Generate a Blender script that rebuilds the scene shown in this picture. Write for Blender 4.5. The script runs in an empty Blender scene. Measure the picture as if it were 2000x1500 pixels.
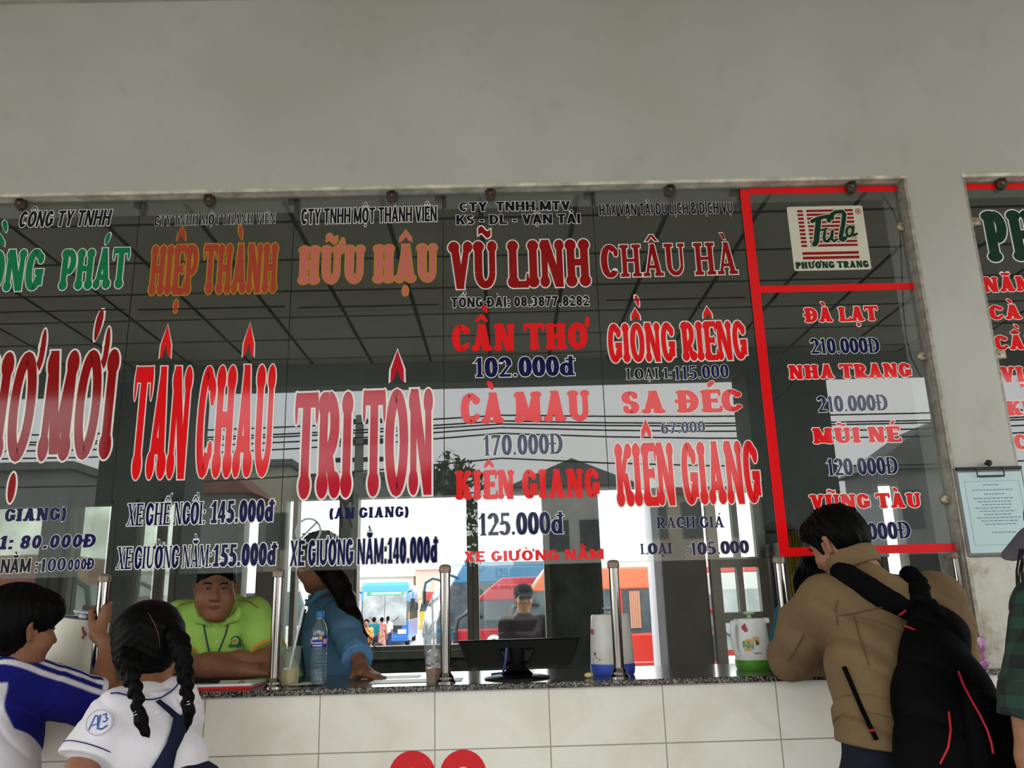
import bpy, math, random
import numpy as np
import unicodedata
from mathutils import Vector, Matrix

SC = bpy.context.scene
COL = SC.collection
V = lambda *a: np.array(a, float)
PI = math.pi

# ------------------------------------------------------------------ camera
FPX = 1618.0
CAM = V(0, -2.95, 1.4)
YAW, PITCH, ROLL = .0146, .262, -.028


def cam_axes():
    cy, sy, cp, sp = math.cos(YAW), math.sin(YAW), math.cos(PITCH), math.sin(PITCH)
    f = V(sy * cp, cy * cp, sp)
    r = V(cy, -sy, 0)
    u = np.cross(r, f)
    c, s = math.cos(ROLL), math.sin(ROLL)
    return c * r + s * u, -s * r + c * u, f


CR, CU, CF = cam_axes()
cd = bpy.data.cameras.new('camera')
cd.sensor_width = 36
cd.lens = FPX / 2000 * 36
cd.clip_start, cd.clip_end = .05, 500
co = bpy.data.objects.new('camera', cd)
COL.objects.link(co)
co.matrix_world = Matrix(((CR[0], CU[0], -CF[0], CAM[0]), (CR[1], CU[1], -CF[1], CAM[1]), (CR[2], CU[2], -CF[2], CAM[2]), (0, 0, 0, 1)))
SC.camera = co


def at(px, py, Y=0.):
    """the point of the vertical plane y = Y seen at photo position px, py"""
    d = CF * FPX + CR * (px - 1000) + CU * (750 - py)
    return CAM + d * ((Y - CAM[1]) / d[1])


def atz(px, py, Z):
    d = CF * FPX + CR * (px - 1000) + CU * (750 - py)
    return CAM + d * ((Z - CAM[2]) / d[2])


# ------------------------------------------------------------------ sky, exposure
SC.view_settings.view_transform = 'Standard'
SC.view_settings.look = 'None'
SC.view_settings.exposure = 0.3
SC.view_settings.gamma = 1.0
SC.view_settings.use_curve_mapping = False
SKY = 3.3
wd = bpy.data.worlds.new('overcast_sky')
SC.world = wd
wd.use_nodes = True
nt = wd.node_tree
nt.nodes.clear()
wo = nt.nodes.new('ShaderNodeOutputWorld')
bg = nt.nodes.new('ShaderNodeBackground')
tc = nt.nodes.new('ShaderNodeTexCoord')
nz = nt.nodes.new('ShaderNodeTexNoise')
nz.inputs['Scale'].default_value = 2.2
nz.inputs['Detail'].default_value = 5
rp = nt.nodes.new('ShaderNodeValToRGB')
rp.color_ramp.elements[0].position = .3
rp.color_ramp.elements[0].color = (.86, .93, .97, 1)
rp.color_ramp.elements[1].position = .7
rp.color_ramp.elements[1].color = (1.0, .98, .93, 1)
nt.links.new(tc.outputs['Generated'], nz.inputs['Vector'])
nt.links.new(nz.outputs['Fac'], rp.inputs['Fac'])
nt.links.new(rp.outputs['Color'], bg.inputs['Color'])
bg.inputs['Strength'].default_value = SKY
nt.links.new(bg.outputs[0], wo.inputs[0])
SC.cycles.max_bounces = 10
SC.cycles.transparent_max_bounces = 24
SC.cycles.diffuse_bounces = 5


# ------------------------------------------------------------------ materials
MATS = {}


def mat(name, col, rough=.6, metal=0., spec=.4, var=0., vscale=8., bump=0., bscale=60., col2=None, stretch=None, attr=False, alpha=1.):
    if name in MATS:
        return MATS[name]
    m = bpy.data.materials.new(name)
    m.use_nodes = True
    t = m.node_tree
    p = t.nodes['Principled BSDF']
    p.inputs['Base Color'].default_value = (*col, 1)
    p.inputs['Roughness'].default_value = rough
    p.inputs['Metallic'].default_value = metal
    p.inputs['Specular IOR Level'].default_value = spec
    if alpha < 1:
        p.inputs['Alpha'].default_value = alpha
    if var or bump or attr:
        c = t.nodes.new('ShaderNodeTexCoord')
        vec = c.outputs['Object']
        if stretch:
            mp = t.nodes.new('ShaderNodeMapping')
            mp.inputs['Scale'].default_value = stretch
            t.links.new(vec, mp.inputs['Vector'])
            vec = mp.outputs['Vector']
    src = None
    if attr:
        a = t.nodes.new('ShaderNodeAttribute')
        a.attribute_name = 'Col'
        src = a.outputs['Color']
        t.links.new(src, p.inputs['Base Color'])
    if var:
        n = t.nodes.new('ShaderNodeTexNoise')
        n.inputs['Scale'].default_value = vscale
        n.inputs['Detail'].default_value = 6
        n.inputs['Roughness'].default_value = .6
        t.links.new(vec, n.inputs['Vector'])
        r = t.nodes.new('ShaderNodeValToRGB')
        r.color_ramp.elements[0].position = .32
        r.color_ramp.elements[1].position = .68
        c2 = col2 or tuple(min(1, x * (1 + var)) for x in col)
        c1 = col if col2 else tuple(x * (1 - var) for x in col)
        if attr:
            c1, c2 = (1 - var,) * 3, (1,) * 3
        r.color_ramp.elements[0].color = (*c1, 1)
        r.color_ramp.elements[1].color = (*c2, 1)
        t.links.new(n.outputs['Fac'], r.inputs['Fac'])
        if attr:
            mx = t.nodes.new('ShaderNodeMix')
            mx.data_type = 'RGBA'
            mx.blend_type = 'MULTIPLY'
            mx.inputs[0].default_value = 1
            t.links.new(src, mx.inputs[6])
            t.links.new(r.outputs['Color'], mx.inputs[7])
            t.links.new(mx.outputs[2], p.inputs['Base Color'])
        else:
            t.links.new(r.outputs['Color'], p.inputs['Base Color'])
    if bump:
        n2 = t.nodes.new('ShaderNodeTexNoise')
        n2.inputs['Scale'].default_value = bscale
        n2.inputs['Detail'].default_value = 4
        t.links.new(vec, n2.inputs['Vector'])
        b = t.nodes.new('ShaderNodeBump')
        b.inputs['Strength'].default_value = bump
        b.inputs['Distance'].default_value = .01
        t.links.new(n2.outputs['Fac'], b.inputs['Height'])
        t.links.new(b.outputs[0], p.inputs['Normal'])
    MATS[name] = m
    return m


def glass_mat(name, ior=1.8, tint=(.93, .96, .94), dirt=0., dcol=(.5, .5, .45), dscale=5.):
    if name in MATS:
        return MATS[name]
    m = bpy.data.materials.new(name)
    m.use_nodes = True
    t = m.node_tree
    t.nodes.clear()
    o = t.nodes.new('ShaderNodeOutputMaterial')
    tr = t.nodes.new('ShaderNodeBsdfTransparent')
    tr.inputs[0].default_value = (*tint, 1)
    gl = t.nodes.new('ShaderNodeBsdfGlossy')
    gl.inputs['Roughness'].default_value = 0
    # reflection of both faces together, on the face the ray enters by
    r0 = 2 * ((ior - 1) / (ior + 1)) ** 2
    lw_ = t.nodes.new('ShaderNodeLayerWeight')
    lw_.inputs['Blend'].default_value = .5
    pw_ = t.nodes.new('ShaderNodeMath'); pw_.operation = 'POWER'; pw_.inputs[1].default_value = 5
    t.links.new(lw_.outputs['Facing'], pw_.inputs[0])
    fr = t.nodes.new('ShaderNodeMapRange')
    fr.inputs[3].default_value = r0; fr.inputs[4].default_value = 1
    t.links.new(pw_.outputs[0], fr.inputs[0])
    ge = t.nodes.new('ShaderNodeNewGeometry')
    inv = t.nodes.new('ShaderNodeMath'); inv.operation = 'SUBTRACT'; inv.inputs[0].default_value = 1
    t.links.new(ge.outputs['Backfacing'], inv.inputs[1])
    ml = t.nodes.new('ShaderNodeMath'); ml.operation = 'MULTIPLY'
    t.links.new(fr.outputs[0], ml.inputs[0]); t.links.new(inv.outputs[0], ml.inputs[1])
    fr = ml
    mx = t.nodes.new('ShaderNodeMixShader')
    base = tr.outputs[0]
    if dirt:
        df = t.nodes.new('ShaderNodeBsdfDiffuse')
        df.inputs[0].default_value = (*dcol, 1)
        n = t.nodes.new('ShaderNodeTexNoise')
        n.inputs['Scale'].default_value = dscale
        n.inputs['Detail'].default_value = 5
        c = t.nodes.new('ShaderNodeTexCoord')
        t.links.new(c.outputs['Object'], n.inputs['Vector'])
        mr = t.nodes.new('ShaderNodeMapRange')
        mr.inputs[1].default_value = .3
        mr.inputs[2].default_value = .7
        mr.inputs[3].default_value = dirt * .5
        mr.inputs[4].default_value = min(1, dirt * 1.3)
        t.links.new(n.outputs['Fac'], mr.inputs[0])
        m2 = t.nodes.new('ShaderNodeMixShader')
        t.links.new(mr.outputs[0], m2.inputs[0])
        t.links.new(tr.outputs[0], m2.inputs[1])
        t.links.new(df.outputs[0], m2.inputs[2])
        base = m2.outputs[0]
    t.links.new(fr.outputs[0], mx.inputs[0])
    t.links.new(base, mx.inputs[1])
    t.links.new(gl.outputs[0], mx.inputs[2])
    t.links.new(mx.outputs[0], o.inputs[0])
    MATS[name] = m
    return m


def node_mat(name, build):
    m = bpy.data.materials.new(name)
    m.use_nodes = True
    build(m.node_tree, m.node_tree.nodes['Principled BSDF'])
    MATS[name] = m
    return m


# ------------------------------------------------------------------ objects
def props(o, label=None, cat=None, group=None, kind=None):
    if label: o['label'] = label
    if cat: o['category'] = cat
    if group: o['group'] = group
    if kind: o['kind'] = kind
    return o


def thing(name, label, cat, loc, group=None, kind='thing'):
    o = bpy.data.objects.new(name, None)
    o.empty_display_size = .1
    COL.objects.link(o)
    o.location = Vector(loc)
    return props(o, label, cat, group, kind)


def adopt(o, parent):
    o.parent = parent
    inv = Matrix.Identity(4)
    p = parent
    while p is not None:
        inv = inv @ Matrix.Translation(-p.location) if p.type == 'EMPTY' else inv
        p = p.parent
    o.matrix_parent_inverse = inv if parent.type == 'EMPTY' else Matrix.Identity(4)


def link(name, me, mats, parent=None, smooth=False, bevel=0, seg=2, angle=40):
    for m in (mats if isinstance(mats, (list, tuple)) else [mats]):
        me.materials.append(m)
    o = bpy.data.objects.new(name, me)
    COL.objects.link(o)
    if smooth:
        me.polygons.foreach_set('use_smooth', [True] * len(me.polygons))
    if bevel:
        b = o.modifiers.new('bevel', 'BEVEL')
        b.width = bevel
        b.segments = seg
        b.limit_method = 'ANGLE'
        b.angle_limit = math.radians(35)
    if parent is not None:
        adopt(o, parent)
    return o


class MB:
    def __init__(s):
        s.v, s.f, s.m = [], [], []

    def add(s, vs, fs, mi=0):
        n = len(s.v)
        s.v += [tuple(map(float, p)) for p in vs]
        s.f += [tuple(i + n for i in f) for f in fs]
        s.m += [mi] * len(fs)
        return s

    def box(s, x0, x1, y0, y1, z0, z1, mi=0):
        vs = [(x, y, z) for x in (x0, x1) for y in (y0, y1) for z in (z0, z1)]
        return s.add(vs, [(0, 1, 3, 2), (4, 6, 7, 5), (0, 4, 5, 1), (2, 3, 7, 6), (0, 2, 6, 4), (1, 5, 7, 3)], mi)

    def obox(s, c, ax, ay, az, mi=0):
        c, ax, ay, az = map(lambda q: np.array(q, float), (c, ax, ay, az))
        vs = [c + i * ax + j * ay + k * az for i in (-1, 1) for j in (-1, 1) for k in (-1, 1)]
        return s.add(vs, [(0, 1, 3, 2), (4, 6, 7, 5), (0, 4, 5, 1), (2, 3, 7, 6), (0, 2, 6, 4), (1, 5, 7, 3)], mi)

    def quad(s, a, b, c, d, mi=0):
        return s.add([a, b, c, d], [(0, 1, 2, 3)], mi)

    def tube(s, pts, r, n=10, mi=0, caps=True, flat=None):
        pts = [np.array(p, float) for p in pts]
        rs = r if isinstance(r, (list, tuple)) else [r] * len(pts)
        vs, fs = [], []
        up = V(0, 0, 1)
        prev = None
        for i, p in enumerate(pts):
            t = pts[min(i + 1, len(pts) - 1)] - pts[max(i - 1, 0)]
            t = t / (np.linalg.norm(t) + 1e-9)
            if prev is None:
                a = np.cross(t, up)
                if np.linalg.norm(a) < 1e-3: a = np.cross(t, V(1, 0, 0))
            else:
                a = prev - t * np.dot(prev, t)
            a = a / np.linalg.norm(a)
            prev = a
            b = np.cross(t, a)
            for k in range(n):
                w = 2 * PI * k / n
                vs.append(p + rs[i] * (a * math.cos(w) + b * math.sin(w) * (flat or 1)))
        for i in range(len(pts) - 1):
            for k in range(n):
                k2 = (k + 1) % n
                fs.append((i * n + k, i * n + k2, (i + 1) * n + k2, (i + 1) * n + k))
        if caps:
            fs.append(tuple(range(n - 1, -1, -1)))
            fs.append(tuple((len(pts) - 1) * n + k for k in range(n)))
        return s.add(vs, fs, mi)

    def lathe(s, prof, c, n=32, mi=0, rot=None):
        vs, fs = [], []
        c = np.array(c, float)
        for r, z in prof:
            for k in range(n):
                w = 2 * PI * k / n
                p = V(max(r, 1e-5) * math.cos(w), max(r, 1e-5) * math.sin(w), z)
                if rot is not None: p = rot @ p
                vs.append(c + p)
        for i in range(len(prof) - 1):
            for k in range(n):
                k2 = (k + 1) % n
                fs.append((i * n + k, i * n + k2, (i + 1) * n + k2, (i + 1) * n + k))
        return s.add(vs, fs, mi)

    def prism(s, poly, fn, t0, t1, mi=0):
        """poly of 2-D points swept from t0 to t1; fn(u, v, t) -> 3-D"""
        n = len(poly)
        vs = [fn(u, v, t0) for u, v in poly] + [fn(u, v, t1) for u, v in poly]
        fs = [tuple(range(n - 1, -1, -1)), tuple(range(n, 2 * n))]
        fs += [(k, (k + 1) % n, n + (k + 1) % n, n + k) for k in range(n)]
        return s.add(vs, fs, mi)

    def ell(s, c, r, n=20, m=12, mi=0, R=None):
        vs, fs = [], []
        c = np.array(c, float)
        for i in range(m + 1):
            a = PI * i / m
            for k in range(n):
                w = 2 * PI * k / n
                p = V(r[0] * math.sin(a) * math.cos(w), r[1] * math.sin(a) * math.sin(w), r[2] * math.cos(a))
                if R is not None: p = R @ p
                vs.append(c + p)
        for i in range(m):
            for k in range(n):
                k2 = (k + 1) % n
                fs.append((i * n + k, (i + 1) * n + k, (i + 1) * n + k2, i * n + k2))
        return s.add(vs, fs, mi)

    def build(s, name, mats, parent=None, smooth=False, bevel=0, seg=2):
        me = bpy.data.meshes.new(name)
        me.from_pydata(s.v, [], s.f)
        me.polygons.foreach_set('material_index', s.m)
        me.update()
        import bmesh
        bm = bmesh.new()
        bm.from_mesh(me)
        bmesh.ops.recalc_face_normals(bm, faces=bm.faces)
        bm.to_mesh(me)
        bm.free()
        o = link(name, me, mats, parent, smooth, bevel, seg)
        if smooth:
            try:
                me.set_sharp_from_angle(angle=math.radians(40))
            except Exception:
                pass
        return o


def copy_tree(o, parent=None):
    c = o.copy()
    COL.objects.link(c)
    if parent is not None:
        c.parent = parent
        c.matrix_parent_inverse = o.matrix_parent_inverse.copy()
    for ch in o.children:
        copy_tree(ch, c)
    return c


def struct(o, label=None):
    o['kind'] = 'structure'
    if label: o['label'] = label
    return o
# ------------------------------------------------------------------ soft bodies: blended distance fields turned into one surface
def nrm(v):
    v = np.array(v, float)
    return v / (np.linalg.norm(v) + 1e-12)


def frame(f, u):
    """columns right, forward, up"""
    f = nrm(f)
    r = nrm(np.cross(f, u))
    return np.stack([r, f, np.cross(r, f)], 1)


class Body:
    def __init__(s, h=.006):
        s.h, s.p = h, []

    def _put(s, fn, lo, hi, k, op):
        s.p.append((fn, np.array(lo, float), np.array(hi, float), k, op))
        return s

    def cap(s, a, b, ra, rb=None, k=.02, op='u'):
        rb = ra if rb is None else rb
        a, b = np.array(a, float), np.array(b, float)
        d = b - a
        L2 = d @ d + 1e-12

        def fn(X, Y, Z):
            t = np.clip(((X - a[0]) * d[0] + (Y - a[1]) * d[1] + (Z - a[2]) * d[2]) / L2, 0, 1)
            return np.sqrt((X - a[0] - t * d[0]) ** 2 + (Y - a[1] - t * d[1]) ** 2 + (Z - a[2] - t * d[2]) ** 2) - (ra + (rb - ra) * t)
        R = max(ra, rb)
        return s._put(fn, np.minimum(a, b) - R, np.maximum(a, b) + R, k, op)

    def chain(s, pts, rs, k=.02, op='u'):
        for i in range(len(pts) - 1):
            s.cap(pts[i], pts[i + 1], rs[i], rs[i + 1], k, op)
        return s

    def cone(s, a, b, ra, rb, k=.01, op='u', fw=None, flat=1.):
        """flat-ended tapered tube; oval when fw and flat are given"""
        a, b = np.array(a, float), np.array(b, float)
        d = b - a
        L = np.linalg.norm(d)
        d = d / L
        if fw is not None:
            fw = nrm(np.array(fw, float) - d * np.dot(fw, d))

        def fn(X, Y, Z):
            x, y, z = X - a[0], Y - a[1], Z - a[2]
            t = x * d[0] + y * d[1] + z * d[2]
            px, py, pz = x - t * d[0], y - t * d[1], z - t * d[2]
            if fw is not None:
                q = px * fw[0] + py * fw[1] + pz * fw[2]
                rr = np.sqrt(np.maximum(px * px + py * py + pz * pz - q * q, 0) + (q / flat) ** 2)
            else:
                rr = np.sqrt(px * px + py * py + pz * pz)
            e = (rr - (ra + (rb - ra) * np.clip(t / L, 0, 1))) * (min(flat, 1))
            return np.maximum(e, np.maximum(-t, t - L))
        R = max(ra, rb)
        return s._put(fn, np.minimum(a, b) - R, np.maximum(a, b) + R, k, op)

    def econe(s, a, b, ra, rb, fw, flat, k=.03, op='u'):
        """oval capsule: flattened by flat along fw"""
        a, b = np.array(a, float), np.array(b, float)
        d = b - a
        L2 = d @ d + 1e-12
        fw = nrm(np.array(fw, float) - d * np.dot(fw, d) / L2)

        def fn(X, Y, Z):
            x, y, z = X - a[0], Y - a[1], Z - a[2]
            t = np.clip((x * d[0] + y * d[1] + z * d[2]) / L2, 0, 1)
            x, y, z = x - t * d[0], y - t * d[1], z - t * d[2]
            q = x * fw[0] + y * fw[1] + z * fw[2]
            rr = np.sqrt(np.maximum(x * x + y * y + z * z - q * q, 0) + (q / flat) ** 2)
            return (rr - (ra + (rb - ra) * t)) * min(1, (1 + flat) / 2)
        R = max(ra, rb)
        return s._put(fn, np.minimum(a, b) - R, np.maximum(a, b) + R, k, op)

    def ell(s, c, r, R=None, k=.02, op='u'):
        c, r = np.array(c, float), np.array(r, float)
        R = np.eye(3) if R is None else R

        def fn(X, Y, Z):
            x, y, z = X - c[0], Y - c[1], Z - c[2]
            q = [x * R[0, i] + y * R[1, i] + z * R[2, i] for i in range(3)]
            k0 = np.sqrt(sum((q[i] / r[i]) ** 2 for i in range(3))) + 1e-9
            k1 = np.sqrt(sum((q[i] / r[i] ** 2) ** 2 for i in range(3))) + 1e-9
            return k0 * (k0 - 1) / k1
        e = np.sqrt(((R * r) ** 2).sum(1))
        return s._put(fn, c - e, c + e, k, op)

    def rbox(s, c, r, R=None, rad=.02, k=.02, op='u'):
        c, r = np.array(c, float), np.array(r, float)
        R = np.eye(3) if R is None else R

        def fn(X, Y, Z):
            x, y, z = X - c[0], Y - c[1], Z - c[2]
            q = [np.abs(x * R[0, i] + y * R[1, i] + z * R[2, i]) - (r[i] - rad) for i in range(3)]
            o = np.sqrt(sum(np.maximum(w, 0) ** 2 for w in q))
            return o + np.minimum(np.maximum(np.maximum(q[0], q[1]), q[2]), 0) - rad
        e = np.abs(R * r).sum(1)
        return s._put(fn, c - e, c + e, k, op)

    def cut(s, p, n, k=.004):
        """takes away everything on the side of the plane that n points to"""
        p, n = np.array(p, float), nrm(n)
        s.p.append((lambda X, Y, Z: -((X - p[0]) * n[0] + (Y - p[1]) * n[1] + (Z - p[2]) * n[2]), None, None, k, 's'))
        return s

    def warp(s, fn):
        s.p.append((fn, None, None, 0, 'w'))
        return s

    def grid(s):
        h = s.h
        lo = np.min([q[1] for q in s.p if q[1] is not None and q[4] == 'u'], 0) - 4 * h - .01
        hi = np.max([q[2] for q in s.p if q[2] is not None and q[4] == 'u'], 0) + 4 * h + .01
        n = np.ceil((hi - lo) / h).astype(int) + 1
        D = np.full(n, 1., np.float32)
        ax = [lo[i] + h * np.arange(n[i]) for i in range(3)]
        for fn, a, b, k, op in s.p:
            if a is None:
                i0, i1 = np.zeros(3, int), n
            else:
                m = k + 3 * h
                i0 = np.clip(np.floor((a - m - lo) / h).astype(int), 0, n)
                i1 = np.clip(np.ceil((b + m - lo) / h).astype(int) + 1, 0, n)
            if (i1 <= i0).any(): continue
            sl = tuple(slice(i0[i], i1[i]) for i in range(3))
            X, Y, Z = ax[0][sl[0]][:, None, None], ax[1][sl[1]][None, :, None], ax[2][sl[2]][None, None, :]
            if op == 'w':
                band = np.argwhere(np.abs(D) < .03)
                if len(band):
                    P = lo + band * h
                    D[tuple(band.T)] += fn(P[:, 0], P[:, 1], P[:, 2])
                continue
            d = fn(X, Y, Z)
            E = D[sl]
            if op == 'u':
                w = np.maximum(k - np.abs(E - d), 0) / max(k, 1e-6)
                D[sl] = np.minimum(E, d) - w * w * k * .25
            else:
                d = -d
                w = np.maximum(k - np.abs(E - d), 0) / max(k, 1e-6)
                D[sl] = np.maximum(E, d) + w * w * k * .25
        return D, lo

    def mesh(s):
        D, lo = s.grid()
        sg = D < 0
        n = np.array(D.shape)
        st = np.array([n[1] * n[2], n[2], 1])
        ids, pts, quads = [], [], []
        off = 0
        for a in range(3):
            s0 = [slice(None)] * 3; s1 = [slice(None)] * 3
            s0[a] = slice(0, -1); s1[a] = slice(1, None)
            A, B = sg[tuple(s0)], sg[tuple(s1)]
            e = np.argwhere(A != B)
            b, c = (a + 1) % 3, (a + 2) % 3
            e = e[(e[:, b] > 0) & (e[:, c] > 0) & (e[:, b] < n[b] - 1) & (e[:, c] < n[c] - 1)]
            if not len(e): continue
            e2 = e.copy(); e2[:, a] += 1
            da, db = D[tuple(e.T)], D[tuple(e2.T)]
            p = e.astype(float)
            p[:, a] += da / (da - db)
            base = e @ st
            q = np.stack([base, base - st[b], base - st[b] - st[c], base - st[c]], 1)
            flip = sg[tuple(e.T)]
            q[~flip] = q[~flip][:, ::-1]
            quads.append(q)
            ids.append(q.ravel())
            pts.append(np.repeat(p, 4, 0))
        ids = np.concatenate(ids); pts = np.concatenate(pts); quads = np.concatenate(quads)
        u, inv = np.unique(ids, return_inverse=True)
        cnt = np.bincount(inv)
        vs = np.stack([np.bincount(inv, pts[:, i]) / cnt for i in range(3)], 1) * s.h + lo
        return vs, inv.reshape(-1, 4)

    def build(s, name, m, parent=None, color=None, cull=None):
        vs, q = s.mesh()
        me = bpy.data.meshes.new(name)
        me.vertices.add(len(vs))
        me.vertices.foreach_set('co', vs.astype(np.float32).ravel())
        me.loops.add(q.size)
        me.loops.foreach_set('vertex_index', q.astype(np.int32).ravel())
        me.polygons.add(len(q))
        me.polygons.foreach_set('loop_start', np.arange(0, q.size, 4, dtype=np.int32))
        me.update(calc_edges=True)
        me.validate()
        if color is not None:
            c = color(vs)
            at_ = me.color_attributes.new('Col', 'FLOAT_COLOR', 'POINT')
            at_.data.foreach_set('color', np.concatenate([c, np.ones((len(c), 1))], 1).astype(np.float32).ravel())
        return link(name, me, m, parent, smooth=True)


def folds(amp, fx, fy, fz, ph=0.):
    """soft creases of cloth"""
    def fn(x, y, z):
        w = np.sin(fx * x + fy * y + fz * z + ph + 1.7 * np.sin(.43 * fz * x + .31 * fx * z + ph) + 1.1 * np.sin(.5 * fy * z - .4 * fz * y))
        w2 = np.sin(.6 * fy * x - .8 * fx * y + .7 * fz * z + 2.1 * ph + 1.3 * np.sin(.37 * fx * y + .5 * fz * x))
        g = (1 - np.abs(np.sin(.5 * fx * x + .8 * fz * z + .5 * fy * y + 2.3 * np.sin(.21 * fz * x + .17 * fx * z + ph) + ph))) ** 4
        return amp * (.8 * w + .5 * w2 + 1.5 * g)
    return fn


def strands(c, up, amp, f=90):
    """hair: fine ridges running away from the crown"""
    up = nrm(up)
    a = nrm(np.cross(up, V(.3, .9, .1)))
    b = np.cross(up, a)

    def fn(x, y, z):
        p = np.stack([x - c[0], y - c[1], z - c[2]], 1)
        th = np.arctan2(p @ b, p @ a)
        hgt = p @ up
        return amp * (np.sin(f * th + 9 * np.sin(20 * hgt) + 3 * np.sin(7 * th)) * .6 + .6 * np.sin(.37 * f * th + 25 * hgt + 1))
    return fn


def hand(B, w, f, pn, side, curl=(15, 20, 15), s=1., spread=.06, thumb=(.75, .55, .25), tcurl=20, k=.008):
    """palm, four unequal fingers and a thumb; f finger direction, pn the way the palm faces, side +1/-1 puts the thumb"""
    f = nrm(f)
    pn = nrm(np.array(pn, float) - f * np.dot(pn, f))
    ac = np.cross(f, pn) * side
    w = np.array(w, float)
    offs = [(.029, .083, 1.0), (.010, .088, 1.1), (-.010, .085, 1.03), (-.028, .076, .82)]
    B.cap(w - f * .012 * s, w + f * .03 * s, .024 * s, .027 * s, .012)
    for i, (o, l, fl) in enumerate(offs):
        kn = w + (f * l + ac * o) * s
        B.cap(w + (f * .01 + ac * o * .55) * s, kn, .0145 * s, .0115 * s, .014)
        ang = 0
        p, sp = kn, f + ac * o * spread / .03 * .5
        for j, (ln, c) in enumerate(zip((.043, .026, .021), curl)):
            ang += math.radians(c * (1 + .07 * i))
            d = nrm(nrm(sp) * math.cos(ang) + pn * math.sin(ang))
            q = p + d * ln * fl * s
            B.cap(p, q, (.0098, .0088, .0078)[j] * s, (.0088, .0078, .0066)[j] * s, .004)
            p = q
    tb = w + (ac * .022 + f * .02 + pn * .004) * s
    td = nrm(ac * thumb[0] + f * thumb[1] + pn * thumb[2])
    t1 = tb + td * .042 * s
    B.cap(tb, t1, .0155 * s, .0115 * s, .012)
    t2 = t1 + nrm(td * math.cos(math.radians(tcurl)) + (pn * .6 + f * .5 - ac * .3) * math.sin(math.radians(tcurl))) * .03 * s
    B.cap(t1, t2, .0112 * s, .0085 * s, .005)


def head(B, c, R, s=1., face=True, female=False):
    """skull, jaw, nose, lips, ears; R columns right, forward, up"""
    P = lambda x, y, z: np.array(c) + R @ (V(x, y, z) * s)
    e = lambda p, r, k=.02, op='u': B.ell(P(*p), V(*r) * s, R, k * s, op)
    e((0, -.018, .04), (.073, .094, .078), .03)
    e((0, .022, -.02), (.066, .068, .088), .03)
    e((0, .03, -.075), (.053, .05, .042), .03)
    e((0, .062, -.102), (.026, .022, .018), .025)
    for q in (-1, 1):
        e((q * .041, .058, -.032), (.027, .026, .027), .025)
        B.cap(P(q * .006, .083, .028), P(q * .042, .07, .027), .0085 * s, .007 * s, .014 * s)
        e((q * .031, .094, .006), (.019, .016, .0125), .012, 's')
        B.cap(P(q * .0765, -.004, -.03), P(q * .083, -.014, .012), .008 * s, .0125 * s, .008 * s)
        e((q * .086, -.006, .004), (.006, .007, .013), .004, 's')
    B.chain([P(0, .081, .018), P(0, .095, -.012), P(0, .104, -.028)], [.0078 * s, .0088 * s, .0125 * s], .01 * s)
    for q in (-1, 1):
        e((q * .0125, .0925, -.031), (.0085, .0095, .0075), .006)
    if face:
        B.cap(P(-.017, .0815, -.0605), P(.017, .0815, -.0605), .0052 * s, .0052 * s, .006 * s)
        e((0, .086, -.059), (.012, .006, .0052), .006)
        e((0, .0845, -.0685), (.017, .0065, .0062), .006)
        B.cap(P(-.024, .0895, -.0642), P(.024, .0895, -.0642), .0016 * s, .0016 * s, .003 * s, 's')
        for q in (-1, 1):
            # lids around the eye
            B.ell(P(q * .031, .0735, .006), V(.0145, .0135, .0125) * s, R, .004 * s)
            B.ell(P(q * .031, .0905, .0052), V(.0138, .0095, .0050) * s, R, .002 * s, 's')
    return P


def surf(*objs):
    """the visible surface of the given meshes: photo position -> point on it, lifted a little"""
    A = np.concatenate([np.array([v.co[:] for v in o.data.vertices]) for o in objs])

    def onto(px, py, lift=.0015, rad=.012):
        d = nrm(CF * FPX + CR * (px - 1000) + CU * (750 - py))
        r_ = A - CAM
        tt = r_ @ d
        off = np.linalg.norm(r_ - tt[:, None] * d, axis=1)
        k = off < rad
        if not k.any():
            k = off < off.min() + .004
        return CAM + d * (tt[k].min() - lift)
    return onto


def eyes(parent, c, R, s, look=None, brow=None):
    P = lambda x, y, z: np.array(c) + R @ (V(x, y, z) * s)
    for q in (-1, 1):
        b = MB()
        b.ell(P(q * .031, .0735, .0055), V(.0118, .0118, .0118) * s, 18, 12, 0, R)
        o = P(q * .031, .0735, .0055)
        d = nrm(look - o) if look is not None else R[:, 1]
        b.ell(o + d * .0079 * s, V(.0058, .0058, .0058) * s, 14, 8, 1, R)
        b.build('eye', [mat('eye_white', (.45, .42, .39), .25), mat('iris_dark', (.008, .005, .004), .15, spec=.3)], parent, True)
        if brow:
            b = MB()
            b.tube([P(q * .031 + g * .0145, .0725 + .0142 * math.sqrt(max(.05, 1 - g * g * .92)), .0052 + .0052 * (1 - g * g)) for g in np.linspace(-1, 1, 9)], .0013 * s, 6)
            b.build('lash_line', mat('lash_dark', (.01, .007, .006), .6), parent, True)
            b = MB()
            b.tube([P(q * .014, .0905, .0245), P(q * .028, .0925, .030), P(q * .043, .083, .0285), P(q * .052, .072, .0235)], [.0042 * s, .0052 * s, .0042 * s, .002 * s], 8, flat=.5)
            b.build('eyebrow', brow, parent, True)


SKIN = mat('skin', (.31, .14, .075), .55, spec=.35, var=.12, vscale=35, bump=.05, bscale=300)
SKIN_BROWN = mat('skin_brown', (.24, .10, .052), .55, spec=.35, var=.12, vscale=35, bump=.05, bscale=300)
HAIR = mat('black_hair', (.0022, .002, .002), .5, spec=.06, bump=.25, bscale=120, stretch=(1, 1, .15))
HAIR_BROWN = mat('dark_brown_hair', (.007, .004, .003), .48, spec=.09, bump=.25, bscale=120, stretch=(1, 1, .15))


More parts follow.
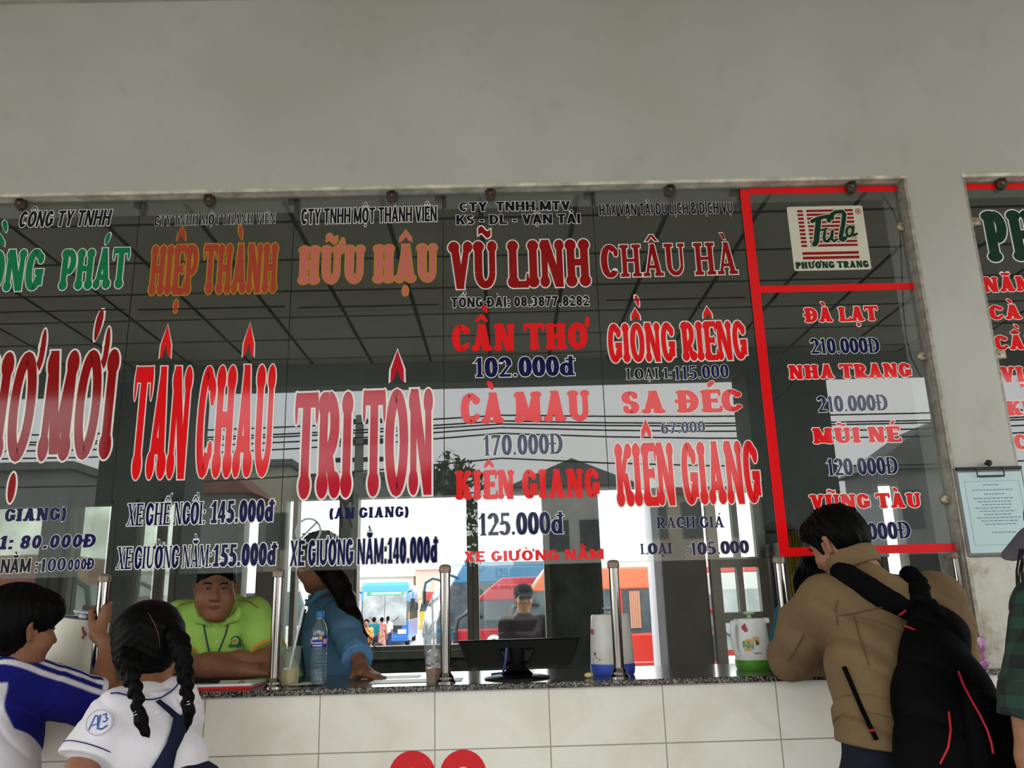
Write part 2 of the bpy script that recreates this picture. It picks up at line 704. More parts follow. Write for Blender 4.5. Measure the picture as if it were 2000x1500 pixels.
def legs(B, pel, rt, fz=0., h=.09, r=(.085, .055, .042), fw=(0, 1, 0), foot=.15):
    fw = nrm(fw)
    for q in (-1, 1):
        hp = pel + rt * h * q + V(0, 0, -.03)
        ft = V(hp[0], hp[1], fz + .07)
        kn = (hp + ft) * .5 + fw * .02
        B.chain([hp, kn, ft], r, .03)
        B.cap(ft + V(0, 0, -.035) - fw * .03, ft + V(0, 0, -.042) + fw * foot, .034, .026, .02)


def trousers(parent, pel, rt, m, fz=0., h=.09, name='trousers', r=(.1, .075, .062), waist=.15, fw=(0, 1, 0), flat=.72, top=.1):
    T = Body(.012)
    T.econe(pel + V(0, 0, -.04), pel + V(0, 0, top), waist, waist * .94, fw, flat, .04)
    for q in (-1, 1):
        hp = pel + rt * h * q + V(0, 0, -.04)
        ft = V(hp[0], hp[1], fz + .06)
        T.chain([hp, (hp + ft) * .5, ft], r, .04)
    T.cut(V(0, 0, fz + .05), V(0, 0, -1))
    T.warp(folds(.002, 20, 30, 25))
    return T.build(name, m, parent)
# ------------------------------------------------------------------ lettering: strokes drawn with an oval pen
STY = {
    'slab': dict(a=.14, b=.085, t=.10, ser='blob', sx=.062, sy=.105),
    'bone': dict(a=.125, b=.072, t=.098, ser='blob', sx=.055, sy=.125),
    'square': dict(a=.095, b=.05, t=.055, ser='rect', sx=.075, sy=.055),
    'serif': dict(a=.092, b=.04, t=.045, ser='rect', sx=.06, sy=.03),
    'sans': dict(a=.108, b=.08, t=.098, ser=None, sx=0, sy=0),
    'heavy': dict(a=.12, b=.105, t=.11, ser=None, sx=0, sy=0),
}
SERIF_W = {'slab': .16, 'bone': .12, 'square': .14, 'serif': .12, 'sans': 0, 'heavy': 0}


def glyph(ch, S):
    a, b, t = S['a'], S['b'], S['t']
    e = S['ser'] is not None
    L = []
    st = lambda x, y0, y1, w=None: L.append(('S', x, y0, x, y1, w or a))
    sl = lambda x0, y0, x1, y1, w: L.append(('S', x0, y0, x1, y1, w))
    hb = lambda x0, x1, y, w=None: L.append(('H', x0, x1, y, w or b))
    arc = lambda cx, cy, rx, ry, s, f: L.append(('A', cx, cy, rx, ry, s, f))
    foot = lambda x, y, w=None: L.append(('F', x, y, w or a))
    tick = lambda x, y, d: L.append(('T', x, y, d))
    w = .62
    m = S['sx'] if e else 0          # room for the serif
    if ch == 'A':
        w = .72 + m
        sl(t + m, 0, w / 2, 1, t); sl(w - a - m, 0, w / 2, 1, a); hb(.22 * w, .78 * w, .29)
        foot(t + m, 0, t); foot(w - a - m, 0)
    elif ch in 'BPRDĐ':
        x = a + m
        st(x, 0, 1); foot(x, 0); foot(x, 1)
        if ch in 'DĐ':
            w = .68 + m
            cx = w * .42
            hb(x, cx, 1 - b); hb(x, cx, b); arc(cx, .5, w - a - cx, .5 - b, -90, 90)
            if ch == 'Đ': hb(x - a - .1, x + a + .14, .51, max(b * .9, .042))
        else:
            w = .62 + m * .7
            cx = w * .5
            lo = .5 if ch == 'B' else .44
            hb(x, cx, 1 - b); hb(x, cx, lo)
            arc(cx, (1 - b + lo) / 2, w - a - cx - (.03 if ch == 'B' else 0), (1 - b - lo) / 2, -90, 90)
            if ch == 'B':
                hb(x, cx, b); arc(cx, (b + lo) / 2, w - a - cx, (lo - b) / 2, -90, 90)
            if ch == 'R':
                w += .06
                sl(cx - .02, lo + b, w - a - m * .5, 0, a); foot(w - a - m * .5, 0)
    elif ch in 'CG':
        w = .66
        arc(w / 2, .5, w / 2 - a, .5 - b, 42 if ch == 'C' else 40, 318 if ch == 'C' else 335)
        if e:
            L.append(('E', w - a * .9, .76, a * .95, .13))
        if ch == 'C' and e and S['ser'] == 'blob':
            L.append(('E', w - a * .75, .24, a * .75, .085))
        if ch == 'G':
            w = .7
            st(w - a - .02, .12, .44); hb(w * .52, w, .44)
    elif ch in 'EFL':
        w = .56 + m
        x = a + m
        st(x, 0, 1); foot(x, 0); foot(x, 1)
        if ch != 'L':
            hb(x, w, 1 - b); hb(x, w * .86, .51)
            tick(w, 1, -1)
            if e: L.append(('E', w * .84, .51, S['sx'] * .8, .11) if S['ser'] == 'blob' else ('H', w * .82, w * .86, .51, .11))
        if ch != 'F':
            hb(x, w + .02, b); tick(w + .02, 0, 1)
    elif ch in 'HNMU':
        w = {'H': .7, 'N': .7, 'M': .86, 'U': .68}[ch] + 1.6 * m
        x, y = a + m, w - a - m
        if ch == 'H':
            st(x, 0, 1); st(y, 0, 1); hb(x, y, .51)
            for q in (x, y): foot(q, 0); foot(q, 1)
        elif ch == 'N':
            x, y = t + m, w - t - m
            st(x, 0, 1, t); st(y, 0, 1, t); sl(x + a - t, 1, y + t - a, 0, a)
            foot(x, 0, t); foot(x, 1, t); foot(y, 1, t)
        elif ch == 'M':
            x = t + m
            st(x, 0, 1, t); st(y, 0, 1); sl(x + a - t, 1, w / 2, .06, a); sl(y, 1, w / 2, .06, t)
            foot(x, 0, t); foot(x, 1, t); foot(y, 0); foot(y, 1)
        else:
            r = .34
            y = w - t - m
            st(x, r, 1); st(y, r, 1, t); foot(x, 1); foot(y, 1, t)
            L.append(('U', x, y, r, a, t))
    elif ch == 'I':
        w = 2 * a + 2 * m
        st(w / 2, 0, 1); foot(w / 2, 0); foot(w / 2, 1)
    elif ch == 'K':
        w = .7 + m
        x = a + m
        st(x, 0, 1); foot(x, 0); foot(x, 1)
        sl(x + a * .6, .38, w - t - m, 1, t); sl(x + a * 1.9, .52, w - a - m * .6, 0, a); foot(w - t - m, 1, t); foot(w - a - m * .6, 0)
    elif ch == 'O':
        w = .72
        arc(w / 2, .5, w / 2 - a, .5 - b, 0, 360)
    elif ch == 'S':
        w = .58
        ry = (1 - 2 * b) / 4
        rx = w / 2 - a
        arc(w / 2, 1 - b - ry, rx, ry, 30, 270); arc(w / 2, b + ry, rx, ry, -150, 90)
        if e:
            L.append(('E', w - a, .76, a * .7, .12)); L.append(('E', a, .25, a * .7, .12))
    elif ch == 'T':
        w = .64 + m
        st(w / 2, 0, 1); hb(.01, w - .01, 1 - b); foot(w / 2, 0); tick(.02, 1, -1); tick(w - .02, 1, -1)
    elif ch in 'VY':
        w = .68 + m
        lo = 0 if ch == 'V' else .42
        sl(a + m * .6, 1, w / 2, lo, a); sl(w - t - m * .6, 1, w / 2, lo, t)
        foot(a + m * .6, 1); foot(w - t - m * .6, 1, t)
        if ch == 'Y': st(w / 2, 0, .46); foot(w / 2, 0)
    elif ch == 'X':
        w = .68 + m
        sl(a + m * .5, 1, w - a - m * .5, 0, a); sl(w - t - m, 1, t + m, 0, t)
        foot(a + m * .5, 1); foot(w - a - m * .5, 0); foot(w - t - m, 1, t); foot(t + m, 0, t)
    elif ch in '0123456789':
        w = .56
        cx, rx = w / 2, w / 2 - a
        if ch == '0': arc(cx, .5, rx, .5 - b, 0, 360)
        elif ch == '1':
            w = .44
            st(w * .58, 0, 1); sl(.04, .74, w * .58, .97, t * .9)
            if e: foot(w * .58, 0)
            else: hb(.03, w, b)
        elif ch == '2':
            arc(cx, .68, rx, .32 - b, -25, 165); c = max(b, .07); sl(w - a * 1.2, .56, .06 + a * .5, c, a * .8); hb(.02, w, c, c)
        elif ch == '3':
            ry = (1 - 2 * b) / 4
            arc(cx - .02, 1 - b - ry, rx, ry, -90, 150); arc(cx - .02, b + ry, rx, ry, -150, 90)
        elif ch == '4':
            st(w * .68, 0, 1); sl(.03 + t * .4, .3, w * .6, 1, t * .8); hb(0, w, .28, max(b, .055))
        elif ch == '5':
            c = max(b, .068); hb(.1, w - .03, 1 - c, c); st(.1 + max(t, .05), .46, 1, max(t, .05)); arc(cx - .02, .31, rx + .02, .31 - b, -150, 140)
        elif ch == '6':
            arc(cx, .31, rx, .31 - b, 0, 360); arc(cx + .06, .5, rx + .06, .5 - b, 75, 190)
        elif ch == '9':
            arc(cx, .69, rx, .31 - b, 0, 360); arc(cx - .06, .5, rx + .06, .5 - b, 255, 370)
        elif ch == '7':
            c = max(b, .07); hb(.01, w, 1 - c, c); sl(w - a * .9, 1, w * .3, 0, a * .85); L.append(('S', .04, .78, .04, 1, .03))
        elif ch == '8':
            ry = (1 - 2 * b) / 4
            arc(cx, 1 - b - ry, rx * .92, ry, 0, 360); arc(cx, b + ry, rx, ry, 0, 360)
    elif ch == '.':
        w = 2.4 * a; L.append(('E', w / 2, a * .8, a * .85, a * .8) if e else ('S', w / 2, 0, w / 2, a * 1.7, a * .9))
    elif ch == ':':
        w = 2.4 * a
        for y in (0, .48): L.append(('E', w / 2, y + a * .8, a * .85, a * .8) if e else ('S', w / 2, y, w / 2, y + a * 1.7, a * .9))
    elif ch == '-':
        w = .4; hb(.04, w - .04, .38)
    elif ch in '()':
        w = .3
        if ch == '(': arc(.34, .45, .34 - a * .6, .62, 125, 235)
        else: arc(-.04, .45, .34 - a * .6, .62, -55, 55)
    elif ch == '&':
        w = .72
        arc(.3, .78, .3 - a, .22 - b, 0, 360); arc(.3, .28, .3 - a, .28 - b, 60, 350); sl(.16, .78, w - a * .8, 0, a * .8); sl(w - .1, .5, .46, .1, t * .8)
    elif ch == 'đ':
        w = .62
        arc(.29, .33, .29 - a, .33 - b, 0, 360); st(w - a - .03, 0, 1); hb(w * .42, w + .08, .82, b * .9)
        if e: foot(w - a - .03, 0)
    else:
        w = .3
    return w, L


MARKS = {'\u0302': 'circ', '\u0301': 'acute', '\u0300': 'grave', '\u0309': 'hook', '\u0303': 'tilde', '\u0323': 'dot', '\u0306': 'breve', '\u031b': 'horn'}


def marks(base, ms, w, S):
    a = S['a'] * .8
    fat = S['ser'] == 'blob'
    L = []
    cx = w / 2
    up = 1.09
    for m in ms:
        if m == 'circ':
            h = .3 if fat else .2
            q = .225 if fat else .19
            if fat:
                L.append(('P', [(cx - q, up - .02), (cx - q * .95, up + h * .35), (cx, up + h), (cx + q * .95, up + h * .35), (cx + q, up - .02), (cx + q * .55, up + .0), (cx, up + h * .36), (cx - q * .55, up + .0)]))
            else:
                L += [('S', cx - q, up, cx - .005, up + h, .06), ('S', cx + q, up, cx + .005, up + h, .06)]
        elif m == 'breve':
            L.append(('A', cx, up + .16, .15, .13, 190, 350))
        elif m == 'tilde':
            th = .075 if fat else .05
            xs_ = [(-.2 + .4 * i / 12) for i in range(13)]
            wv = [(cx + u, up + .1 + .055 * math.sin(-u * 15.7)) for u in xs_]
            for i in range(12):
                (u0, v0), (u1, v1) = wv[i], wv[i + 1]
                L.append(('Q', [(u0, v0 - th), (u1, v1 - th), (u1, v1 + th), (u0, v0 + th)]))
        elif m == 'hook':
            x = cx + (.2 if 'circ' in ms else 0)
            y = up + (.16 if 'circ' in ms else 0)
            L += [('A', x, y + .16, .07, .07, -60, 160), ('S', x + .02, y, x + .02, y + .1, .045)]
        elif m in ('acute', 'grave'):
            st = 'circ' in ms or 'breve' in ms
            g = 1 if m == 'acute' else -1
            x = cx + (.14 if st and fat else .24 if st else .06 * g)
            y = up + (.34 if st and fat else .12 if st else 0)
            if 'breve' in ms: x, y = cx, up + .2
            if fat:
                pts = []
                for i in range(14):
                    p = 2 * PI * i / 14
                    u, v = .085 * math.cos(p) * (1.15 + .3 * math.sin(p)), .15 * math.sin(p)
                    pts.append((x + u + .4 * g * v, y + .14 + v))
                L.append(('P', pts))
            else:
                L.append(('P', [(x - .055 - .05 * g, y), (x + .035 - .05 * g, y), (x + .08 + .07 * g, y + .2), (x - .06 + .07 * g, y + .2)]))
        elif m == 'dot':
            L.append(('E', cx, -.22 if fat else -.16, .105 if fat else .08, .13 if fat else .08))
        elif m == 'horn':
            if fat:
                L += [('A', w - .1, 1.0, .12, .16, -70, 15), ('E', w + .03, 1.06, .075, .15)]
            else:
                L += [('A', w - .06, 1.0, .1, .12, -80, 10), ('S', w + .04, 1.0, w + .04, 1.14, a * .6)]
    return L


def polys(L, S, ox, sx, H, d, sh):
    """flat polygons in metres of the strokes L, grown all round by d"""
    out = []
    dx, dy = d / sx, d / H
    F = lambda P: out.append([((x + ox) * sx + sh * y * H, y * H) for x, y in P])

    def ell(cx, cy, rx, ry, n=18):
        F([(cx + (rx + dx) * math.cos(2 * PI * i / n), cy + (ry + dy) * math.sin(2 * PI * i / n)) for i in range(n)])

    def stroke(pts, ha, hb_):
        q = []
        ha, hb_ = ha + dx, hb_ + dy
        for i, p in enumerate(pts):
            tx, ty = pts[min(i + 1, len(pts) - 1)][0] - pts[max(i - 1, 0)][0], pts[min(i + 1, len(pts) - 1)][1] - pts[max(i - 1, 0)][1]
            nx, ny = -ty, tx
            D = math.sqrt((ha * nx) ** 2 + (hb_ * ny) ** 2) + 1e-9
            q.append((ha * ha * nx / D, hb_ * hb_ * ny / D))
        for i in range(len(pts) - 1):
            (x0, y0), (x1, y1) = pts[i], pts[i + 1]
            (u0, v0), (u1, v1) = q[i], q[i + 1]
            F([(x0 - u0, y0 - v0), (x1 - u1, y1 - v1), (x1 + u1, y1 + v1), (x0 + u0, y0 + v0)])

    blob = S['ser'] == 'blob'
    feet = [(l[1], l[2]) for l in L if l[0] == 'F'] if blob else []
    isf = lambda x, y: any(abs(x - u) < .01 and abs(y - v) < .01 for u, v in feet)
    for l in L:
        k = l[0]
        if k == 'S':
            _, x0, y0, x1, y1, w = l
            if y0 > y1: x0, y0, x1, y1 = x1, y1, x0, y0
            e0 = e1 = dy
            if isf(x0, y0): e0 = -S['sy'] * .8
            if isf(x1, y1): e1 = -S['sy'] * .8
            s = (x1 - x0) / (y1 - y0 + 1e-9)
            g = w + dx * math.sqrt(1 + (s * sx / H) ** 2) + (0 if True else 0)
            F([(x0 - s * e0 - g, y0 - e0), (x0 - s * e0 + g, y0 - e0), (x1 + s * e1 + g, y1 + e1), (x1 + s * e1 - g, y1 + e1)])
        elif k == 'H':
            _, x0, x1, y, w = l
            F([(x0 - dx, y - w - dy), (x1 + dx, y - w - dy), (x1 + dx, y + w + dy), (x0 - dx, y + w + dy)])
        elif k == 'A':
            _, cx, cy, rx, ry, s, f = l
            n = max(6, int(abs(f - s) / 11))
            P = [(cx + rx * math.cos(math.radians(s + (f - s) * i / n)), cy + ry * math.sin(math.radians(s + (f - s) * i / n))) for i in range(n + 1)]
            stroke(P, S['a'] * (.6 if rx < .13 else 1), S['b'] * (.7 if rx < .13 else 1))
            if abs(f - s) < 359 and d:
                for p in (P[0], P[-1]): ell(p[0], p[1], S['a'] * .7, S['b'] * .9, 10)
        elif k == 'U':
            _, x, y, r, a, t = l
            n = 18
            P, W = [], []
            hb_ = S['b']
            for i in range(n + 1):
                g = PI + PI * i / n
                P.append(((x + y) / 2 + (y - x) / 2 * math.cos(g), r + (r - hb_) * math.sin(g)))
                W.append(a + (t - a) * i / n)
            for i in range(n):
                wv = (W[i] + W[i + 1]) / 2
                Q = [P[max(i - 1, 0)], P[i], P[i + 1], P[min(i + 2, n)]]
                qs = []
                for j in (1, 2):
                    tx, ty = Q[j + 1][0] - Q[j - 1][0], Q[j + 1][1] - Q[j - 1][1]
                    ww = (W[i] if j == 1 else W[i + 1]) + dx
                    D = math.sqrt((ww * ty) ** 2 + ((hb_ + dy) * tx) ** 2) + 1e-9
                    qs.append((-ww * ww * ty / D, (hb_ + dy) ** 2 * tx / D))
                F([(P[i][0] - qs[0][0], P[i][1] - qs[0][1]), (P[i + 1][0] - qs[1][0], P[i + 1][1] - qs[1][1]), (P[i + 1][0] + qs[1][0], P[i + 1][1] + qs[1][1]), (P[i][0] + qs[0][0], P[i][1] + qs[0][1])])
        elif k == 'E':
            ell(*l[1:])
        elif k == 'F' and S['ser']:
            _, x, y, w = l
            if blob:
                ell(x, S['sy'] if y == 0 else 1 - S['sy'], w + S['sx'], S['sy'])
            else:
                y0 = 0 if y == 0 else 1 - 2 * S['sy']
                g = w + S['sx']
                F([(x - g - dx, y0 - dy), (x + g + dx, y0 - dy), (x + g + dx, y0 + 2 * S['sy'] + dy), (x - g - dx, y0 + 2 * S['sy'] + dy)])
        elif k == 'T' and S['ser']:
            _, x, y, g = l
            if blob:
                ell(x, y + g * .15, S['sx'] * .85, .16)
            else:
                y0, y1 = sorted((y, y + g * .22))
                F([(x - .03 - dx, y0 - dy), (x + .03 + dx, y0 - dy), (x + .03 + dx, y1 + dy), (x - .03 - dx, y1 + dy)])
        elif k == 'Q':
            (u0, v0), (u1, v1), (u2, v2), (u3, v3) = l[1]
            F([(u0 - dx, v0 - dy), (u1 + dx, v1 - dy), (u2 + dx, v2 + dy), (u3 - dx, v3 + dy)])
        elif k == 'P':
            pts = l[1]
            mx, my = sum(p[0] for p in pts) / len(pts), sum(p[1] for p in pts) / len(pts)
            ex, ey = max(abs(p[0] - mx) for p in pts), max(abs(p[1] - my) for p in pts)
            F([(mx + (x - mx) * (1 + dx / ex), my + (y - my) * (1 + dy / ey)) for x, y in pts])
    return out


def layout(s, style):
    S = STY[style]
    x, out = 0, []
    gap = {'bone': .03, 'slab': .045}.get(style, .075)
    for ch in s:
        if ch == ' ':
            x += .3; continue
        if ch == 'đ': base, ms = 'đ', []
        else:
            n = unicodedata.normalize('NFD', ch)
            base, ms = n[0], [MARKS[c] for c in n[1:] if c in MARKS]
        w, L = glyph(base, S)
        out.append((x, L + marks(base, ms, w, S)))
        x += w + gap + (.06 if 'horn' in ms else 0)
    return x - gap, out


def letters(s, style, BL, BR, top, fill, outline=None, d=0., parent=None, Y=-.0066, label=None, shear=0., weight=1., name='lettering', mk=None):
    """a line of lettering on the plane y = Y between two photo positions; the outline lies behind the fill"""
    P0, P1 = at(*BL, Y), at(*BR, Y)
    H = at(BL[0], top, Y)[2] - P0[2]
    return letters_w(s, style, P0, P1, H, fill, outline, d, parent, label, shear, weight, name)


def letters_w(s, style, P0, P1, H, fill, outline=None, d=0., parent=None, label=None, shear=0., weight=1., name='lettering', ny=1.):
    W, gl = layout(s, style)
    S = dict(STY[style])
    for k in ('a', 'b', 't'): S[k] *= weight
    ux = P1 - P0
    Lg = np.linalg.norm(ux)
    ux = ux / Lg
    uz = V(0, 0, 1)
    n = np.cross(uz, ux) * ny          # away from the reader
    sx = Lg / W
    b = MB()
    cnt = 0
    for x, L in gl:
        for d_, mi, off in ((0, 0, 0.), (d, 1, .0008)):
            if mi and not outline: continue
            for p in polys(L, S, x, sx, H, d_, shear):
                cnt += 1
                vs = [P0 + ux * u + uz * v + n * (off + (cnt % 61) * 1.1e-5) for u, v in p]
                b.add(vs, [tuple(range(len(vs)))], mi)
    me = bpy.data.meshes.new(name)
    me.from_pydata(b.v, [], b.f)
    me.polygons.foreach_set('material_index', b.m)
    o = link(name, me, [fill, outline or fill], parent)
    own = ('ĐỒNG', 'PHÁT', 'HIỆP THÀNH', 'HỮU HẬU', 'VŨ LINH', 'CHÂU HÀ', 'PHƯƠNG', 'PHƯƠNG TRANG', 'HT')
    if name == 'lettering':
        cl = fill.name.replace('_vinyl', '').replace('_', ' ')
        label = label or cl + (' name lettering' if s.strip() in own else ' lettering reading ' + ' '.join(s.split()))
    if label: o['label'] = label
    return o
# ------------------------------------------------------------------ the setting
ZC, ZB, ZT, ZCEIL, YARD = 1.158, 1.538, 2.967, 3.868, -.5
REAR = 2.2


def wall_paint(t, p):
    c = t.nodes.new('ShaderNodeTexCoord')
    n = t.nodes.new('ShaderNodeTexNoise'); n.inputs['Scale'].default_value = 1.1; n.inputs['Detail'].default_value = 5
    n2 = t.nodes.new('ShaderNodeTexNoise'); n2.inputs['Scale'].default_value = 9; n2.inputs['Detail'].default_value = 8
    t.links.new(c.outputs['Object'], n.inputs['Vector']); t.links.new(c.outputs['Object'], n2.inputs['Vector'])
    r = t.nodes.new('ShaderNodeValToRGB')
    r.color_ramp.elements[0].position = .3; r.color_ramp.elements[0].color = (.445, .42, .37, 1)
    r.color_ramp.elements[1].position = .7; r.color_ramp.elements[1].color = (.535, .527, .485, 1)
    t.links.new(n.outputs['Fac'], r.inputs['Fac'])
    r2 = t.nodes.new('ShaderNodeValToRGB')
    r2.color_ramp.elements[0].position = .22; r2.color_ramp.elements[0].color = (.92, .91, .90, 1)
    r2.color_ramp.elements[1].position = .42; r2.color_ramp.elements[1].color = (1, 1, 1, 1)
    t.links.new(n2.outputs['Fac'], r2.inputs['Fac'])
    m = t.nodes.new('ShaderNodeMix'); m.data_type = 'RGBA'; m.blend_type = 'MULTIPLY'; m.inputs[0].default_value = 1
    t.links.new(r.outputs['Color'], m.inputs[6]); t.links.new(r2.outputs['Color'], m.inputs[7])
    t.links.new(m.outputs[2], p.inputs['Base Color'])
    p.inputs['Roughness'].default_value = .75
    b = t.nodes.new('ShaderNodeBump'); b.inputs['Strength'].default_value = .12; b.inputs['Distance'].default_value = .01
    n3 = t.nodes.new('ShaderNodeTexNoise'); n3.inputs['Scale'].default_value = 40
    t.links.new(c.outputs['Object'], n3.inputs['Vector']); t.links.new(n3.outputs['Fac'], b.inputs['Height']); t.links.new(b.outputs[0], p.inputs['Normal'])


def grid_mat(name, col, col2, mort, w, h, ms, axes, off, rough, var=True, spec=.5):
    def f(t, p):
        c = t.nodes.new('ShaderNodeTexCoord')
        s = t.nodes.new('ShaderNodeSeparateXYZ'); k = t.nodes.new('ShaderNodeCombineXYZ')
        t.links.new(c.outputs['Object'], s.inputs[0])
        t.links.new(s.outputs[axes[0]], k.inputs[0]); t.links.new(s.outputs[axes[1]], k.inputs[1])
        mp = t.nodes.new('ShaderNodeMapping'); mp.inputs['Location'].default_value = (off[0], off[1], 0)
        t.links.new(k.outputs[0], mp.inputs['Vector'])
        br = t.nodes.new('ShaderNodeTexBrick')
        br.offset = 0; br.squash = 1
        br.inputs['Scale'].default_value = 1
        br.inputs['Brick Width'].default_value = w; br.inputs['Row Height'].default_value = h
        br.inputs['Mortar Size'].default_value = ms; br.inputs['Mortar Smooth'].default_value = .1
        br.inputs['Mortar'].default_value = (*mort, 1)
        n = t.nodes.new('ShaderNodeTexNoise'); n.inputs['Scale'].default_value = 6; n.inputs['Detail'].default_value = 6; n.inputs['Distortion'].default_value = .8
        t.links.new(c.outputs['Object'], n.inputs['Vector'])
        r = t.nodes.new('ShaderNodeValToRGB')
        r.color_ramp.elements[0].position = .35; r.color_ramp.elements[0].color = (*col2, 1)
        r.color_ramp.elements[1].position = .6; r.color_ramp.elements[1].color = (*col, 1)
        t.links.new(n.outputs['Fac'], r.inputs['Fac'])
        t.links.new(r.outputs['Color'], br.inputs['Color1']); t.links.new(r.outputs['Color'], br.inputs['Color2'])
        t.links.new(mp.outputs[0], br.inputs['Vector'])
        t.links.new(br.outputs['Color'], p.inputs['Base Color'])
        p.inputs['Roughness'].default_value = rough
        p.inputs['Specular IOR Level'].default_value = spec
        b = t.nodes.new('ShaderNodeBump'); b.inputs['Strength'].default_value = .4; b.inputs['Distance'].default_value = .002; b.invert = True
        t.links.new(br.outputs['Fac'], b.inputs['Height']); t.links.new(b.outputs[0], p.inputs['Normal'])
    return node_mat(name, f)


PAINT = node_mat('grey_wall_paint', wall_paint)
TILE = grid_mat('cream_marbled_tile', (.86, .82, .74), (.78, .735, .64), (.36, .33, .28), .373, .25, .0022, (0, 2), (.239 + .373 * 12, -.96 + .25 * 8), .22)
CEIL = grid_mat('ceiling_board', (.70, .68, .54), (.66, .64, .50), (.07, .06, .05), .61, .61, .017, (0, 1), (.1, .2), .8, spec=.2)
GRANITE = mat('speckled_granite', (.012, .012, .012), .16, spec=.6, var=1, vscale=260, col2=(.10, .095, .085))


def granite(t, p):
    c = t.nodes.new('ShaderNodeTexCoord')
    n = t.nodes.new('ShaderNodeTexVoronoi'); n.inputs['Scale'].default_value = 240
    t.links.new(c.outputs['Object'], n.inputs['Vector'])
    s = t.nodes.new('ShaderNodeSeparateColor')
    t.links.new(n.outputs['Color'], s.inputs[0])
    r = t.nodes.new('ShaderNodeValToRGB')
    r.color_ramp.elements[0].position = .45; r.color_ramp.elements[0].color = (.012, .012, .012, 1)
    r.color_ramp.elements[1].position = .95; r.color_ramp.elements[1].color = (.30, .27, .23, 1)
    t.links.new(s.outputs[0], r.inputs['Fac']); t.links.new(r.outputs['Color'], p.inputs['Base Color'])
    p.inputs['Roughness'].default_value = .14


GRANITE = node_mat('granite_speckle', granite)


def stained(t, p):
    c = t.nodes.new('ShaderNodeTexCoord')
    n = t.nodes.new('ShaderNodeTexNoise'); n.inputs['Scale'].default_value = 7; n.inputs['Detail'].default_value = 9; n.inputs['Roughness'].default_value = .7
    t.links.new(c.outputs['Object'], n.inputs['Vector'])
    r = t.nodes.new('ShaderNodeValToRGB')
    e = r.color_ramp.elements
    e[0].position = .3; e[0].color = (.20, .15, .10, 1)
    e[1].position = .7; e[1].color = (.66, .64, .58, 1)
    q = e.new(.43); q.color = (.44, .40, .33, 1)
    q = e.new(.5); q.color = (.58, .55, .49, 1)
    t.links.new(n.outputs['Fac'], r.inputs['Fac']); t.links.new(r.outputs['Color'], p.inputs['Base Color'])
    p.inputs['Roughness'].default_value = .85


STAIN = node_mat('stained_plaster', stained)
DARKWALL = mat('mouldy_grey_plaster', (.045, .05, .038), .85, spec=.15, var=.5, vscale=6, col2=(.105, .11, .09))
SILLM = mat('sill_concrete', (.13, .14, .105), .8, var=.2)
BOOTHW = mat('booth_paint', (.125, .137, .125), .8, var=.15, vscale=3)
CONC = mat('ground_concrete', (.27, .265, .255), .85, var=.12, vscale=1.5)
PILLARM = mat('brown_grey_cladding', (.15, .138, .11), .6, var=.12, vscale=4)
OLIVE = mat('olive_grey_frame', (.12, .115, .085), .55, var=.15)
BRONZE = mat('bronze_metal', (.10, .075, .06), .42, metal=.8, var=.3, vscale=40)
ALU = mat('weathered_aluminium', (.34, .31, .26), .5, metal=.3, var=.35, vscale=30)
STEEL = mat('polished_steel', (.36, .335, .31), .12, metal=1)
CAPM = mat('dull_cap', (.27, .21, .16), .5, metal=.6, var=.4, vscale=60)

b = MB(); b.box(-3.2, 3.4, -.04, .16, 2.985, ZCEIL + .05)
struct(b.build('wall_front', PAINT))
b = MB(); b.box(1.603, 1.826, -.04, .16, 1.54, 2.985)
struct(b.build('pillar', PAINT), 'grey painted pillar between the two ticket windows')
b = MB(); b.box(1.603, 2.06, -.036, .16, ZC, 1.54)
struct(b.build('wall_lower', STAIN))
b = MB(); b.box(-3.2, 3.4, -.07, .02, 0, 1.139)
struct(b.build('wall_tiled', TILE))
b = MB(); b.box(-3.2, 3.4, -.092, .5, 1.139, ZC)
props(b.build('counter_top', GRANITE, bevel=.004), 'long speckled black granite counter top below the lettered panes', 'counter', kind='thing')
# edges of the openings
b = MB(); b.box(-3.2, 1.603, -.046, .004, 2.972, 2.986)
struct(b.build('trim_1', mat('cream_edge', (.62, .58, .48), .7, var=.35, vscale=14)))
b = MB(); b.box(1.826, 3.4, -.046, .004, 2.972, 2.986)
struct(b.build('trim_2', MATS['cream_edge']))
b = MB(); b.box(1.585, 1.604, -.034, .014, ZC, 2.972); b.box(1.592, 1.604, -.046, -.034, ZC, 2.972)
struct(b.build('trim_3', ALU))
b = MB(); b.box(1.825, 1.84, -.034, .014, 1.54, 2.972)
struct(b.build('trim_4', ALU))
b = MB(); b.box(-3.2, 3.4, -.06, -.04, 3.853, ZCEIL)
struct(b.build('trim_5', mat('cornice', (.48, .45, .38), .7, var=.2)))
# canopy over the pavement
b = MB(); b.box(-9, 9, -5.3, -.03, ZCEIL, ZCEIL + .03)
struct(b.build('ceiling', CEIL))
b = MB(); b.box(-9, 9, -5.55, 2.6, ZCEIL + .06, ZCEIL + .3)
struct(b.build('roof_slab', CONC))
b = MB(); b.box(-9, 9, -5.55, -5.3, 3.64, ZCEIL + .06)
struct(b.build('canopy_beam', mat('beam_paint', (.34, .37, .34), .8)))
for pa, pb, nm in ((205, 372, 'column'), (1462, 1622, 'column')):
    xa, xb = at(pa, 800, 5.0)[0], at(pb, 820, 5.0)[0]
    b = MB(); b.box(xa, xb, -5.5, -5.0, 0, 3.64)
    struct(b.build(nm, mat('column_paint', (.16, .17, .165), .8)))
b = MB(); b.box(-70, 70, -90, 2.35, -.12, 0)
struct(b.build('floor', CONC))
b = MB(); b.box(-120, 120, 2.35, 200, -.7, YARD)
struct(b.build('ground_yard', mat('yard_concrete', (.42, .42, .41), .85, var=.1, vscale=.6)))
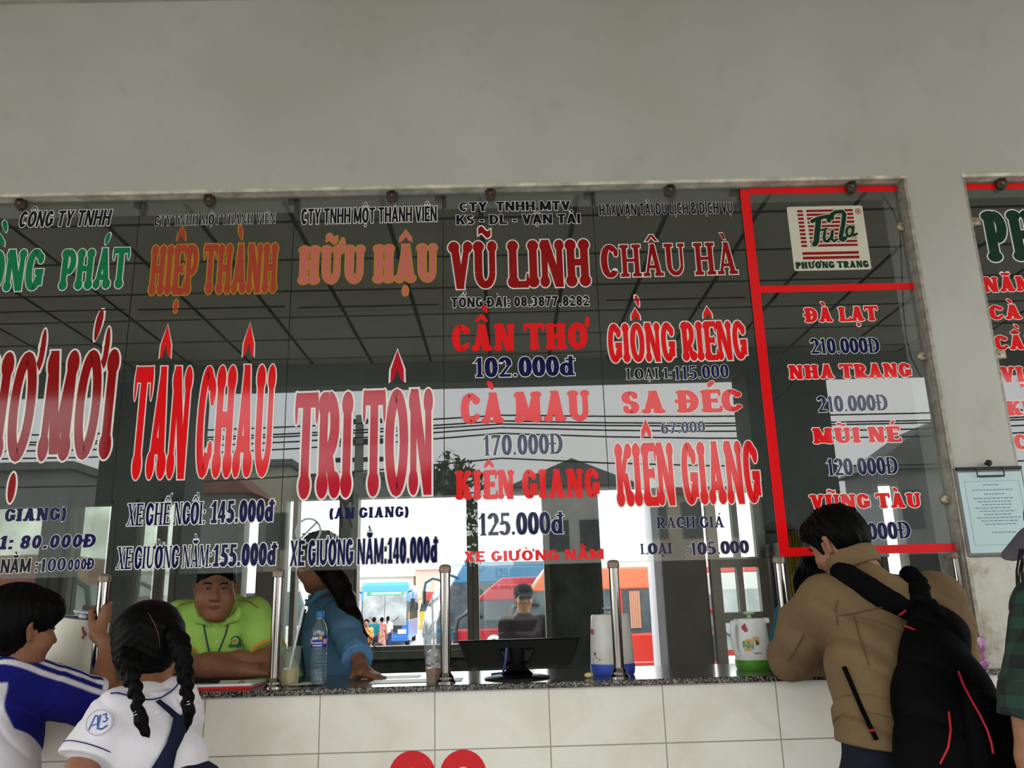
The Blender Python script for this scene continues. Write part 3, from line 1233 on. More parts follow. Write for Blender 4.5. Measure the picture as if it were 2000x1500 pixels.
b = MB(); b.box(-60, 60, 2.35, 6.4, -.65, -.12)
struct(b.build('floor_platform', CONC))
# booth
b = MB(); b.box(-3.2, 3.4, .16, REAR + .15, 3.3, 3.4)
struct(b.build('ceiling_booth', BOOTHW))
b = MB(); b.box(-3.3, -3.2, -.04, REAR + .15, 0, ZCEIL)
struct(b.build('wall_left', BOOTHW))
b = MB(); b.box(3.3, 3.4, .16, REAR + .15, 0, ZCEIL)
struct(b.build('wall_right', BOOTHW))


def rx(px, py=1200): return at(px, py, REAR)[0]


TOPZ, SILLZ = 2.1, 1.165
# rear wall: solid pieces, openings left free
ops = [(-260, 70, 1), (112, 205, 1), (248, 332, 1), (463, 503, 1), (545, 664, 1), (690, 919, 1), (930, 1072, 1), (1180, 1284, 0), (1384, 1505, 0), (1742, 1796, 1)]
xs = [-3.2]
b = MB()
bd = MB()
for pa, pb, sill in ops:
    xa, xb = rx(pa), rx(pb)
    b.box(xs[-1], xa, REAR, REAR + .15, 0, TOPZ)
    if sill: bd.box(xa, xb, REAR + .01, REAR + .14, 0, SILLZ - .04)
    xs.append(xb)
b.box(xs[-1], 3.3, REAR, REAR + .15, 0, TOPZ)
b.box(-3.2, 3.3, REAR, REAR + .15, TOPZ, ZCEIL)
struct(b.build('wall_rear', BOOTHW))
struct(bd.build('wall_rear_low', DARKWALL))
b = MB(); b.box(rx(545), rx(1072), REAR - .07, REAR + .16, SILLZ - .045, SILLZ)
b.box(rx(-260), rx(503), REAR - .05, REAR + .16, SILLZ - .045, SILLZ)
struct(b.build('trim_sill', SILLM))
# pillars and window frames of the rear wall
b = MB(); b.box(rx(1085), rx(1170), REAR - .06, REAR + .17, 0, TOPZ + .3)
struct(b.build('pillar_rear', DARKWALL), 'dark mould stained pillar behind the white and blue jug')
b = MB(); b.box(rx(1298), rx(1384), REAR - .05, REAR + .12, 0, TOPZ + .2)
struct(b.build('pillar_door', PILLARM), 'brown grey pillar beside the open rear door')
b = MB(); b.box(rx(1284) - .006, rx(1299), REAR - .04, REAR + .2, 0, TOPZ + .05)
struct(b.build('door_jamb', mat('white_paint', (.72, .68, .74), .5)))
b = MB(); b.box(rx(70), rx(93), REAR - .05, REAR + .2, 0, TOPZ); b.box(rx(94), rx(112), REAR - .03, REAR + .2, 0, TOPZ)
struct(b.build('pillar_left', SILLM))


def frame_win(n, pa, pb, gm, fm, muntins=(), w=.018):
    xa, xb = rx(pa), rx(pb)
    b = MB()
    for x in (xa, xb): b.box(x - w, x + w, REAR - .012, REAR + .1, SILLZ, TOPZ)
    for m_ in muntins:
        x = rx(m_); b.box(x - w * .8, x + w * .8, REAR - .012, REAR + .08, SILLZ, TOPZ)
    for z in (SILLZ + .012, TOPZ - .012): b.box(xa, xb, REAR - .012, REAR + .1, z - .014, z + .014)
    o = struct(b.build('window_%d' % n, fm))
    if gm is not None:
        b = MB(); b.box(xa, xb, REAR + .04, REAR + .046, SILLZ, TOPZ)
        b.build('window_pane', gm, o)
    return o


CLEAR = glass_mat('clear_pane', 1.32, (.92, .95, .93), .05, (.6, .62, .6))
MURKY = glass_mat('dirty_pane', 1.6, (.62, .66, .6), .42, (.34, .34, .27), 4)
frame_win(1, -260, 70, MURKY, OLIVE, (-90,))
frame_win(2, 112, 205, MURKY, OLIVE)
frame_win(3, 248, 332, MURKY, OLIVE, (300,))
frame_win(4, 463, 503, None, OLIVE)
frame_win(5, 545, 664, CLEAR, OLIVE, (570,))
frame_win(6, 690, 919, None, OLIVE)
frame_win(7, 930, 1072, CLEAR, OLIVE)
frame_win(8, 1742, 1796, CLEAR, OLIVE)
b = MB(); b.box(rx(664), rx(690), REAR - .03, REAR + .14, SILLZ, TOPZ)
b.box(rx(503), rx(545), REAR - .03, REAR + .14, 0, TOPZ)
struct(b.build('trim_6', PILLARM))
# latch on the window frame
b = MB(); xl = rx(679); b.tube([(xl, REAR - .035, 1.5), (xl + .025, REAR - .06, 1.49), (xl + .025, REAR - .06, 1.41), (xl, REAR - .035, 1.4)], .007)
props(b.build('window_latch', mat('dark_iron', (.03, .028, .025), .5, metal=.5)), 'dark latch handle on the frame above the woman in blue', 'latch')
# rear metal door with panes, swung inwards
hx = rx(1505)
dn = nrm(V(-1, -.13, 0))
dl = (hx - rx(1390)) * 1.02
dv = np.cross(dn, V(0, 0, 1))
b = MB()
B0 = V(hx, REAR - .02, 0)
for t0 in (0.03, .5 * dl, dl - .03):
    b.obox(B0 + dn * t0 + V(0, 0, 1.05), dn * (.03 if t0 != .5 * dl else .018), dv * .02, V(0, 0, 1.05))
for z in (.03, .62, 1.3, 1.62, 2.07):
    b.obox(B0 + dn * dl / 2 + V(0, 0, z), dn * dl / 2, dv * .018, V(0, 0, .03))
door = struct(b.build('door_1', mat('grey_brown_door', (.30, .27, .215), .5, var=.15)))
b = MB(); b.obox(B0 + dn * dl / 2 + V(0, 0, 1.05), dn * dl / 2, dv * .003, V(0, 0, 1.03))
b.build('door_pane', CLEAR, door)
# black cabinet beside the door, board, curtain
b = MB(); b.box(rx(1508), rx(1540), REAR - .3, REAR - .01, 0, 1.72)
cab = thing('switch_cabinet', 'tall narrow black cabinet with small labels beside the paned rear door', 'cabinet', (rx(1524), REAR - .15, 0))
b.build('body', mat('black_enamel', (.012, .012, .013), .35), cab, bevel=.006)
for z, h, nm_, cl in ((1.46, .03, 'red_sticker', (.5, .03, .04)), (1.33, .012, 'pale_sticker', (.6, .6, .58)), (1.25, .008, 'grey_sticker', (.2, .2, .2))):
    b = MB(); b.box(rx(1522) - .02, rx(1522) + .016, REAR - .305, REAR - .3, z - h, z + h)
    b.build('label_sticker', mat(nm_, cl, .5), cab)
b = MB()
ca, cb2 = at(1548, 1180, 1.25), at(1582, 1180, 1.25)
n = 26
poly = [(ca[0] + (cb2[0] - ca[0]) * i / n, 1.25 + .014 * math.sin(i * 1.9)) for i in range(n + 1)]
poly += [(x, y + .006) for x, y in poly[::-1]]
b.prism(poly, lambda u, v, t: V(u, v, t), .4, 1.72)
cur = thing('curtain', 'mustard yellow curtain hanging behind the man in the khaki jacket', 'curtain', (ca[0], 1.25, .4))
b.build('cloth', mat('mustard_cloth', (.30, .20, .012), .9, var=.2), cur)
b = MB(); b.tube([(ca[0] - .1, 1.25, 1.725), (cb2[0] + .15, 1.25, 1.725)], .01)
b.build('rod', BRONZE, cur)
b = MB()
pa, pb = at(1640, 965, 2.15), at(1738, 1088, 2.15)
b.box(pa[0], pb[0], 2.15, 2.19, pb[2], pa[2])
props(b.build('notice_board', mat('pale_blue_board', (.42, .45, .56), .6), bevel=.004), 'pale blue board on the rear wall beyond the red framed pane', 'board')

# ------------------------------------------------------------------ across the street (seen only as reflections)
def refl(px, py, Y):
    p = at(px, py, Y)
    return V(p[0], -Y, p[2])


def block(name, label, px0, px1, py, Y, m, depth=2.5, roof=None, win=0, gable=0, wcol=(.08, .09, .1)):
    a, c = refl(px0, py, Y), refl(px1, py, Y)
    x0, x1 = sorted((a[0], c[0]))
    z = (a[2] + c[2]) / 2
    h = thing(name, label, 'building', ((x0 + x1) / 2, -Y - depth / 2, 0))
    b = MB(); b.box(x0, x1, -Y - depth, -Y, 0, z); b.build('wall', m, h)
    b = MB()
    if gable:
        xm = (x0 + x1) / 2
        b.prism([(x0 - .3, z), (x1 + .3, z), (xm, z + gable)], lambda u, v, t: V(u, t, v), -Y - depth - .3, -Y + .3)
    else:
        b.box(x0 - .15, x1 + .15, -Y - depth, -Y + .25, z, z + .25)
    b.build('roof', roof or m, h)
    for i in range(win):
        x = x0 + (x1 - x0) * (i + .5) / win
        for zz in np.arange(1.2, z - 1.0, 2.6):
            b = MB(); b.box(x - .45, x + .45, -Y - .05, -Y + .06, zz, zz + 1.4)
            b.build('window', mat('far_window', wcol, .2), h)
    return h


W1 = mat('house_cream', (.5, .46, .36), .85, var=.15, vscale=1)
W2 = mat('house_grey', (.25, .26, .25), .85, var=.15, vscale=1)
W3 = mat('house_white', (.6, .6, .57), .85, var=.1, vscale=1)
RT = mat('red_roof', (.25, .10, .07), .8, var=.2, vscale=2)
RG = mat('grey_roof', (.16, .165, .16), .8, var=.2, vscale=2)
block('house', 'low grey shed reflected at the far left of the panes', -420, 140, 925, 24, W2, roof=RG)
block('house', 'cream house with windows reflected in the TÂN CHÂU pane', 440, 566, 912, 30, W1, roof=RG, win=3)
block('house', 'red roofed house reflected low in the TÂN CHÂU pane', 375, 480, 965, 24, W2, roof=RT, gable=1.0)
block('house', 'long grey house reflected behind the TRI TÔN letters', 575, 880, 935, 33, W2, roof=RG, win=5)
block('house', 'white house reflected behind the KIÊN GIANG letters', 1000, 1235, 950, 36, W3, roof=RG, gable=1.3, win=4)
block('house', 'small cream house reflected beside the red frame', 1240, 1460, 965, 30, W1, roof=RT, win=3)
block('house', 'gabled grey house reflected in the red framed pane', 1700, 1960, 915, 28, W2, roof=RG, gable=1.8, win=2)
pl = thing('utility_pole', 'concrete utility pole with crossarms reflected behind the TRI TÔN letters', 'pole', refl(703, 1100, 21) * V(1, 1, 0))
pz = refl(703, 812, 21)
b = MB(); b.tube([(pz[0], -21, 0), (pz[0], -21, pz[2])], [.17, .12], 12); b.build('shaft', mat('pole_concrete', (.22, .22, .2), .8), pl, True)
for dz in (.15, .75, 1.3):
    b = MB(); b.box(pz[0] - .8, pz[0] + .8, -21.15, -21.03, pz[2] - dz - .06, pz[2] - dz + .06); b.build('crossarm', mat('dark_iron', (0, 0, 0)), pl)
b = MB()
for i in range(14):
    a_ = i * .7
    b.tube([(pz[0] - .5 + .3 * math.cos(a_), -21.3 + .1 * math.sin(a_ * 2), pz[2] - 1.6), (pz[0] - .3 + .5 * math.sin(a_ * 1.7), -21.2, pz[2] - 2.9 + .4 * math.cos(a_))], .04, 6)
b.build('cable_coil', mat('cable_black', (.01, .01, .01), .6), pl)
for i, (py, sag) in enumerate(((815, .25), (826, .3), (832, .28), (839, .35), (850, .4), (898, .5))):
    z = refl(1000, py, 21)[2]
    b = MB()
    b.tube([(x, -20.7, z + sag * ((x % 24) / 12 - 1) ** 2 - sag) for x in np.arange(-48, 48.1, 3)], .024, 6)
    props(b.build('overhead_wire', mat('cable_black', (0, 0, 0))), 'thin black overhead wire among those reflected across the panes', 'wire', 'overhead wires reflected across the panes')

LEAF = mat('tree_leaves', (.035, .07, .025), .7, var=.5, vscale=6)


def tree(label, x, y, z0, h, r, seed, g=None):
    rnd = random.Random(seed)
    t = thing('tree', label, 'tree', (x, y, z0), g)
    b = MB(); b.tube([(x, y, z0), (x + .1, y, z0 + h * .35), (x - .05, y, z0 + h * .6)], [.18, .13, .07], 8); b.build('trunk', mat('bark', (.1, .08, .06), .9), t, True)
    b = MB()
    for i in range(900):
        a, e_, q = rnd.uniform(0, 2 * PI), rnd.uniform(-1, 1), rnd.random() ** .4
        c = V(x + r * q * math.cos(a) * math.sqrt(1 - e_ * e_), y + r * q * math.sin(a) * math.sqrt(1 - e_ * e_), z0 + h * .66 + h * .34 * q * e_)
        d1, d2 = nrm([rnd.gauss(0, 1) for _ in range(3)]), nrm([rnd.gauss(0, 1) for _ in range(3)])
        s_ = rnd.uniform(.12, .26)
        b.quad(c - d1 * s_, c + d2 * s_ * .5, c + d1 * s_, c - d2 * s_ * .5)
    b.build('foliage', LEAF, t)


p = refl(885, 1100, 26); tree('dark bushy tree reflected between two panes', p[0], -26, 0, refl(885, 878, 26)[2], 1.3, 3)
# ------------------------------------------------------------------ glass panes with lettering
PANE = glass_mat('front_glass', 1.73, (.91, .935, .92))
RED = mat('red_vinyl', (.86, .008, .012), .07, spec=.32)
DRED = mat('dark_red_vinyl', (.30, .002, .004), .07, spec=.32)
CRIM = mat('crimson_vinyl', (.55, .008, .03), .07, spec=.32)
BRICK = mat('brick_vinyl', (.42, .055, .03), .07, spec=.32)
SALM = mat('salmon_vinyl', (.60, .16, .12), .07, spec=.32)
GREEN = mat('green_vinyl', (.0, .20, .07), .07, spec=.32)
DGREEN = mat('dark_green_vinyl', (.003, .035, .018), .07, spec=.32)
NAVY = mat('navy_vinyl', (.006, .006, .07), .07, spec=.32)
BLACKV = mat('black_vinyl', (.004, .004, .012), .07, spec=.32)
WHITEV = mat('white_vinyl', (.86, .84, .78), .1, spec=.3)
OCHRE = mat('ochre_vinyl', (.50, .27, .02), .07, spec=.32)
GREYV = mat('grey_vinyl', (.36, .37, .37), .4, spec=.3)
XJ = [-1.972, -1.384, -.784, -.2075, .378, .958, 1.593]
NAMES = ['with green lettering above dark red CHỢ MỚI', 'with brick red lettering above bright red TÂN CHÂU', 'with salmon lettering above crimson TRI TÔN', 'with dark red lettering above red CẦN THƠ', 'with GIỒNG RIÊNG and SA ĐÉC lines', 'with a red border and ĐÀ LẠT prices']
PN = []


def pane(x0, x1, lab):
    t = thing('glass_sign', lab, 'glass sign', ((x0 + x1) / 2, 0, ZB), 'lettered glass panes of the ticket windows')
    b = MB(); b.box(x0 + .0015, x1 - .0015, -.005, .005, ZB, ZT + .006)
    b.build('glass', PANE, t)
    return t


for i in range(6):
    PN.append(pane(XJ[i], XJ[i + 1], 'tall clear glass ticket pane ' + NAMES[i]))
PR = pane(1.84, 2.45, 'glass pane beyond the grey pillar with dark green and red lettering')


def strip(parent, x0, x1, z0, z1, m, name='border_strip', Y=-.0062):
    b = MB(); b.box(x0, x1, Y, Y + .0008, z0, z1)
    return b.build(name, m, parent)


P = PN[0]
letters('CÔNG TY TNHH', 'sans', (35, 444), (213, 440), 413, BLACKV, WHITEV, .0028, P, shear=.1, weight=1.1)
letters('ĐỒNG', 'bone', (-72, 572), (80, 567), 490, GREEN, WHITEV, .0035, P)
letters('PHÁT', 'bone', (113, 567), (246, 563), 487, GREEN, WHITEV, .0035, P)
letters('CHỢ', 'bone', (-100, 906), (58, 902), 690, DRED, WHITEV, .007, P)
letters('MỚI', 'bone', (70, 902), (214, 897), 686, DRED, WHITEV, .007, P)
letters('(AN GIANG)', 'slab', (-64, 1021), (127, 1016), 995, NAVY, WHITEV, .001, P, weight=.8)
letters('LOẠI 1: 80.000Đ', 'heavy', (-104, 1076), (185, 1069), 1049, NAVY, WHITEV, .002, P, shear=.08, weight=.9)
letters('ĐÃ NẰM :', 'sans', (-44, 1122), (73, 1117), 1094, BLACKV, WHITEV, .002, P)
letters('100', 'serif', (76, 1117), (127, 1114), 1092, NAVY, WHITEV, .002, P)
letters('000Đ', 'heavy', (131, 1115), (183, 1112), 1092, NAVY, WHITEV, .002, P, weight=.85)
P = PN[1]
letters('CTY TNHH MỘT THÀNH VIÊN', 'serif', (301, 441), (538, 436), 421, BLACKV, WHITEV, .0013, P, weight=1.35)
letters('HIỆP THÀNH', 'bone', (289, 577), (539, 572), 479, BRICK, OCHRE, .0045, P)
letters('TÂN CHÂU', 'bone', (247, 938), (529, 932), 717, RED, WHITEV, .0045, P)
letters('XE GHẾ NGỒI:', 'serif', (247, 1027), (400, 1023), 984, NAVY, WHITEV, .0032, P, weight=1.5)
letters('145.000đ', 'sans', (411, 1022), (533, 1018), 979, NAVY, WHITEV, .0035, P, weight=1.25)
letters('XE GIƯỜNG NẰM:', 'serif', (227, 1112), (412, 1107), 1069, NAVY, WHITEV, .0032, P, weight=1.5)
letters('155.000đ', 'sans', (415, 1107), (538, 1103), 1064, NAVY, WHITEV, .0035, P, weight=1.25)
P = PN[2]
letters('CTY TNHH MỘT THÀNH VIÊN', 'sans', (588, 438), (853, 432), 408, BLACKV, WHITEV, .0028, P, weight=1.15)
letters('HỮU HẬU', 'slab', (582, 555), (854, 550), 481, SALM, OCHRE, .0045, P, weight=1.1)
letters('TRI', 'bone', (571, 976), (686, 972), 768, CRIM, WHITEV, .007, P, weight=1.15)
letters('TÔN', 'bone', (707, 971), (846, 966), 763, CRIM, WHITEV, .007, P, weight=1.1)
letters('(AN GIANG)', 'slab', (644, 1014), (797, 1010), 992, NAVY, None, 0, P, weight=.95)
letters('XE GIƯỜNG NẰM:140.000đ', 'sans', (566, 1106), (854, 1098), 1056, NAVY, WHITEV, .0035, P, weight=1.25)
P = PN[3]
letters('CTY  TNHH MTV', 'heavy', (897, 413), (1114, 410), 395, BLACKV, WHITEV, .002, P, weight=.9)
letters('KS - DL - VẬN TẢI', 'heavy', (891, 439), (1134, 436), 420, BLACKV, WHITEV, .002, P, weight=.9)
letters('VŨ LINH', 'bone', (877, 565), (1155, 559), 472, DRED, WHITEV, .0045, P, weight=1.1)
letters('TỔNG ĐÀI: 08.3877.8282', 'heavy', (881, 601), (1151, 597), 581, BLACKV, WHITEV, .002, P, weight=.95)
letters('CẦN THƠ', 'slab', (883, 687), (1152, 682), 634, RED, None, 0, P)
letters('102.000đ', 'square', (926, 737), (1121, 733), 699, NAVY, WHITEV, .003, P, weight=1.3)
letters('CÀ MAU', 'slab', (900, 829), (1154, 822), 768, RED, None, 0, P)
letters('170.000Đ', 'serif', (943, 890), (1099, 886), 850, NAVY, WHITEV, .0024, P, weight=1.25)
letters('KIÊN GIANG', 'slab', (889, 977), (1173, 972), 919, RED, None, 0, P)
letters('125.000đ', 'serif', (935, 1046), (1100, 1042), 1003, NAVY, WHITEV, .0024, P, weight=1.25)
letters('XE GIƯỜNG NẰM', 'heavy', (906, 1098), (1180, 1092), 1077, RED, None, 0, P)
P = PN[4]
letters('HTX VẬN TẢI DU LỊCH & DỊCH VỤ', 'sans', (1171, 421), (1432, 416), 399, BLACKV, WHITEV, .0012, P, weight=1.05)
letters('CHÂU HÀ', 'square', (1177, 542), (1442, 535), 479, DRED, WHITEV, .0035, P, weight=1.35)
letters('GIỒNG RIÊNG', 'bone', (1190, 709), (1462, 702), 632, RED, WHITEV, .0045, P)
letters('LOẠI 1:', 'square', (1224, 741), (1313, 739), 720, BLACKV, WHITEV, .002, P, weight=1.25)
letters('115.000', 'serif', (1317, 742), (1424, 737), 716, NAVY, WHITEV, .0018, P, weight=1.1)
letters('SA ĐÉC', 'slab', (1215, 809), (1451, 804), 764, RED, WHITEV, .0025, P, weight=.95)
letters('67.000', 'serif', (1292, 847), (1378, 844), 825, NAVY, WHITEV, .0014, P)
letters('KIÊN GIANG', 'bone', (1206, 990), (1490, 983), 866, RED, WHITEV, .004, P)
letters('RẠCH GIÁ', 'square', (1283, 1032), (1415, 1030), 1010, NAVY, WHITEV, .0008, P, weight=1.3)
letters('LOẠI', 'square', (1251, 1083), (1313, 1081), 1062, NAVY, None, 0, P, weight=1.6)
letters(':105.000', 'serif', (1340, 1085), (1463, 1080), 1060, NAVY, WHITEV, .0012, P, weight=1.4)
for k in (0, 1, 2, 4):
    py = {0: 608, 1: 603, 2: 599, 4: 585}[k]
    z = at((130, 410, 720, 0, 1312)[k], py)[2]
    strip(PN[k], XJ[k] + (.0 if k == 0 else .03), XJ[k + 1] - .02, z - .0025, z + .0025, BLACKV, 'line_strip')
# no-smoking sticker
c = at(602, 1037, -.0062); r = .046
st = None
b = MB()
for i in range(40):
    a0, a1 = 2 * PI * i / 40, 2 * PI * (i + 1) / 40
    q = lambda a, k: c + V(k * math.cos(a), 0, k * math.sin(a))
    b.quad(q(a0, r), q(a1, r), q(a1, r * .84), q(a0, r * .84))
d1 = nrm(V(1, 0, 1)); d2 = nrm(V(1, 0, -1)) * .0042
b.quad(c - d1 * r * .9 - d2, c + d1 * r * .9 - d2, c + d1 * r * .9 + d2, c - d1 * r * .9 + d2)
for sx_ in (-.026, -.021):
    pts = [(sx_, -.012), (sx_, .002), (sx_ + .008, .008), (sx_ + .011, .016), (sx_ + .02, .022)]
    for (u0, v0), (u1, v1) in zip(pts, pts[1:]):
        b.quad(c + V(u0, 0, v0), c + V(u0 + .0012, 0, v0), c + V(u1 + .0012, 0, v1), c + V(u1, 0, v1))
b.quad(c + V(-.021, -.0002, -.013), c + V(-.014, -.0002, -.013), c + V(-.009, -.0002, -.008), c + V(-.021, -.0002, -.008), 1)
b.quad(c + V(-.002, -.0002, -.012), c + V(.022, -.0002, -.011), c + V(.022, -.0002, -.005), c + V(.004, -.0002, -.006), 1)
b.build('no_smoking_sticker', [GREYV, BLACKV], PN[2])['label'] = 'grey round no-smoking sticker'
# red framed pane
P = PN[5]
x0, x1 = XJ[5] + .003, XJ[6] - .012
strip(P, x0, x0 + .036, ZB + .004, ZT - .008, RED)
strip(P, x0 + .036, x1, ZT - .03, ZT - .004, RED)
zm = at(1620, 564)[2]
strip(P, x0 + .036, x1 + .004, zm - .013, zm + .015, RED)
strip(P, x0 + .036, x1, ZB + .004, ZB + .034, RED)
for s_, bl, br, tp in (('ĐÀ LẠT', (1573, 630), (1716, 626), 601), ('NHA TRANG', (1542, 741), (1782, 736), 713), ('MŨI NÉ', (1589, 867), (1759, 863), 836), ('VŨNG TÀU', (1584, 995), (1801, 991), 966)):
    letters(s_, 'slab', bl, br, tp, RED, WHITEV, .0032, P, weight=.9)
for s_, bl, br, tp in (('210.000Đ', (1585, 691), (1719, 689), 661), ('210.000Đ', (1599, 805), (1735, 801), 774), ('120 000Đ', (1617, 929), (1755, 925), 896), ('.000Đ', (1688, 1055), (1780, 1051), 1022)):
    letters(s_, 'serif', bl, br, tp, NAVY, WHITEV, .0022, P, weight=1.3)
# logo board on the pane
LG = -.0062
bx0, bx1 = at(1543, 468)[0], at(1692, 466)[0]
bz0, bz1 = at(1620, 529)[2], at(1612, 404)[2]
lw, lh = bx1 - bx0, bz1 - bz0


def lp(u, v, k=0.): return V(bx0 + u * lw, LG - k, bz0 + v * lh)


b = MB()
rr = .03
poly = []
for cx_, cy_, a0 in ((1 - rr, 1 - rr, 0), (rr, 1 - rr, 90), (rr, rr, 180), (1 - rr, rr, 270)):
    poly += [(cx_ + rr * math.cos(math.radians(a0 + i * 22.5)), cy_ + rr * math.sin(math.radians(a0 + i * 22.5))) for i in range(5)]
b.prism(poly, lambda u, v, t: lp(u, v, t), -.0009, 0)
logo = b.build('logo_board', mat('cream_board', (.66, .62, .5), .5), P)
b = MB()
for i in range(10):
    v = .945 - i * .0605
    for u0, u1 in ((.13, .205), (.25, .865)):
        b.quad(lp(u0, v - .036, .0004), lp(u1, v - .036, .0004), lp(u1, v, .0004), lp(u0, v, .0004))
for v in (.285, .215):
    b.quad(lp(.13, v - .043, .0004), lp(.865, v - .043, .0004), lp(.865, v, .0004), lp(.13, v, .0004))
b.build('stripes', DRED, logo)


def script(pts_list, m, k, grow, name, parent, fn=lp):
    b = MB()
    for pts, w in pts_list:
        n = len(pts)
        k += 2.5e-5
        for i in range(n - 1):
            (u0, v0), (u1, v1) = pts[i], pts[i + 1]
            du, dv_ = u1 - u0, v1 - v0
            L = math.hypot(du, dv_) + 1e-9
            ww = w + grow
            nu, nv = -dv_ / L * ww, du / L * ww
            b.quad(fn(u0 - nu, v0 - nv, k), fn(u1 - nu, v1 - nv, k), fn(u1 + nu, v1 + nv, k), fn(u0 + nu, v0 + nv, k))
            k += 1e-5
            for cu, cv in (pts[i], pts[i + 1]):
                k += 1e-5
                vs = [fn(cu + ww * math.cos(q * PI / 5), cv + ww * math.sin(q * PI / 5), k) for q in range(10)]
                b.add(vs, [tuple(range(10))])
    return b.build(name, m, parent)


F_ = [([(.30, .40), (.33, .44), (.355, .58), (.40, .80)], .036), ([(.31, .76), (.38, .80), (.47, .825), (.535, .835), (.53, .76)], .028), ([(.36, .61), (.43, .625), (.49, .64)], .016),
      ([(.46, .60), (.435, .50), (.44, .45), (.475, .44), (.53, .50), (.56, .60)], .02), ([(.56, .6), (.535, .48), (.56, .44), (.6, .47)], .018),
      ([(.575, .80), (.58, .86), (.64, .90), (.72, .905), (.745, .86), (.71, .70), (.66, .52), (.655, .47), (.68, .455), (.71, .49)], .028),
      ([(.83, .62), (.80, .67), (.755, .64), (.735, .57), (.75, .51), (.785, .515), (.82, .57), (.84, .66)], .018), ([(.84, .66), (.815, .55), (.83, .52), (.87, .55)], .017)]
script(F_, mat('cream_board', (0, 0, 0)), .0006, .014, 'script_outline', logo)
script(F_, DGREEN, .0022, 0, 'script_lettering', logo)
o_ = [([(.935 + .035 * math.cos(q * PI / 8), .905 + .042 * math.sin(q * PI / 8)) for q in range(17)], .004), ([(.925, .885), (.925, .925), (.945, .925), (.945, .907), (.925, .905), (.947, .885)], .004)]
script(o_, DRED, .0004, 0, 'registered_mark', logo)
letters_w('PHƯƠNG TRANG', 'slab', lp(.02, .03, .0013), lp(.97, .03, .0013), lh * .105, DGREEN, None, 0, logo, weight=1.1)
# pane beyond the pillar
strip(PR, 1.842, 2.45, ZT - .03, ZT - .004, RED)
letters('PHƯƠNG', 'slab', (1932, 512), (2270, 500), 412, DGREEN, WHITEV, .005, PR)
for s_, x_, y_, t_, w_ in (('NĂM CĂN', 1922, 571, 541, 205), ('CÀ MAU', 1934, 625, 596, 190), ('CẦN THƠ', 1945, 684, 655, 200), ('VỊ THANH', 1957, 747, 716, 215), ('KIÊN GIANG', 1968, 812, 783, 260), ('CHÂU ĐỐC', 1984, 878, 848, 230)):
    letters(s_, 'slab', (x_, y_), (x_ + w_, y_ - 6), t_, RED, WHITEV, .003, PR, weight=.9)

# clamps that hold the panes
def clamp(label, c, rot=0., round_=False):
    t = thing('glass_clamp', label, 'clamp', c, 'bronze clamps holding the glass panes')
    b = MB()
    if round_:
        b.lathe([(0, -.017), (.013, -.016), (.019, -.012), (.02, -.006)], c, 20, rot=np.array([[1, 0, 0], [0, 0, 1], [0, 1, 0]], float))
        b.box(c[0] + .004, c[0] + .028, c[1] - .012, c[1] - .006, c[2] - .016, c[2] + .016)
    else:
        n = 10
        poly = [(-.021, .0), (-.021, -.02)] + [(.021 * math.cos(PI + PI * i / n), -.02 + .02 * math.sin(PI + PI * i / n)) for i in range(1, n)] + [(.021, -.02), (.021, 0)]
        b.prism(poly, lambda u, v, q: V(c[0] + u, c[1] + q, c[2] + v), -.024, -.006)
        b.box(c[0] - .013, c[0] + .013, c[1] - .036, c[1] - .006, c[2] - .002, c[2] + .012)
    b.build('body', BRONZE if not round_ else mat('worn_brass_clamp', (.42, .34, .25), .4, metal=.6, var=.3, vscale=40), t, bevel=.0015)
    b = MB(); b.lathe([(0, -.029 if not round_ else -.019), (.005, -.029 if not round_ else -.019), (.006, -.022 if not round_ else -.015)], V(c[0], c[1], c[2] - (.016 if not round_ else 0)), 10, rot=np.array([[1, 0, 0], [0, 0, 1], [0, 1, 0]], float))
    b.build('screw', CAPM, t)


tops = [(47, 'CHỢ MỚI'), (412, 'TÂN CHÂU'), (767, 'TRI TÔN'), (958, 'CẦN THƠ'), (1308, 'GIỒNG RIÊNG')]
for px, nm in tops:
    x = at(px, 390)[0]
    clamp('dark bronze clamp at the top edge of the %s pane' % nm, V(x, 0, ZT + .004))
clamp('dark bronze clamp across the red top border above the logo board', V(at(1660, 372)[0], 0, ZT + .002))
clamp('dark bronze clamp at the top of the pane beyond the pillar', V(at(1951, 363)[0], 0, ZT + .002))
for py, nm in ((443, 'beside the logo board'), (697, 'beside the NHA TRANG line'), (977, 'beside the VŨNG TÀU line')):
    z = at(1800, py)[2]
    clamp('round worn clamp on the pane edge %s' % nm, V(1.575, 0, z), round_=True)
for py, nm in ((435, 'beside the dark green letters'), (695, 'beside the CẦN THƠ line')):
    clamp('round worn clamp %s on the pane beyond the pillar' % nm, V(1.858, 0, at(1900, py)[2]), round_=True)
for i in range(1, 6):
    t = thing('corner_bracket', 'black bracket behind the top of the joint %s' % ('between the first two panes', 'right of the TÂN CHÂU pane', 'right of the TRI TÔN pane', 'right of the CẦN THƠ pane', 'at the top corner of the red border')[i - 1], 'bracket', (XJ[i], .02, ZT - .01), 'black brackets at the pane joints')
    b = MB(); b.box(XJ[i] - .032, XJ[i] + .012, .006, .03, ZT - .02, ZT); b.box(XJ[i] - .004, XJ[i] + .014, .006, .03, ZT - .055, ZT)
    b.build('plate', mat('black_enamel', (0, 0, 0)), t, bevel=.002)

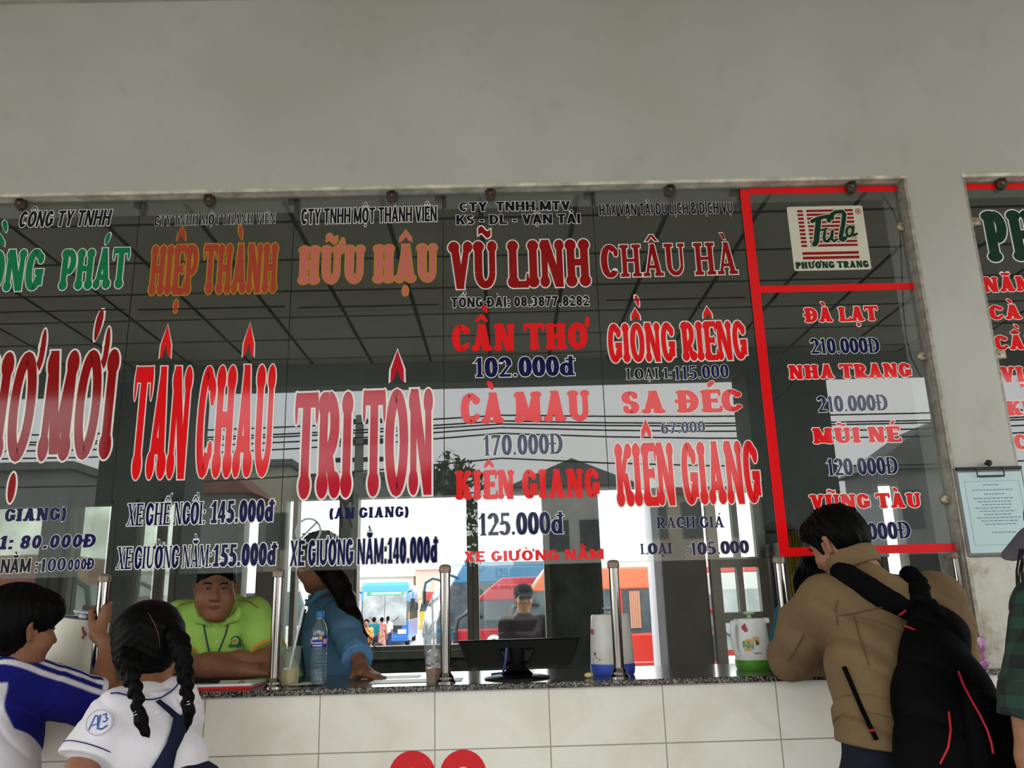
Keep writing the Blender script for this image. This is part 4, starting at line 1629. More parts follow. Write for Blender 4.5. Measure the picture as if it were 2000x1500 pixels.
# steel posts
post = thing('steel_post', 'polished steel post the boy grips with his right hand', 'post', (XJ[1], 0, ZC), 'steel posts on the counter')
b = MB(); b.lathe([(.0175, .008), (.0175, ZB - ZC - .012)], (XJ[1], 0, ZC), 28); b.build('tube', STEEL, post, True)
b = MB(); b.lathe([(.0, 0), (.034, 0), (.034, .004), (.027, .012), (.0275, .018), (.024, .022), (.0185, .03), (.0175, .032)], (XJ[1], 0, ZC), 28); b.build('base_flange', STEEL, post, True)
b = MB(); b.lathe([(.0185, -.014), (.0205, -.012), (.021, .0), (.02, .008), (.014, .014), (0, .016)], (XJ[1], 0, ZB - .006), 28); b.build('cap', CAPM, post, True)
PL = ['polished steel post between the man in lime green and the plastic cup', 'polished steel post behind the iced coffee cup at the monitor', 'polished steel post in front of the white and blue jug', 'polished steel post left of the man in the khaki jacket', 'polished steel post behind the black backpack by the pillar']
for i, lb in enumerate(PL):
    o = copy_tree(post)
    o.location.x = XJ[i + 2] - (.012 if i == 4 else 0)
    o['label'] = lb
# red numerals on the tiled wall
nb = MB()
for k_, px in enumerate((805, 904)):
    c_ = at(px, 1466 - 2 * k_, -.0712) - V(0, 0, .0745)
    arc_ = [(.049 * math.cos(math.radians(g)), .049 * math.sin(math.radians(g))) for g in range(190, -46, -12)] + [(-.03, -.17)]
    for (u0, v0), (u1, v1) in zip(arc_, arc_[1:]):
        c_ = c_ - V(0, 4e-5, 0)
        d_ = nrm(V(u1 - u0, 0, v1 - v0)); n_ = V(-d_[2], 0, d_[0]) * .0255
        e_ = d_ * .006
        nb.quad(c_ + V(u0, 0, v0) - n_ - e_, c_ + V(u1, 0, v1) - n_ + e_, c_ + V(u1, 0, v1) + n_ + e_, c_ + V(u0, 0, v0) + n_ - e_)
    nb.quad(c_ + V(-.075, 0, -.235), c_ + V(.072, 0, -.235), c_ + V(.072, 0, -.185), c_ + V(-.075, 0, -.185))
nt_ = nb.build('window_number', mat('red_sign_paint', (.70, .004, .012), .4))
props(nt_, 'large red numerals on the cream tiles below the counter', 'number sign')
# clipboard with a notice on the pillar
cb0 = thing('clipboard', 'clipboard with a pale blue printed notice hung on the grey pillar', 'clipboard', (1.74, -.05, 1.54))
q = [at(1866, 917, -.05), at(1990, 915, -.05), at(2016, 1070, -.05), at(1898, 1083, -.05)]
zz0, zz1 = q[3][2] + .0, q[0][2]
X0, X1 = q[0][0], q[1][0]
b = MB(); b.box(X0 - .006, X1 + .012, -.05, -.041, zz0 - .008, zz1); b.build('board', mat('clear_plastic_board', (.16, .15, .14), .4), cb0, bevel=.004)
b = MB(); b.box(X0 + .004, X1 + .004, -.052, -.0505, zz0 + .004, zz1 - .012); pp = b.build('paper', mat('pale_blue_paper', (.52, .68, .70), .6), cb0)
b = MB()
rnd = random.Random(5)
pw, ph = X1 - X0, zz1 - zz0
for v, u0, u1 in [(.80, .38, .62), (.74, .2, .84), (.69, .38, .66)] + [(.64 - .038 * i, .2 + .06 * (i % 3), .86 - .12 * rnd.random()) for i in range(9)] + [(.24, .4, .7)]:
    x = X0 + pw * u0
    while x < X0 + pw * u1:
        w_ = rnd.uniform(.006, .016)
        b.box(x, x + w_, -.0524, -.052, zz0 + ph * v, zz0 + ph * v + .0035); x += w_ + .003
for u in (.1, .95): b.box(X0 + pw * u, X0 + pw * u + .0012, -.0523, -.052, zz0 + .03, zz1 - .045)
for v in (zz0 + .03, zz1 - .045): b.box(X0 + pw * .1, X0 + pw * .95, -.0523, -.052, v, v + .0012)
b.build('print', mat('print_grey', (.16, .25, .3), .6), pp)
b = MB(); b.box(X0, X1 + .005, -.06, -.05, zz1 - .004, zz1 + .006); b.tube([(X0 + pw * .3, -.062, zz1), (X0 + pw * .3, -.062, zz1 - .028), (X0 + pw * .72, -.062, zz1 - .028), (X0 + pw * .72, -.062, zz1)], .003, 6)
b.build('clip', mat('black_wire_clip', (.015, .015, .017), .4, metal=.5), cb0)
b = MB(); b.lathe([(0, -.03), (.009, -.028), (.012, -.02), (.006, -.012), (.005, 0)], V((X0 + X1) / 2, -.045, zz1 + .018), 12, rot=np.array([[1, 0, 0], [0, 0, 1], [0, 1, 0]], float))
b.build('hook', mat('black_wire_clip', (0, 0, 0)), cb0, True)

# loose cables behind the red framed pane
for lb, pts in (('thin black cable hanging behind the red framed pane near its right edge', [(1722, 380), (1744, 410), (1757, 445), (1761, 520), (1764, 600), (1770, 660), (1780, 700), (1800, 738)]), ('thin dark cable looping behind the left red strip', [(1556, 712), (1552, 740), (1538, 764), (1515, 780), (1495, 785)])):
    b = MB(); b.tube([at(px, py, .035) for px, py in pts], .0028, 6)
    props(b.build('loose_cable', mat('cable_black', (0, 0, 0)), None, True), lb, 'cable')
# ------------------------------------------------------------------ things on the counter
PLAST = mat('white_plastic', (.72, .70, .65), .35, var=.06, vscale=20)


def jug(label, c, R, H, basecol, tilt=None, lidcol=(.5, .5, .5), body=None, ang=0., handle=None, knob=None, group='insulated water jugs on the counter'):
    t = thing('water_jug', label, 'jug', c, group)
    bm_ = mat('jug_base_' + basecol[0], basecol[1], .4)
    rot = tilt
    hb = H * .19
    b = MB(); b.lathe([(0, 0), (R * .94, 0), (R * .99, .006), (R * 1.02, hb * .5), (R * 1.02, hb), (R * .9, hb)], c, 40, rot=rot); b.build('base', bm_, t, True)
    top = H
    b = MB(); b.lathe([(R * .98, hb), (R * .995, hb + .004), (R * .97, H * .5), (R * .90, H * .9), (R * .88, H * .975), (R * .84, H), (R * .8, H), (R * .79, H - .012), (0, H - .012)], c, 40, rot=rot)
    # pouring lip
    d = V(math.cos(ang), math.sin(ang), 0)
    b.build('body', body or PLAST, t, True)
    X = lambda p: np.array(c) + (rot @ np.array(p, float) if rot is not None else np.array(p, float))
    b = MB(); b.lathe([(0, H - .011), (R * .78, H - .011), (R * .76, H - .002), (R * .3, H + .002)], c, 32, rot=rot)
    lm = mat('jug_lid_' + lidcol[0], lidcol[1], .4)
    b.build('lid', lm, t, True)
    b = MB(); b.lathe([(R * .12, H), (R * .12, H + .012), (R * .32, H + .018), (R * .34, H + .024), (0, H + .026)], c, 20, rot=rot)
    b.build('lid_knob', knob or lm, t, True)
    b = MB(); b.obox(X(d * R * .9 + V(0, 0, H * .955)), d * .013, np.cross(V(0, 0, 1), d) * .014, V(0, 0, .010)); b.build('spout', body or PLAST, t, bevel=.006)
    if handle is not None:
        h = V(math.cos(handle), math.sin(handle), 0)
        b = MB(); b.tube([X(h * R * .86 + V(0, 0, H * .93)), X(h * (R * 1.16) + V(0, 0, H * .92)), X(h * (R * 1.22) + V(0, 0, H * .8)), X(h * (R * 1.2) + V(0, 0, H * .45)), X(h * (R * .98) + V(0, 0, H * .3))], [.014, .013, .011, .011, .012], 10)
        b.build('handle', body or PLAST, t, True)
    return t, X


# white jug with a blue foot behind the post
p0 = atz(1196, 1310, ZC); p0 = V(p0[0], .12, ZC)
pL, pRr = at(1153, 1300, .125), at(1240, 1300, .125)
Rj = (pRr[0] - pL[0]) / 2 / 1.02
Hj = at(1196, 1194, .125)[2] - ZC - .01
j1, X1_ = jug('white insulated jug with a blue foot beside the monitor', V((pL[0] + pRr[0]) / 2, .125, ZC), Rj, Hj, ('blue', (.045, .09, .50)), None, ('grey', (.42, .44, .46)), ang=1.7)
b = MB()
for u, v, w, h in ((-.96, .72, .1, .08), (-.9, .36, .06, .05), (-.86, .3, .05, .02), (-.75, .27, .05, .02)):
    a = math.asin(max(-.99, u)) - PI / 2 + .12
    r_ = Rj * .985
    b.obox(X1_((r_ * math.cos(a), r_ * math.sin(a), Hj * v)), V(-math.sin(a), math.cos(a), 0) * w * Rj, V(math.cos(a), math.sin(a), 0) * .001, V(0, 0, h * Hj * .5), 0 if v > .6 else 1)
b.build('printed_marks', [mat('red_print', (.45, .05, .08), .5), mat('dark_print', (.1, .1, .09), .5)], j1)
# white jug with a green foot
Y2 = .2
pL, pRr = at(1437, 1295, Y2), at(1507, 1295, Y2)
Rj2 = (pRr[0] - pL[0]) / 2 / 1.02
Hj2 = at(1470, 1208, Y2)[2] - ZC
j2, X2_ = jug('white insulated jug with a grass green foot near the khaki elbow', V((pL[0] + pRr[0]) / 2, Y2, ZC), Rj2, Hj2, ('green', (.10, .30, .025)), None, ('pale_green', (.45, .62, .38)), ang=-.35, handle=-2.75, body=mat('bright_white_plastic', (.82, .82, .80), .3))
b = MB()


def onjug(u, v, w, h, mi, k=1.0):
    a = -PI / 2 + u
    r_ = Rj2 * (.985 - .06 * max(0, v - .5)) * k
    b.obox(X2_((r_ * math.cos(a), r_ * math.sin(a), Hj2 * v)), V(-math.sin(a), math.cos(a), 0) * w, V(math.cos(a), math.sin(a), 0) * .0012, V(0, 0, h), mi)


for u, v, w, h, mi in ((-.72, .83, .004, .008, 0), (-.60, .85, .004, .010, 0), (-.56, .79, .006, .008, 0), (.02, .325, .014, .0016, 4), (-.6, .5, .013, .012, 1), (-.42, .54, .013, .011, 2), (-.38, .46, .012, .008, 3), (-.5, .41, .014, .007, 2), (-.02, .6, .010, .009, 2), (.04, .53, .006, .008, 4)):
    onjug(u, v, w, h, mi)
b.build('printed_marks', [mat('red_print', (0, 0, 0)), mat('green_print', (.2, .4, .08), .5), mat('peach_print', (.75, .45, .15), .5), mat('blue_print', (.12, .35, .6), .5), mat('dark_print', (0, 0, 0))], j2, bevel=.001)
# tilted white jug in front of the boy
a_ = math.radians(-9)
ta = np.array([[math.cos(a_), 0, -math.sin(a_)], [0, 1, 0], [math.sin(a_), 0, math.cos(a_)]])
pj = at(128, 1330, .12)
j3, X3_ = jug('tilted white insulated jug with a blue lid beside the boy', V(pj[0], .12, ZC + .0205), .105, .225, ('cream', (.66, .62, .52)), ta, ('deep_blue', (.03, .06, .28)), body=mat('ivory_plastic', (.74, .71, .6), .4), ang=3.3, knob=mat('bright_white_plastic', (0, 0, 0)))
b = MB()
for u, v, w, h in ((.55, .88, .003, .006), (.6, .84, .004, .004), (.66, .8, .005, .006), (.62, .75, .003, .004)):
    a = -PI / 2 + u
    b.obox(X3_((.1 * math.cos(a), .1 * math.sin(a), .225 * v)), V(-math.sin(a), math.cos(a), 0) * w, V(math.cos(a), math.sin(a), 0) * .006, V(0, 0, h))
b.build('brown_marks', mat('brown_print', (.3, .08, .03), .6), j3, bevel=.001)

# monitor seen from behind
tp = at(890, 1252, .16), at(1132, 1246, .16)
bt = at(905, 1320, .16), at(1105, 1318, .16)
xm = (tp[0][0] + tp[1][0]) / 2 + .005
zt_, zb_ = tp[0][2], ZC + .035
mon = thing('monitor', 'black flat monitor seen from behind on the counter', 'monitor', (xm, .14, ZC))
wt, wb = (tp[1][0] - tp[0][0]) / 2, (bt[1][0] - bt[0][0]) / 2
BK = mat('black_plastic', (.004, .004, .005), .35, spec=.2)
b = MB()
yb, yf = .135, .17
vs = [(xm - wt, yf + .03, zt_), (xm + wt, yf + .03, zt_), (xm + wb, yf - .005, zb_), (xm - wb, yf - .005, zb_)]
b.add([(x, y - .022, z) for x, y, z in vs] + [(x, y + .012, z) for x, y, z in vs], [(0, 1, 2, 3), (7, 6, 5, 4), (0, 4, 5, 1), (1, 5, 6, 2), (2, 6, 7, 3), (3, 7, 4, 0)])
b.build('shell', BK, mon, bevel=.006)
b = MB()
b.add([(xm - wt * .99, yf + .0425, zt_ - .008), (xm + wt * .99, yf + .0425, zt_ - .008), (xm + wb * .99, yf + .0085, zb_ + .008), (xm - wb * .99, yf + .0085, zb_ + .008)], [(0, 1, 2, 3)])
b.build('screen', mat('screen_glass', (.02, .025, .03), .1), mon)
b = MB(); b.add([(xm - .075, yf - .03, zt_ - .03), (xm + .055, yf - .03, zt_ - .03), (xm + .03, yf - .045, ZC + .05), (xm - .05, yf - .045, ZC + .05), (xm - .075, yf - .002, zt_ - .03), (xm + .055, yf - .002, zt_ - .03), (xm + .03, yf - .015, ZC + .05), (xm - .05, yf - .015, ZC + .05)], [(0, 1, 2, 3), (7, 6, 5, 4), (0, 4, 5, 1), (1, 5, 6, 2), (2, 6, 7, 3), (3, 7, 4, 0)])
b.build('back_housing', BK, mon, bevel=.008)
b = MB(); b.tube([(xm - .01, .09, ZC + .012), (xm - .01, .105, ZC + .04), (xm - .01, .125, ZC + .09), (xm - .01, .14, zt_ - .05)], [.055, .026, .024, .03], 16, flat=.6); b.build('stand_neck', BK, mon, True)
b = MB(); b.lathe([(0, 0), (.115, 0), (.115, .004), (.09, .009), (.03, .014), (0, .014)], (xm - .01, .09, ZC + .001), 36); o = b.build('stand_base', BK, mon, True)
s0 = at(1057, 1270, .14)
b = MB(); b.obox((s0[0] + .03, yf - .0035, s0[2] - .006), V(.036, 0, .0035), V(0, .002, 0), V(0, .003, .0125)); st_ = b.build('sticker', mat('pink_white_sticker', (.62, .52, .52), .5), mon)
b = MB()
for r_ in range(4):
    b.obox((s0[0] + .036, yf - .006 + r_ * .0006, s0[2] - .013 + r_ * .0045), V(.024 - .004 * (r_ % 2), 0, .0022), V(0, .0006, 0), V(0, 0, .0008))
b.build('sticker_print', mat('red_print', (0, 0, 0)), st_)
b = MB(); b.tube([(xm - .045, yf - .04, ZC + .1), (xm - .05, yf - .05, ZC + .06), (xm - .06, yf - .03, ZC + .015), (xm - .1, yf + .02, ZC + .008)], .005, 8); b.build('cable', mat('blue_cable', (.05, .08, .25), .4), mon, True)

# cups
CUP = glass_mat('cup_plastic', 1.35, (.9, .91, .9), .16, (.75, .75, .73), 30)


def cup(label, px, py, Y, H, rt, rb, liquid, straw, ice=False):
    x = at(px, py, Y)[0]
    c = V(x, Y, ZC)
    t = thing('plastic_cup', label, 'cup', c)
    b = MB(); b.lathe([(0, .002), (rb, 0), (rb * 1.01, .003), (rt, H), (rt + .0035, H), (rt + .0035, H + .003), (rt, H + .003)], c, 32); b.build('cup_wall', CUP, t, True)
    h0, h1, m = liquid
    k = lambda z: rb + (rt - rb) * z / H - .0015
    b = MB(); b.lathe([(0, .003), (k(0), .003), (k(h0), h0), (0, h0)], c, 28); b.build('drink', m, t, True)
    if ice:
        b = MB()
        rn = random.Random(2)
        for i in range(16):
            a, z = rn.uniform(0, 6.28), rn.uniform(h0 * .95, h1)
            r_ = k(z) * rn.uniform(.2, .75)
            R_ = frame([rn.gauss(0, 1) for _ in range(3)], V(.1, .2, 1))
            q = .0085
            b.obox(c + V(r_ * math.cos(a), r_ * math.sin(a), z), R_[:, 0] * q, R_[:, 1] * q, R_[:, 2] * q)
        b.build('ice', glass_mat('ice_clear', 1.4, (.95, .96, .97), .45, (.8, .82, .85), 60), t, bevel=.002)
    b = MB(); b.tube([c + V(*straw[0]), c + V(*straw[1])], .0035, 10); b.build('straw', mat('white_straw', (.78, .76, .78), .4), t, True)
    return t


cup('clear plastic cup of pale tea with a straw beside the napkin', 565, 1330, .075, .125, .037, .029, (.055, 0, mat('pale_tea', (.46, .36, .13), .15, spec=.5)), ((-.01, 0, .006), (.035, .02, .26)))
cup('clear cup of iced coffee with a white straw in front of the papers', 847, 1330, .06, .155, .0365, .0255, (.045, .10, mat('iced_coffee', (.26, .11, .02), .25, var=.5, vscale=90)), ((.005, 0, .02), (-.006, .0, .285)), True)
# water bottle
wx = at(621, 1330, .09)[0]
c = V(wx, .09, ZC)
bt_ = thing('water_bottle', 'clear water bottle with a blue cap and blue label', 'bottle', c)
prof = [(0, .004), (.02, 0), (.0265, .004), (.028, .012)]
for i in range(7):
    z = .02 + i * .0125
    prof += [(.028, z), (.0285, z + .004), (.0262, z + .0075), (.0262, z + .009)]
prof += [(.028, .112), (.0285, .118), (.0285, .165), (.028, .17), (.026, .185), (.02, .2), (.013, .212), (.012, .222), (.0122, .226)]
b = MB(); b.lathe(prof, c, 32); b.build('bottle_wall', glass_mat('bottle_plastic', 1.5, (.82, .9, .93), .07, (.6, .7, .75), 40), bt_, True)
b = MB(); b.lathe([(.0288, .122), (.0288, .162)], c, 32); lb_ = b.build('label_sleeve', mat('blue_label', (.018, .024, .22), .35), bt_, True)
b = MB()
for u, z, w, h, mi in ((-.55, .152, .006, .005, 0), (-.15, .153, .007, .0045, 0), (.35, .154, .0055, .0055, 1), (-.3, .137, .012, .0022, 0), (.25, .137, .009, .002, 0), (-.95, .142, .007, .008, 2), (.95, .142, .007, .008, 2), (0, .1285, .016, .002, 0)):
    a = -PI / 2 + u
    b.obox(c + V(.0291 * math.cos(a), .0291 * math.sin(a), z), V(-math.sin(a), math.cos(a), 0) * w, V(math.cos(a), math.sin(a), 0) * .0006, V(0, 0, h), mi)
b.build('label_print', [mat('label_white', (.55, .6, .75), .5), mat('label_orange', (.8, .35, .04), .5), mat('label_red', (.6, .3, .35), .5)], lb_, bevel=.0005)
b = MB(); b.lathe([(.0145, .222), (.0148, .224), (.0145, .243), (.0125, .2455), (0, .2455)], c, 24); b.build('cap', mat('blue_cap', (.01, .12, .36), .35), bt_, True)
b = MB(); b.lathe([(0, .008), (.0255, .008), (.026, .05), (0, .05)], c, 24); b.build('water', glass_mat('bottle_plastic', 1.5), bt_, True)
# napkin, papers, folder, pen, lemon
b = MB()
rn = random.Random(9)
x0_ = at(590, 1335, .03)[0]
nx_, ny_ = 9, 6
vs = [(x0_ - .045 + .11 * i / nx_ + rn.uniform(-.003, .003), .02 + .06 * j / ny_, ZC + .002 + rn.uniform(0, .007)) for i in range(nx_ + 1) for j in range(ny_ + 1)]
b.add(vs, [(i * (ny_ + 1) + j, (i + 1) * (ny_ + 1) + j, (i + 1) * (ny_ + 1) + j + 1, i * (ny_ + 1) + j + 1) for i in range(nx_) for j in range(ny_)])
props(b.build('napkin', mat('tissue', (.50, .47, .40), .9), None, True), 'crumpled pale napkin between the tea cup and the water bottle', 'napkin')
for i, (lb, q, m_, dz) in enumerate((('white paper sheet under the woman\'s spread hand', (705, 1327, 830, 1314), (.80, .80, .79), .001), ('white paper sheet lying beside the iced coffee cup', (720, 1336, 905, 1324), (.84, .84, .83), .0022))):
    a, c2 = atz(q[0], q[1], ZC), atz(q[2], q[3], ZC)
    y0_, y1_ = max(-.06, a[1]), max(-.06, a[1]) + .13
    b = MB(); b.box(a[0], c2[0], y0_, y1_, ZC + dz - .0008, ZC + dz)
    props(b.build('paper_sheet', mat('paper_%d' % i, m_, .5)), lb, 'paper', 'paper sheets on the counter')
fa, fb = atz(380, 1340, ZC), atz(497, 1333, ZC)
fy = .0
fd = thing('folder', 'red folder with white papers in front of the man in lime green', 'folder', (fa[0], fy, ZC))
X0_, X1__ = at(372, 1338, fy)[0], at(493, 1334, fy)[0]
b = MB(); b.box(X0_, X1__, fy - .02, fy + .16, ZC, ZC + .009); b.build('cover', mat('red_cover', (.62, .02, .03), .35), fd, bevel=.002)
b = MB(); b.box(X0_ + .003, X1__ + .002, fy - .017, fy + .155, ZC + .0095, ZC + .017); b.build('papers', mat('paper_0', (0, 0, 0)), fd, bevel=.001)
b = MB(); b.tube([(X0_ + .16, fy - .005, ZC + .019), (X0_ + .17, fy + .004, ZC + .024), (X0_ + .18, fy - .005, ZC + .019)], .002, 6); b.build('paper_clip', STEEL, fd)
b = MB(); b.tube([(X0_ + .005, fy + .03, ZC + .0265), (X0_ + .09, fy + .012, ZC + .0265)], .009, 10, flat=.9)
props(b.build('marker_pen', BK, None, True), 'thick black marker lying on the red folder', 'pen')
lx = at(1151, 1316, .0)[0]
b = MB(); b.ell((lx, .02, ZC + .009), (.016, .011, .009), 18, 10); 
lem = thing('lemon_slice', 'small yellow lemon wedge by the foot of the blue footed jug', 'fruit', (lx, .02, ZC)); b.build('peel', mat('lemon_peel', (.62, .42, .04), .4, bump=.1, bscale=300), lem, True)
b = MB(); b.ell((lx - .002, .0125, ZC + .0095), (.0125, .004, .0065), 16, 8); b.build('flesh', mat('lemon_flesh', (.70, .60, .28), .3), lem, True)
# purple plastic bag by the pillar, yellow packet under the girl's hand
b = MB()
bx_ = at(1906, 1278, -.055)
rn = random.Random(4)
vs, n_ = [], 14
for j in range(9):
    for i in range(n_):
        a = 2 * PI * i / n_
        r_ = (.022 + .006 * math.sin(j * 1.3)) * (1 + rn.uniform(-.3, .3))
        vs.append((bx_[0] + r_ * 1.1 * math.cos(a), -.066 + r_ * .7 * math.sin(a), ZC + .0005 + .1 * j / 8))
b.add(vs, [(j * n_ + i, j * n_ + (i + 1) % n_, (j + 1) * n_ + (i + 1) % n_, (j + 1) * n_ + i) for j in range(8) for i in range(n_)])
props(b.build('plastic_bag', mat('purple_film', (.36, .12, .34), .3), None), 'crumpled purple plastic bag on the ledge behind the backpack', 'bag')
yx = at(222, 1335, -.02)
b = MB(); b.obox((yx[0], -.03, ZC + .01), (.028, .01, 0), (-.008, .022, 0), (0, .003, .01))
props(b.build('snack_packet', mat('yellow_film', (.45, .33, .02), .35), bevel=.006), "small yellow packet on the counter under the girl's hand", 'packet')

# ------------------------------------------------------------------ bus yard
GLB = mat('bus_window_glass', (.025, .035, .045), .15, spec=.3, var=.6, vscale=.9, col2=(.10, .13, .14))
GLF = mat('bus_windscreen', (.16, .18, .19), .15, spec=.3, var=.4, vscale=1.3, col2=(.36, .38, .38))
TYRE = mat('tyre_rubber', (.012, .012, .012), .8)
CHR = mat('bus_trim_white', (.7, .7, .68), .3)
BLK = mat('bus_trim_black', (.012, .013, .016), .35)


def bus(label, x, y, rot, L, H, W, c_low, c_up=None, c_roof=None, slope=.5, win=(1.35, 2.25), group='buses parked in the yard', sign=None, mir=None, snout=0., dash=None, scr=None):
    """front at local x = 0 looking to -x, length along +x"""
    dm = lambda c: tuple(round(q * .62, 3) for q in c) if c else None
    c_low, c_up, c_roof = dm(c_low), dm(c_up), dm(c_roof)
    t = thing('bus', label, 'bus', (x, y, YARD), group)
    ca, sa = math.cos(rot), math.sin(rot)
    T = lambda u, v, w: V(x + u * ca - v * sa, y + u * sa + v * ca, YARD + w)
    ml = mat('bus_%g_%g_%g' % c_low, c_low, .28, spec=.5)
    mu = mat('bus_%g_%g_%g' % (c_up or c_low), c_up or c_low, .28, spec=.5)
    mr = mat('bus_%g_%g_%g' % (c_roof or c_up or c_low), c_roof or c_up or c_low, .3, spec=.5)
    w0, w1 = win
    lean = lambda z: snout * max(0, 1 - z / w0) * -1 + slope * max(0, (z - w0) / (H - w0)) ** 1.4

    def slab(name, z0, z1, m, inset=0., bev=.06, n=4):
        b = MB()
        prof = [(lean(z0 + (z1 - z0) * i / n), z0 + (z1 - z0) * i / n) for i in range(n + 1)]
        poly = prof + [(L, z1), (L, z0)]
        b.prism(poly, lambda u, v, q: T(u, q, v), -W / 2 + inset, W / 2 - inset)
        return b.build(name, m, t, bevel=bev, seg=3)
    slab('lower_body', .32, w0, ml)
    slab('upper_body', w1, H - .16, mu, 0, .05)
    slab('roof', H - .2, H, mr, .04, .14)
    slab('window_band', w0 - .02, w1 + .02, GLB, .03, .02)
    # pillars between the side windows
    k = max(3, int(L / 1.6))
    for s_ in (-1, 1):
        b = MB()
        for i in range(1, k + 1):
            u = .9 + (L - 1.0) * i / k
            for q in ((0,),):
                b.obox(T(u, s_ * (W / 2 - .02), (w0 + w1) / 2), V(ca, sa, 0) * .045, V(-sa, ca, 0) * .025, V(0, 0, (w1 - w0) / 2))
        o = b.build('window_pillars', BLK if L > 6 else ml, t)
    # windscreen
    n = 5
    b = MB()
    prof = [(lean(w0 - .25 + (H - .5 - w0 + .25) * i / n) - .012, w0 - .25 + (H - .5 - w0 + .25) * i / n) for i in range(n + 1)]
    for (u0, z0), (u1, z1) in zip(prof, prof[1:]):
        b.quad(T(u0, -W / 2 + .12, z0), T(u0, W / 2 - .12, z0), T(u1, W / 2 - .12, z1), T(u1, -W / 2 + .12, z1))
    ws = b.build('windscreen', scr or GLF, t)
    b = MB()
    zm_ = (prof[0][1] + prof[-1][1]) / 2
    for (u0, z0), (u1, z1) in zip(prof, prof[1:]):
        b.quad(T(u0 - .006, -.012, z0), T(u0 - .006, .012, z0), T(u1 - .006, .012, z1), T(u1 - .006, -.012, z1))
    b.build('centre_seam', BLK, ws)
    for s_ in (-1, 1):
        b = MB(); b.tube([T(prof[0][0] - .03, s_ * .18, prof[0][1] - .02), T(prof[1][0] - .03, s_ * .75, prof[1][1] + .1)], .015, 6); b.build('wiper', BLK, t)
        b = MB(); b.obox(T(lean(.75) - .02, s_ * (W / 2 - .34), .78), V(ca, sa, 0) * .05, V(-sa, ca, 0) * .22, V(0, 0, .12)); b.build('headlight', mat('headlight_glass', (.75, .72, .66), .15), t, bevel=.03)
        # mirrors on curved arms
        a0 = T(lean(H - .5) + .1, s_ * (W / 2 - .05), H - (.55 if H > 2.9 else .95))
        pts = [a0, a0 + V(-ca, -sa, 0) * .35 + V(-sa, ca, 0) * s_ * .22 + V(0, 0, .1), a0 + V(-ca, -sa, 0) * .6 + V(-sa, ca, 0) * s_ * .28 - V(0, 0, .05), a0 + V(-ca, -sa, 0) * .66 + V(-sa, ca, 0) * s_ * .28 - V(0, 0, .35)]
        b = MB(); b.tube(pts, .05, 8); m1 = b.build('mirror_arm', mir or ml, t, True)
        b = MB(); b.obox(pts[-1] - V(0, 0, .22), V(ca, sa, 0) * .06, V(-sa, ca, 0) * .12, V(0, 0, .24)); b.build('mirror', BLK, m1, bevel=.03)
    b = MB()
    b.obox(T(lean(.45) - .03, 0, .45), V(ca, sa, 0) * .08, V(-sa, ca, 0) * (W / 2 - .03), V(0, 0, .15)); b.build('bumper', ml, t, bevel=.05)
    if sign:
        b = MB(); z = H - .58
        b.obox(T(lean(z) - .03, 0, z), V(ca, sa, 0) * .02, V(-sa, ca, 0) * (W / 2 - .3), V(0, 0, .10)); sg = b.build('route_sign', mat('route_sign', (.05, .30, .16), .4), t)
        b = MB()
        for i in range(12): b.obox(T(lean(z) - .052, -W / 2 + .45 + i * (W - .9) / 12, z), V(ca, sa, 0) * .002, V(-sa, ca, 0) * .055, V(0, 0, .05))
        b.build('sign_print', CHR, sg)
    if dash:
        b = MB(); b.obox(T(lean(w0 - .4) - .03, 0, w0 - .42), V(ca, sa, 0) * .02, V(-sa, ca, 0) * (W / 2 - .35), V(0, 0, .17)); b.build('grille', BLK, t, bevel=.02)
    for u in (1.6 if L > 6 else 1.0, L - 2.2 if L > 6 else L - 1.2):
        for s_ in (-1, 1):
            b = MB(); R_ = np.array([[ca, -sa, 0], [sa, ca, 0], [0, 0, 1]]) @ np.array([[1, 0, 0], [0, 0, 1], [0, 1, 0]], float)
            b.lathe([(0, -.13), (.3, -.13), (.42, -.11), (.46, -.05), (.46, .05), (.42, .11), (.3, .13), (0, .13)], T(u, s_ * (W / 2 - .14), .46), 28, rot=R_)
            wh = b.build('wheel', TYRE, t, True)
            b = MB(); b.lathe([(0, s_ * .135), (.22, s_ * .135), (.25, s_ * .10)], T(u, s_ * (W / 2 - .14), .46), 20, rot=R_); b.build('hub', mat('wheel_hub', (.35, .35, .34), .4, metal=.4), wh)
    return t, T


BLUE = (.03, .22, .62)
p = at(751, 1200, 42)
bus('blue coach facing the counter far across the yard', p[0], 42, PI / 2 + .06, 11, 3.32, 2.5, (.02, .17, .62), (.06, .36, .66), (.07, .48, .68), slope=.55, win=(1.35, 2.3), sign=1, dash=1, group=None)
p = at(838, 1200, 27)
bus('teal coach with curved mirror arms at the yard edge', p[0], 27.0, .30, 12, 3.42, 2.5, (.004, .09, .17), (.02, .17, .34), (.015, .16, .33), slope=1.0, win=(1.3, 2.7), sign=None, group=None, scr=GLB)
p = at(893, 1200, 20)
tb, Tb = bus('red minibus with a white front seen through the clear rear window', p[0], 20, -.02, 6.2, 2.62, 2.0, (.55, .012, .03), (.5, .012, .03), (.55, .02, .05), slope=1.25, win=(1.38, 2.05), snout=.25, mir=BLK, group=None)
b = MB()
for k in range(16):
    a, a2 = 2 * PI * k / 16, 2 * PI * (k + 1) / 16
    c_ = (1.0, 1.02)
    q = lambda g, r: Tb(c_[0] + r * math.cos(g), -1.012, c_[1] + r * math.sin(g))
    b.quad(q(a, .2), q(a2, .2), q(a2, .1), q(a, .1))
b.build('ring_mark', CHR, tb)
p = at(992, 1200, 17.5)
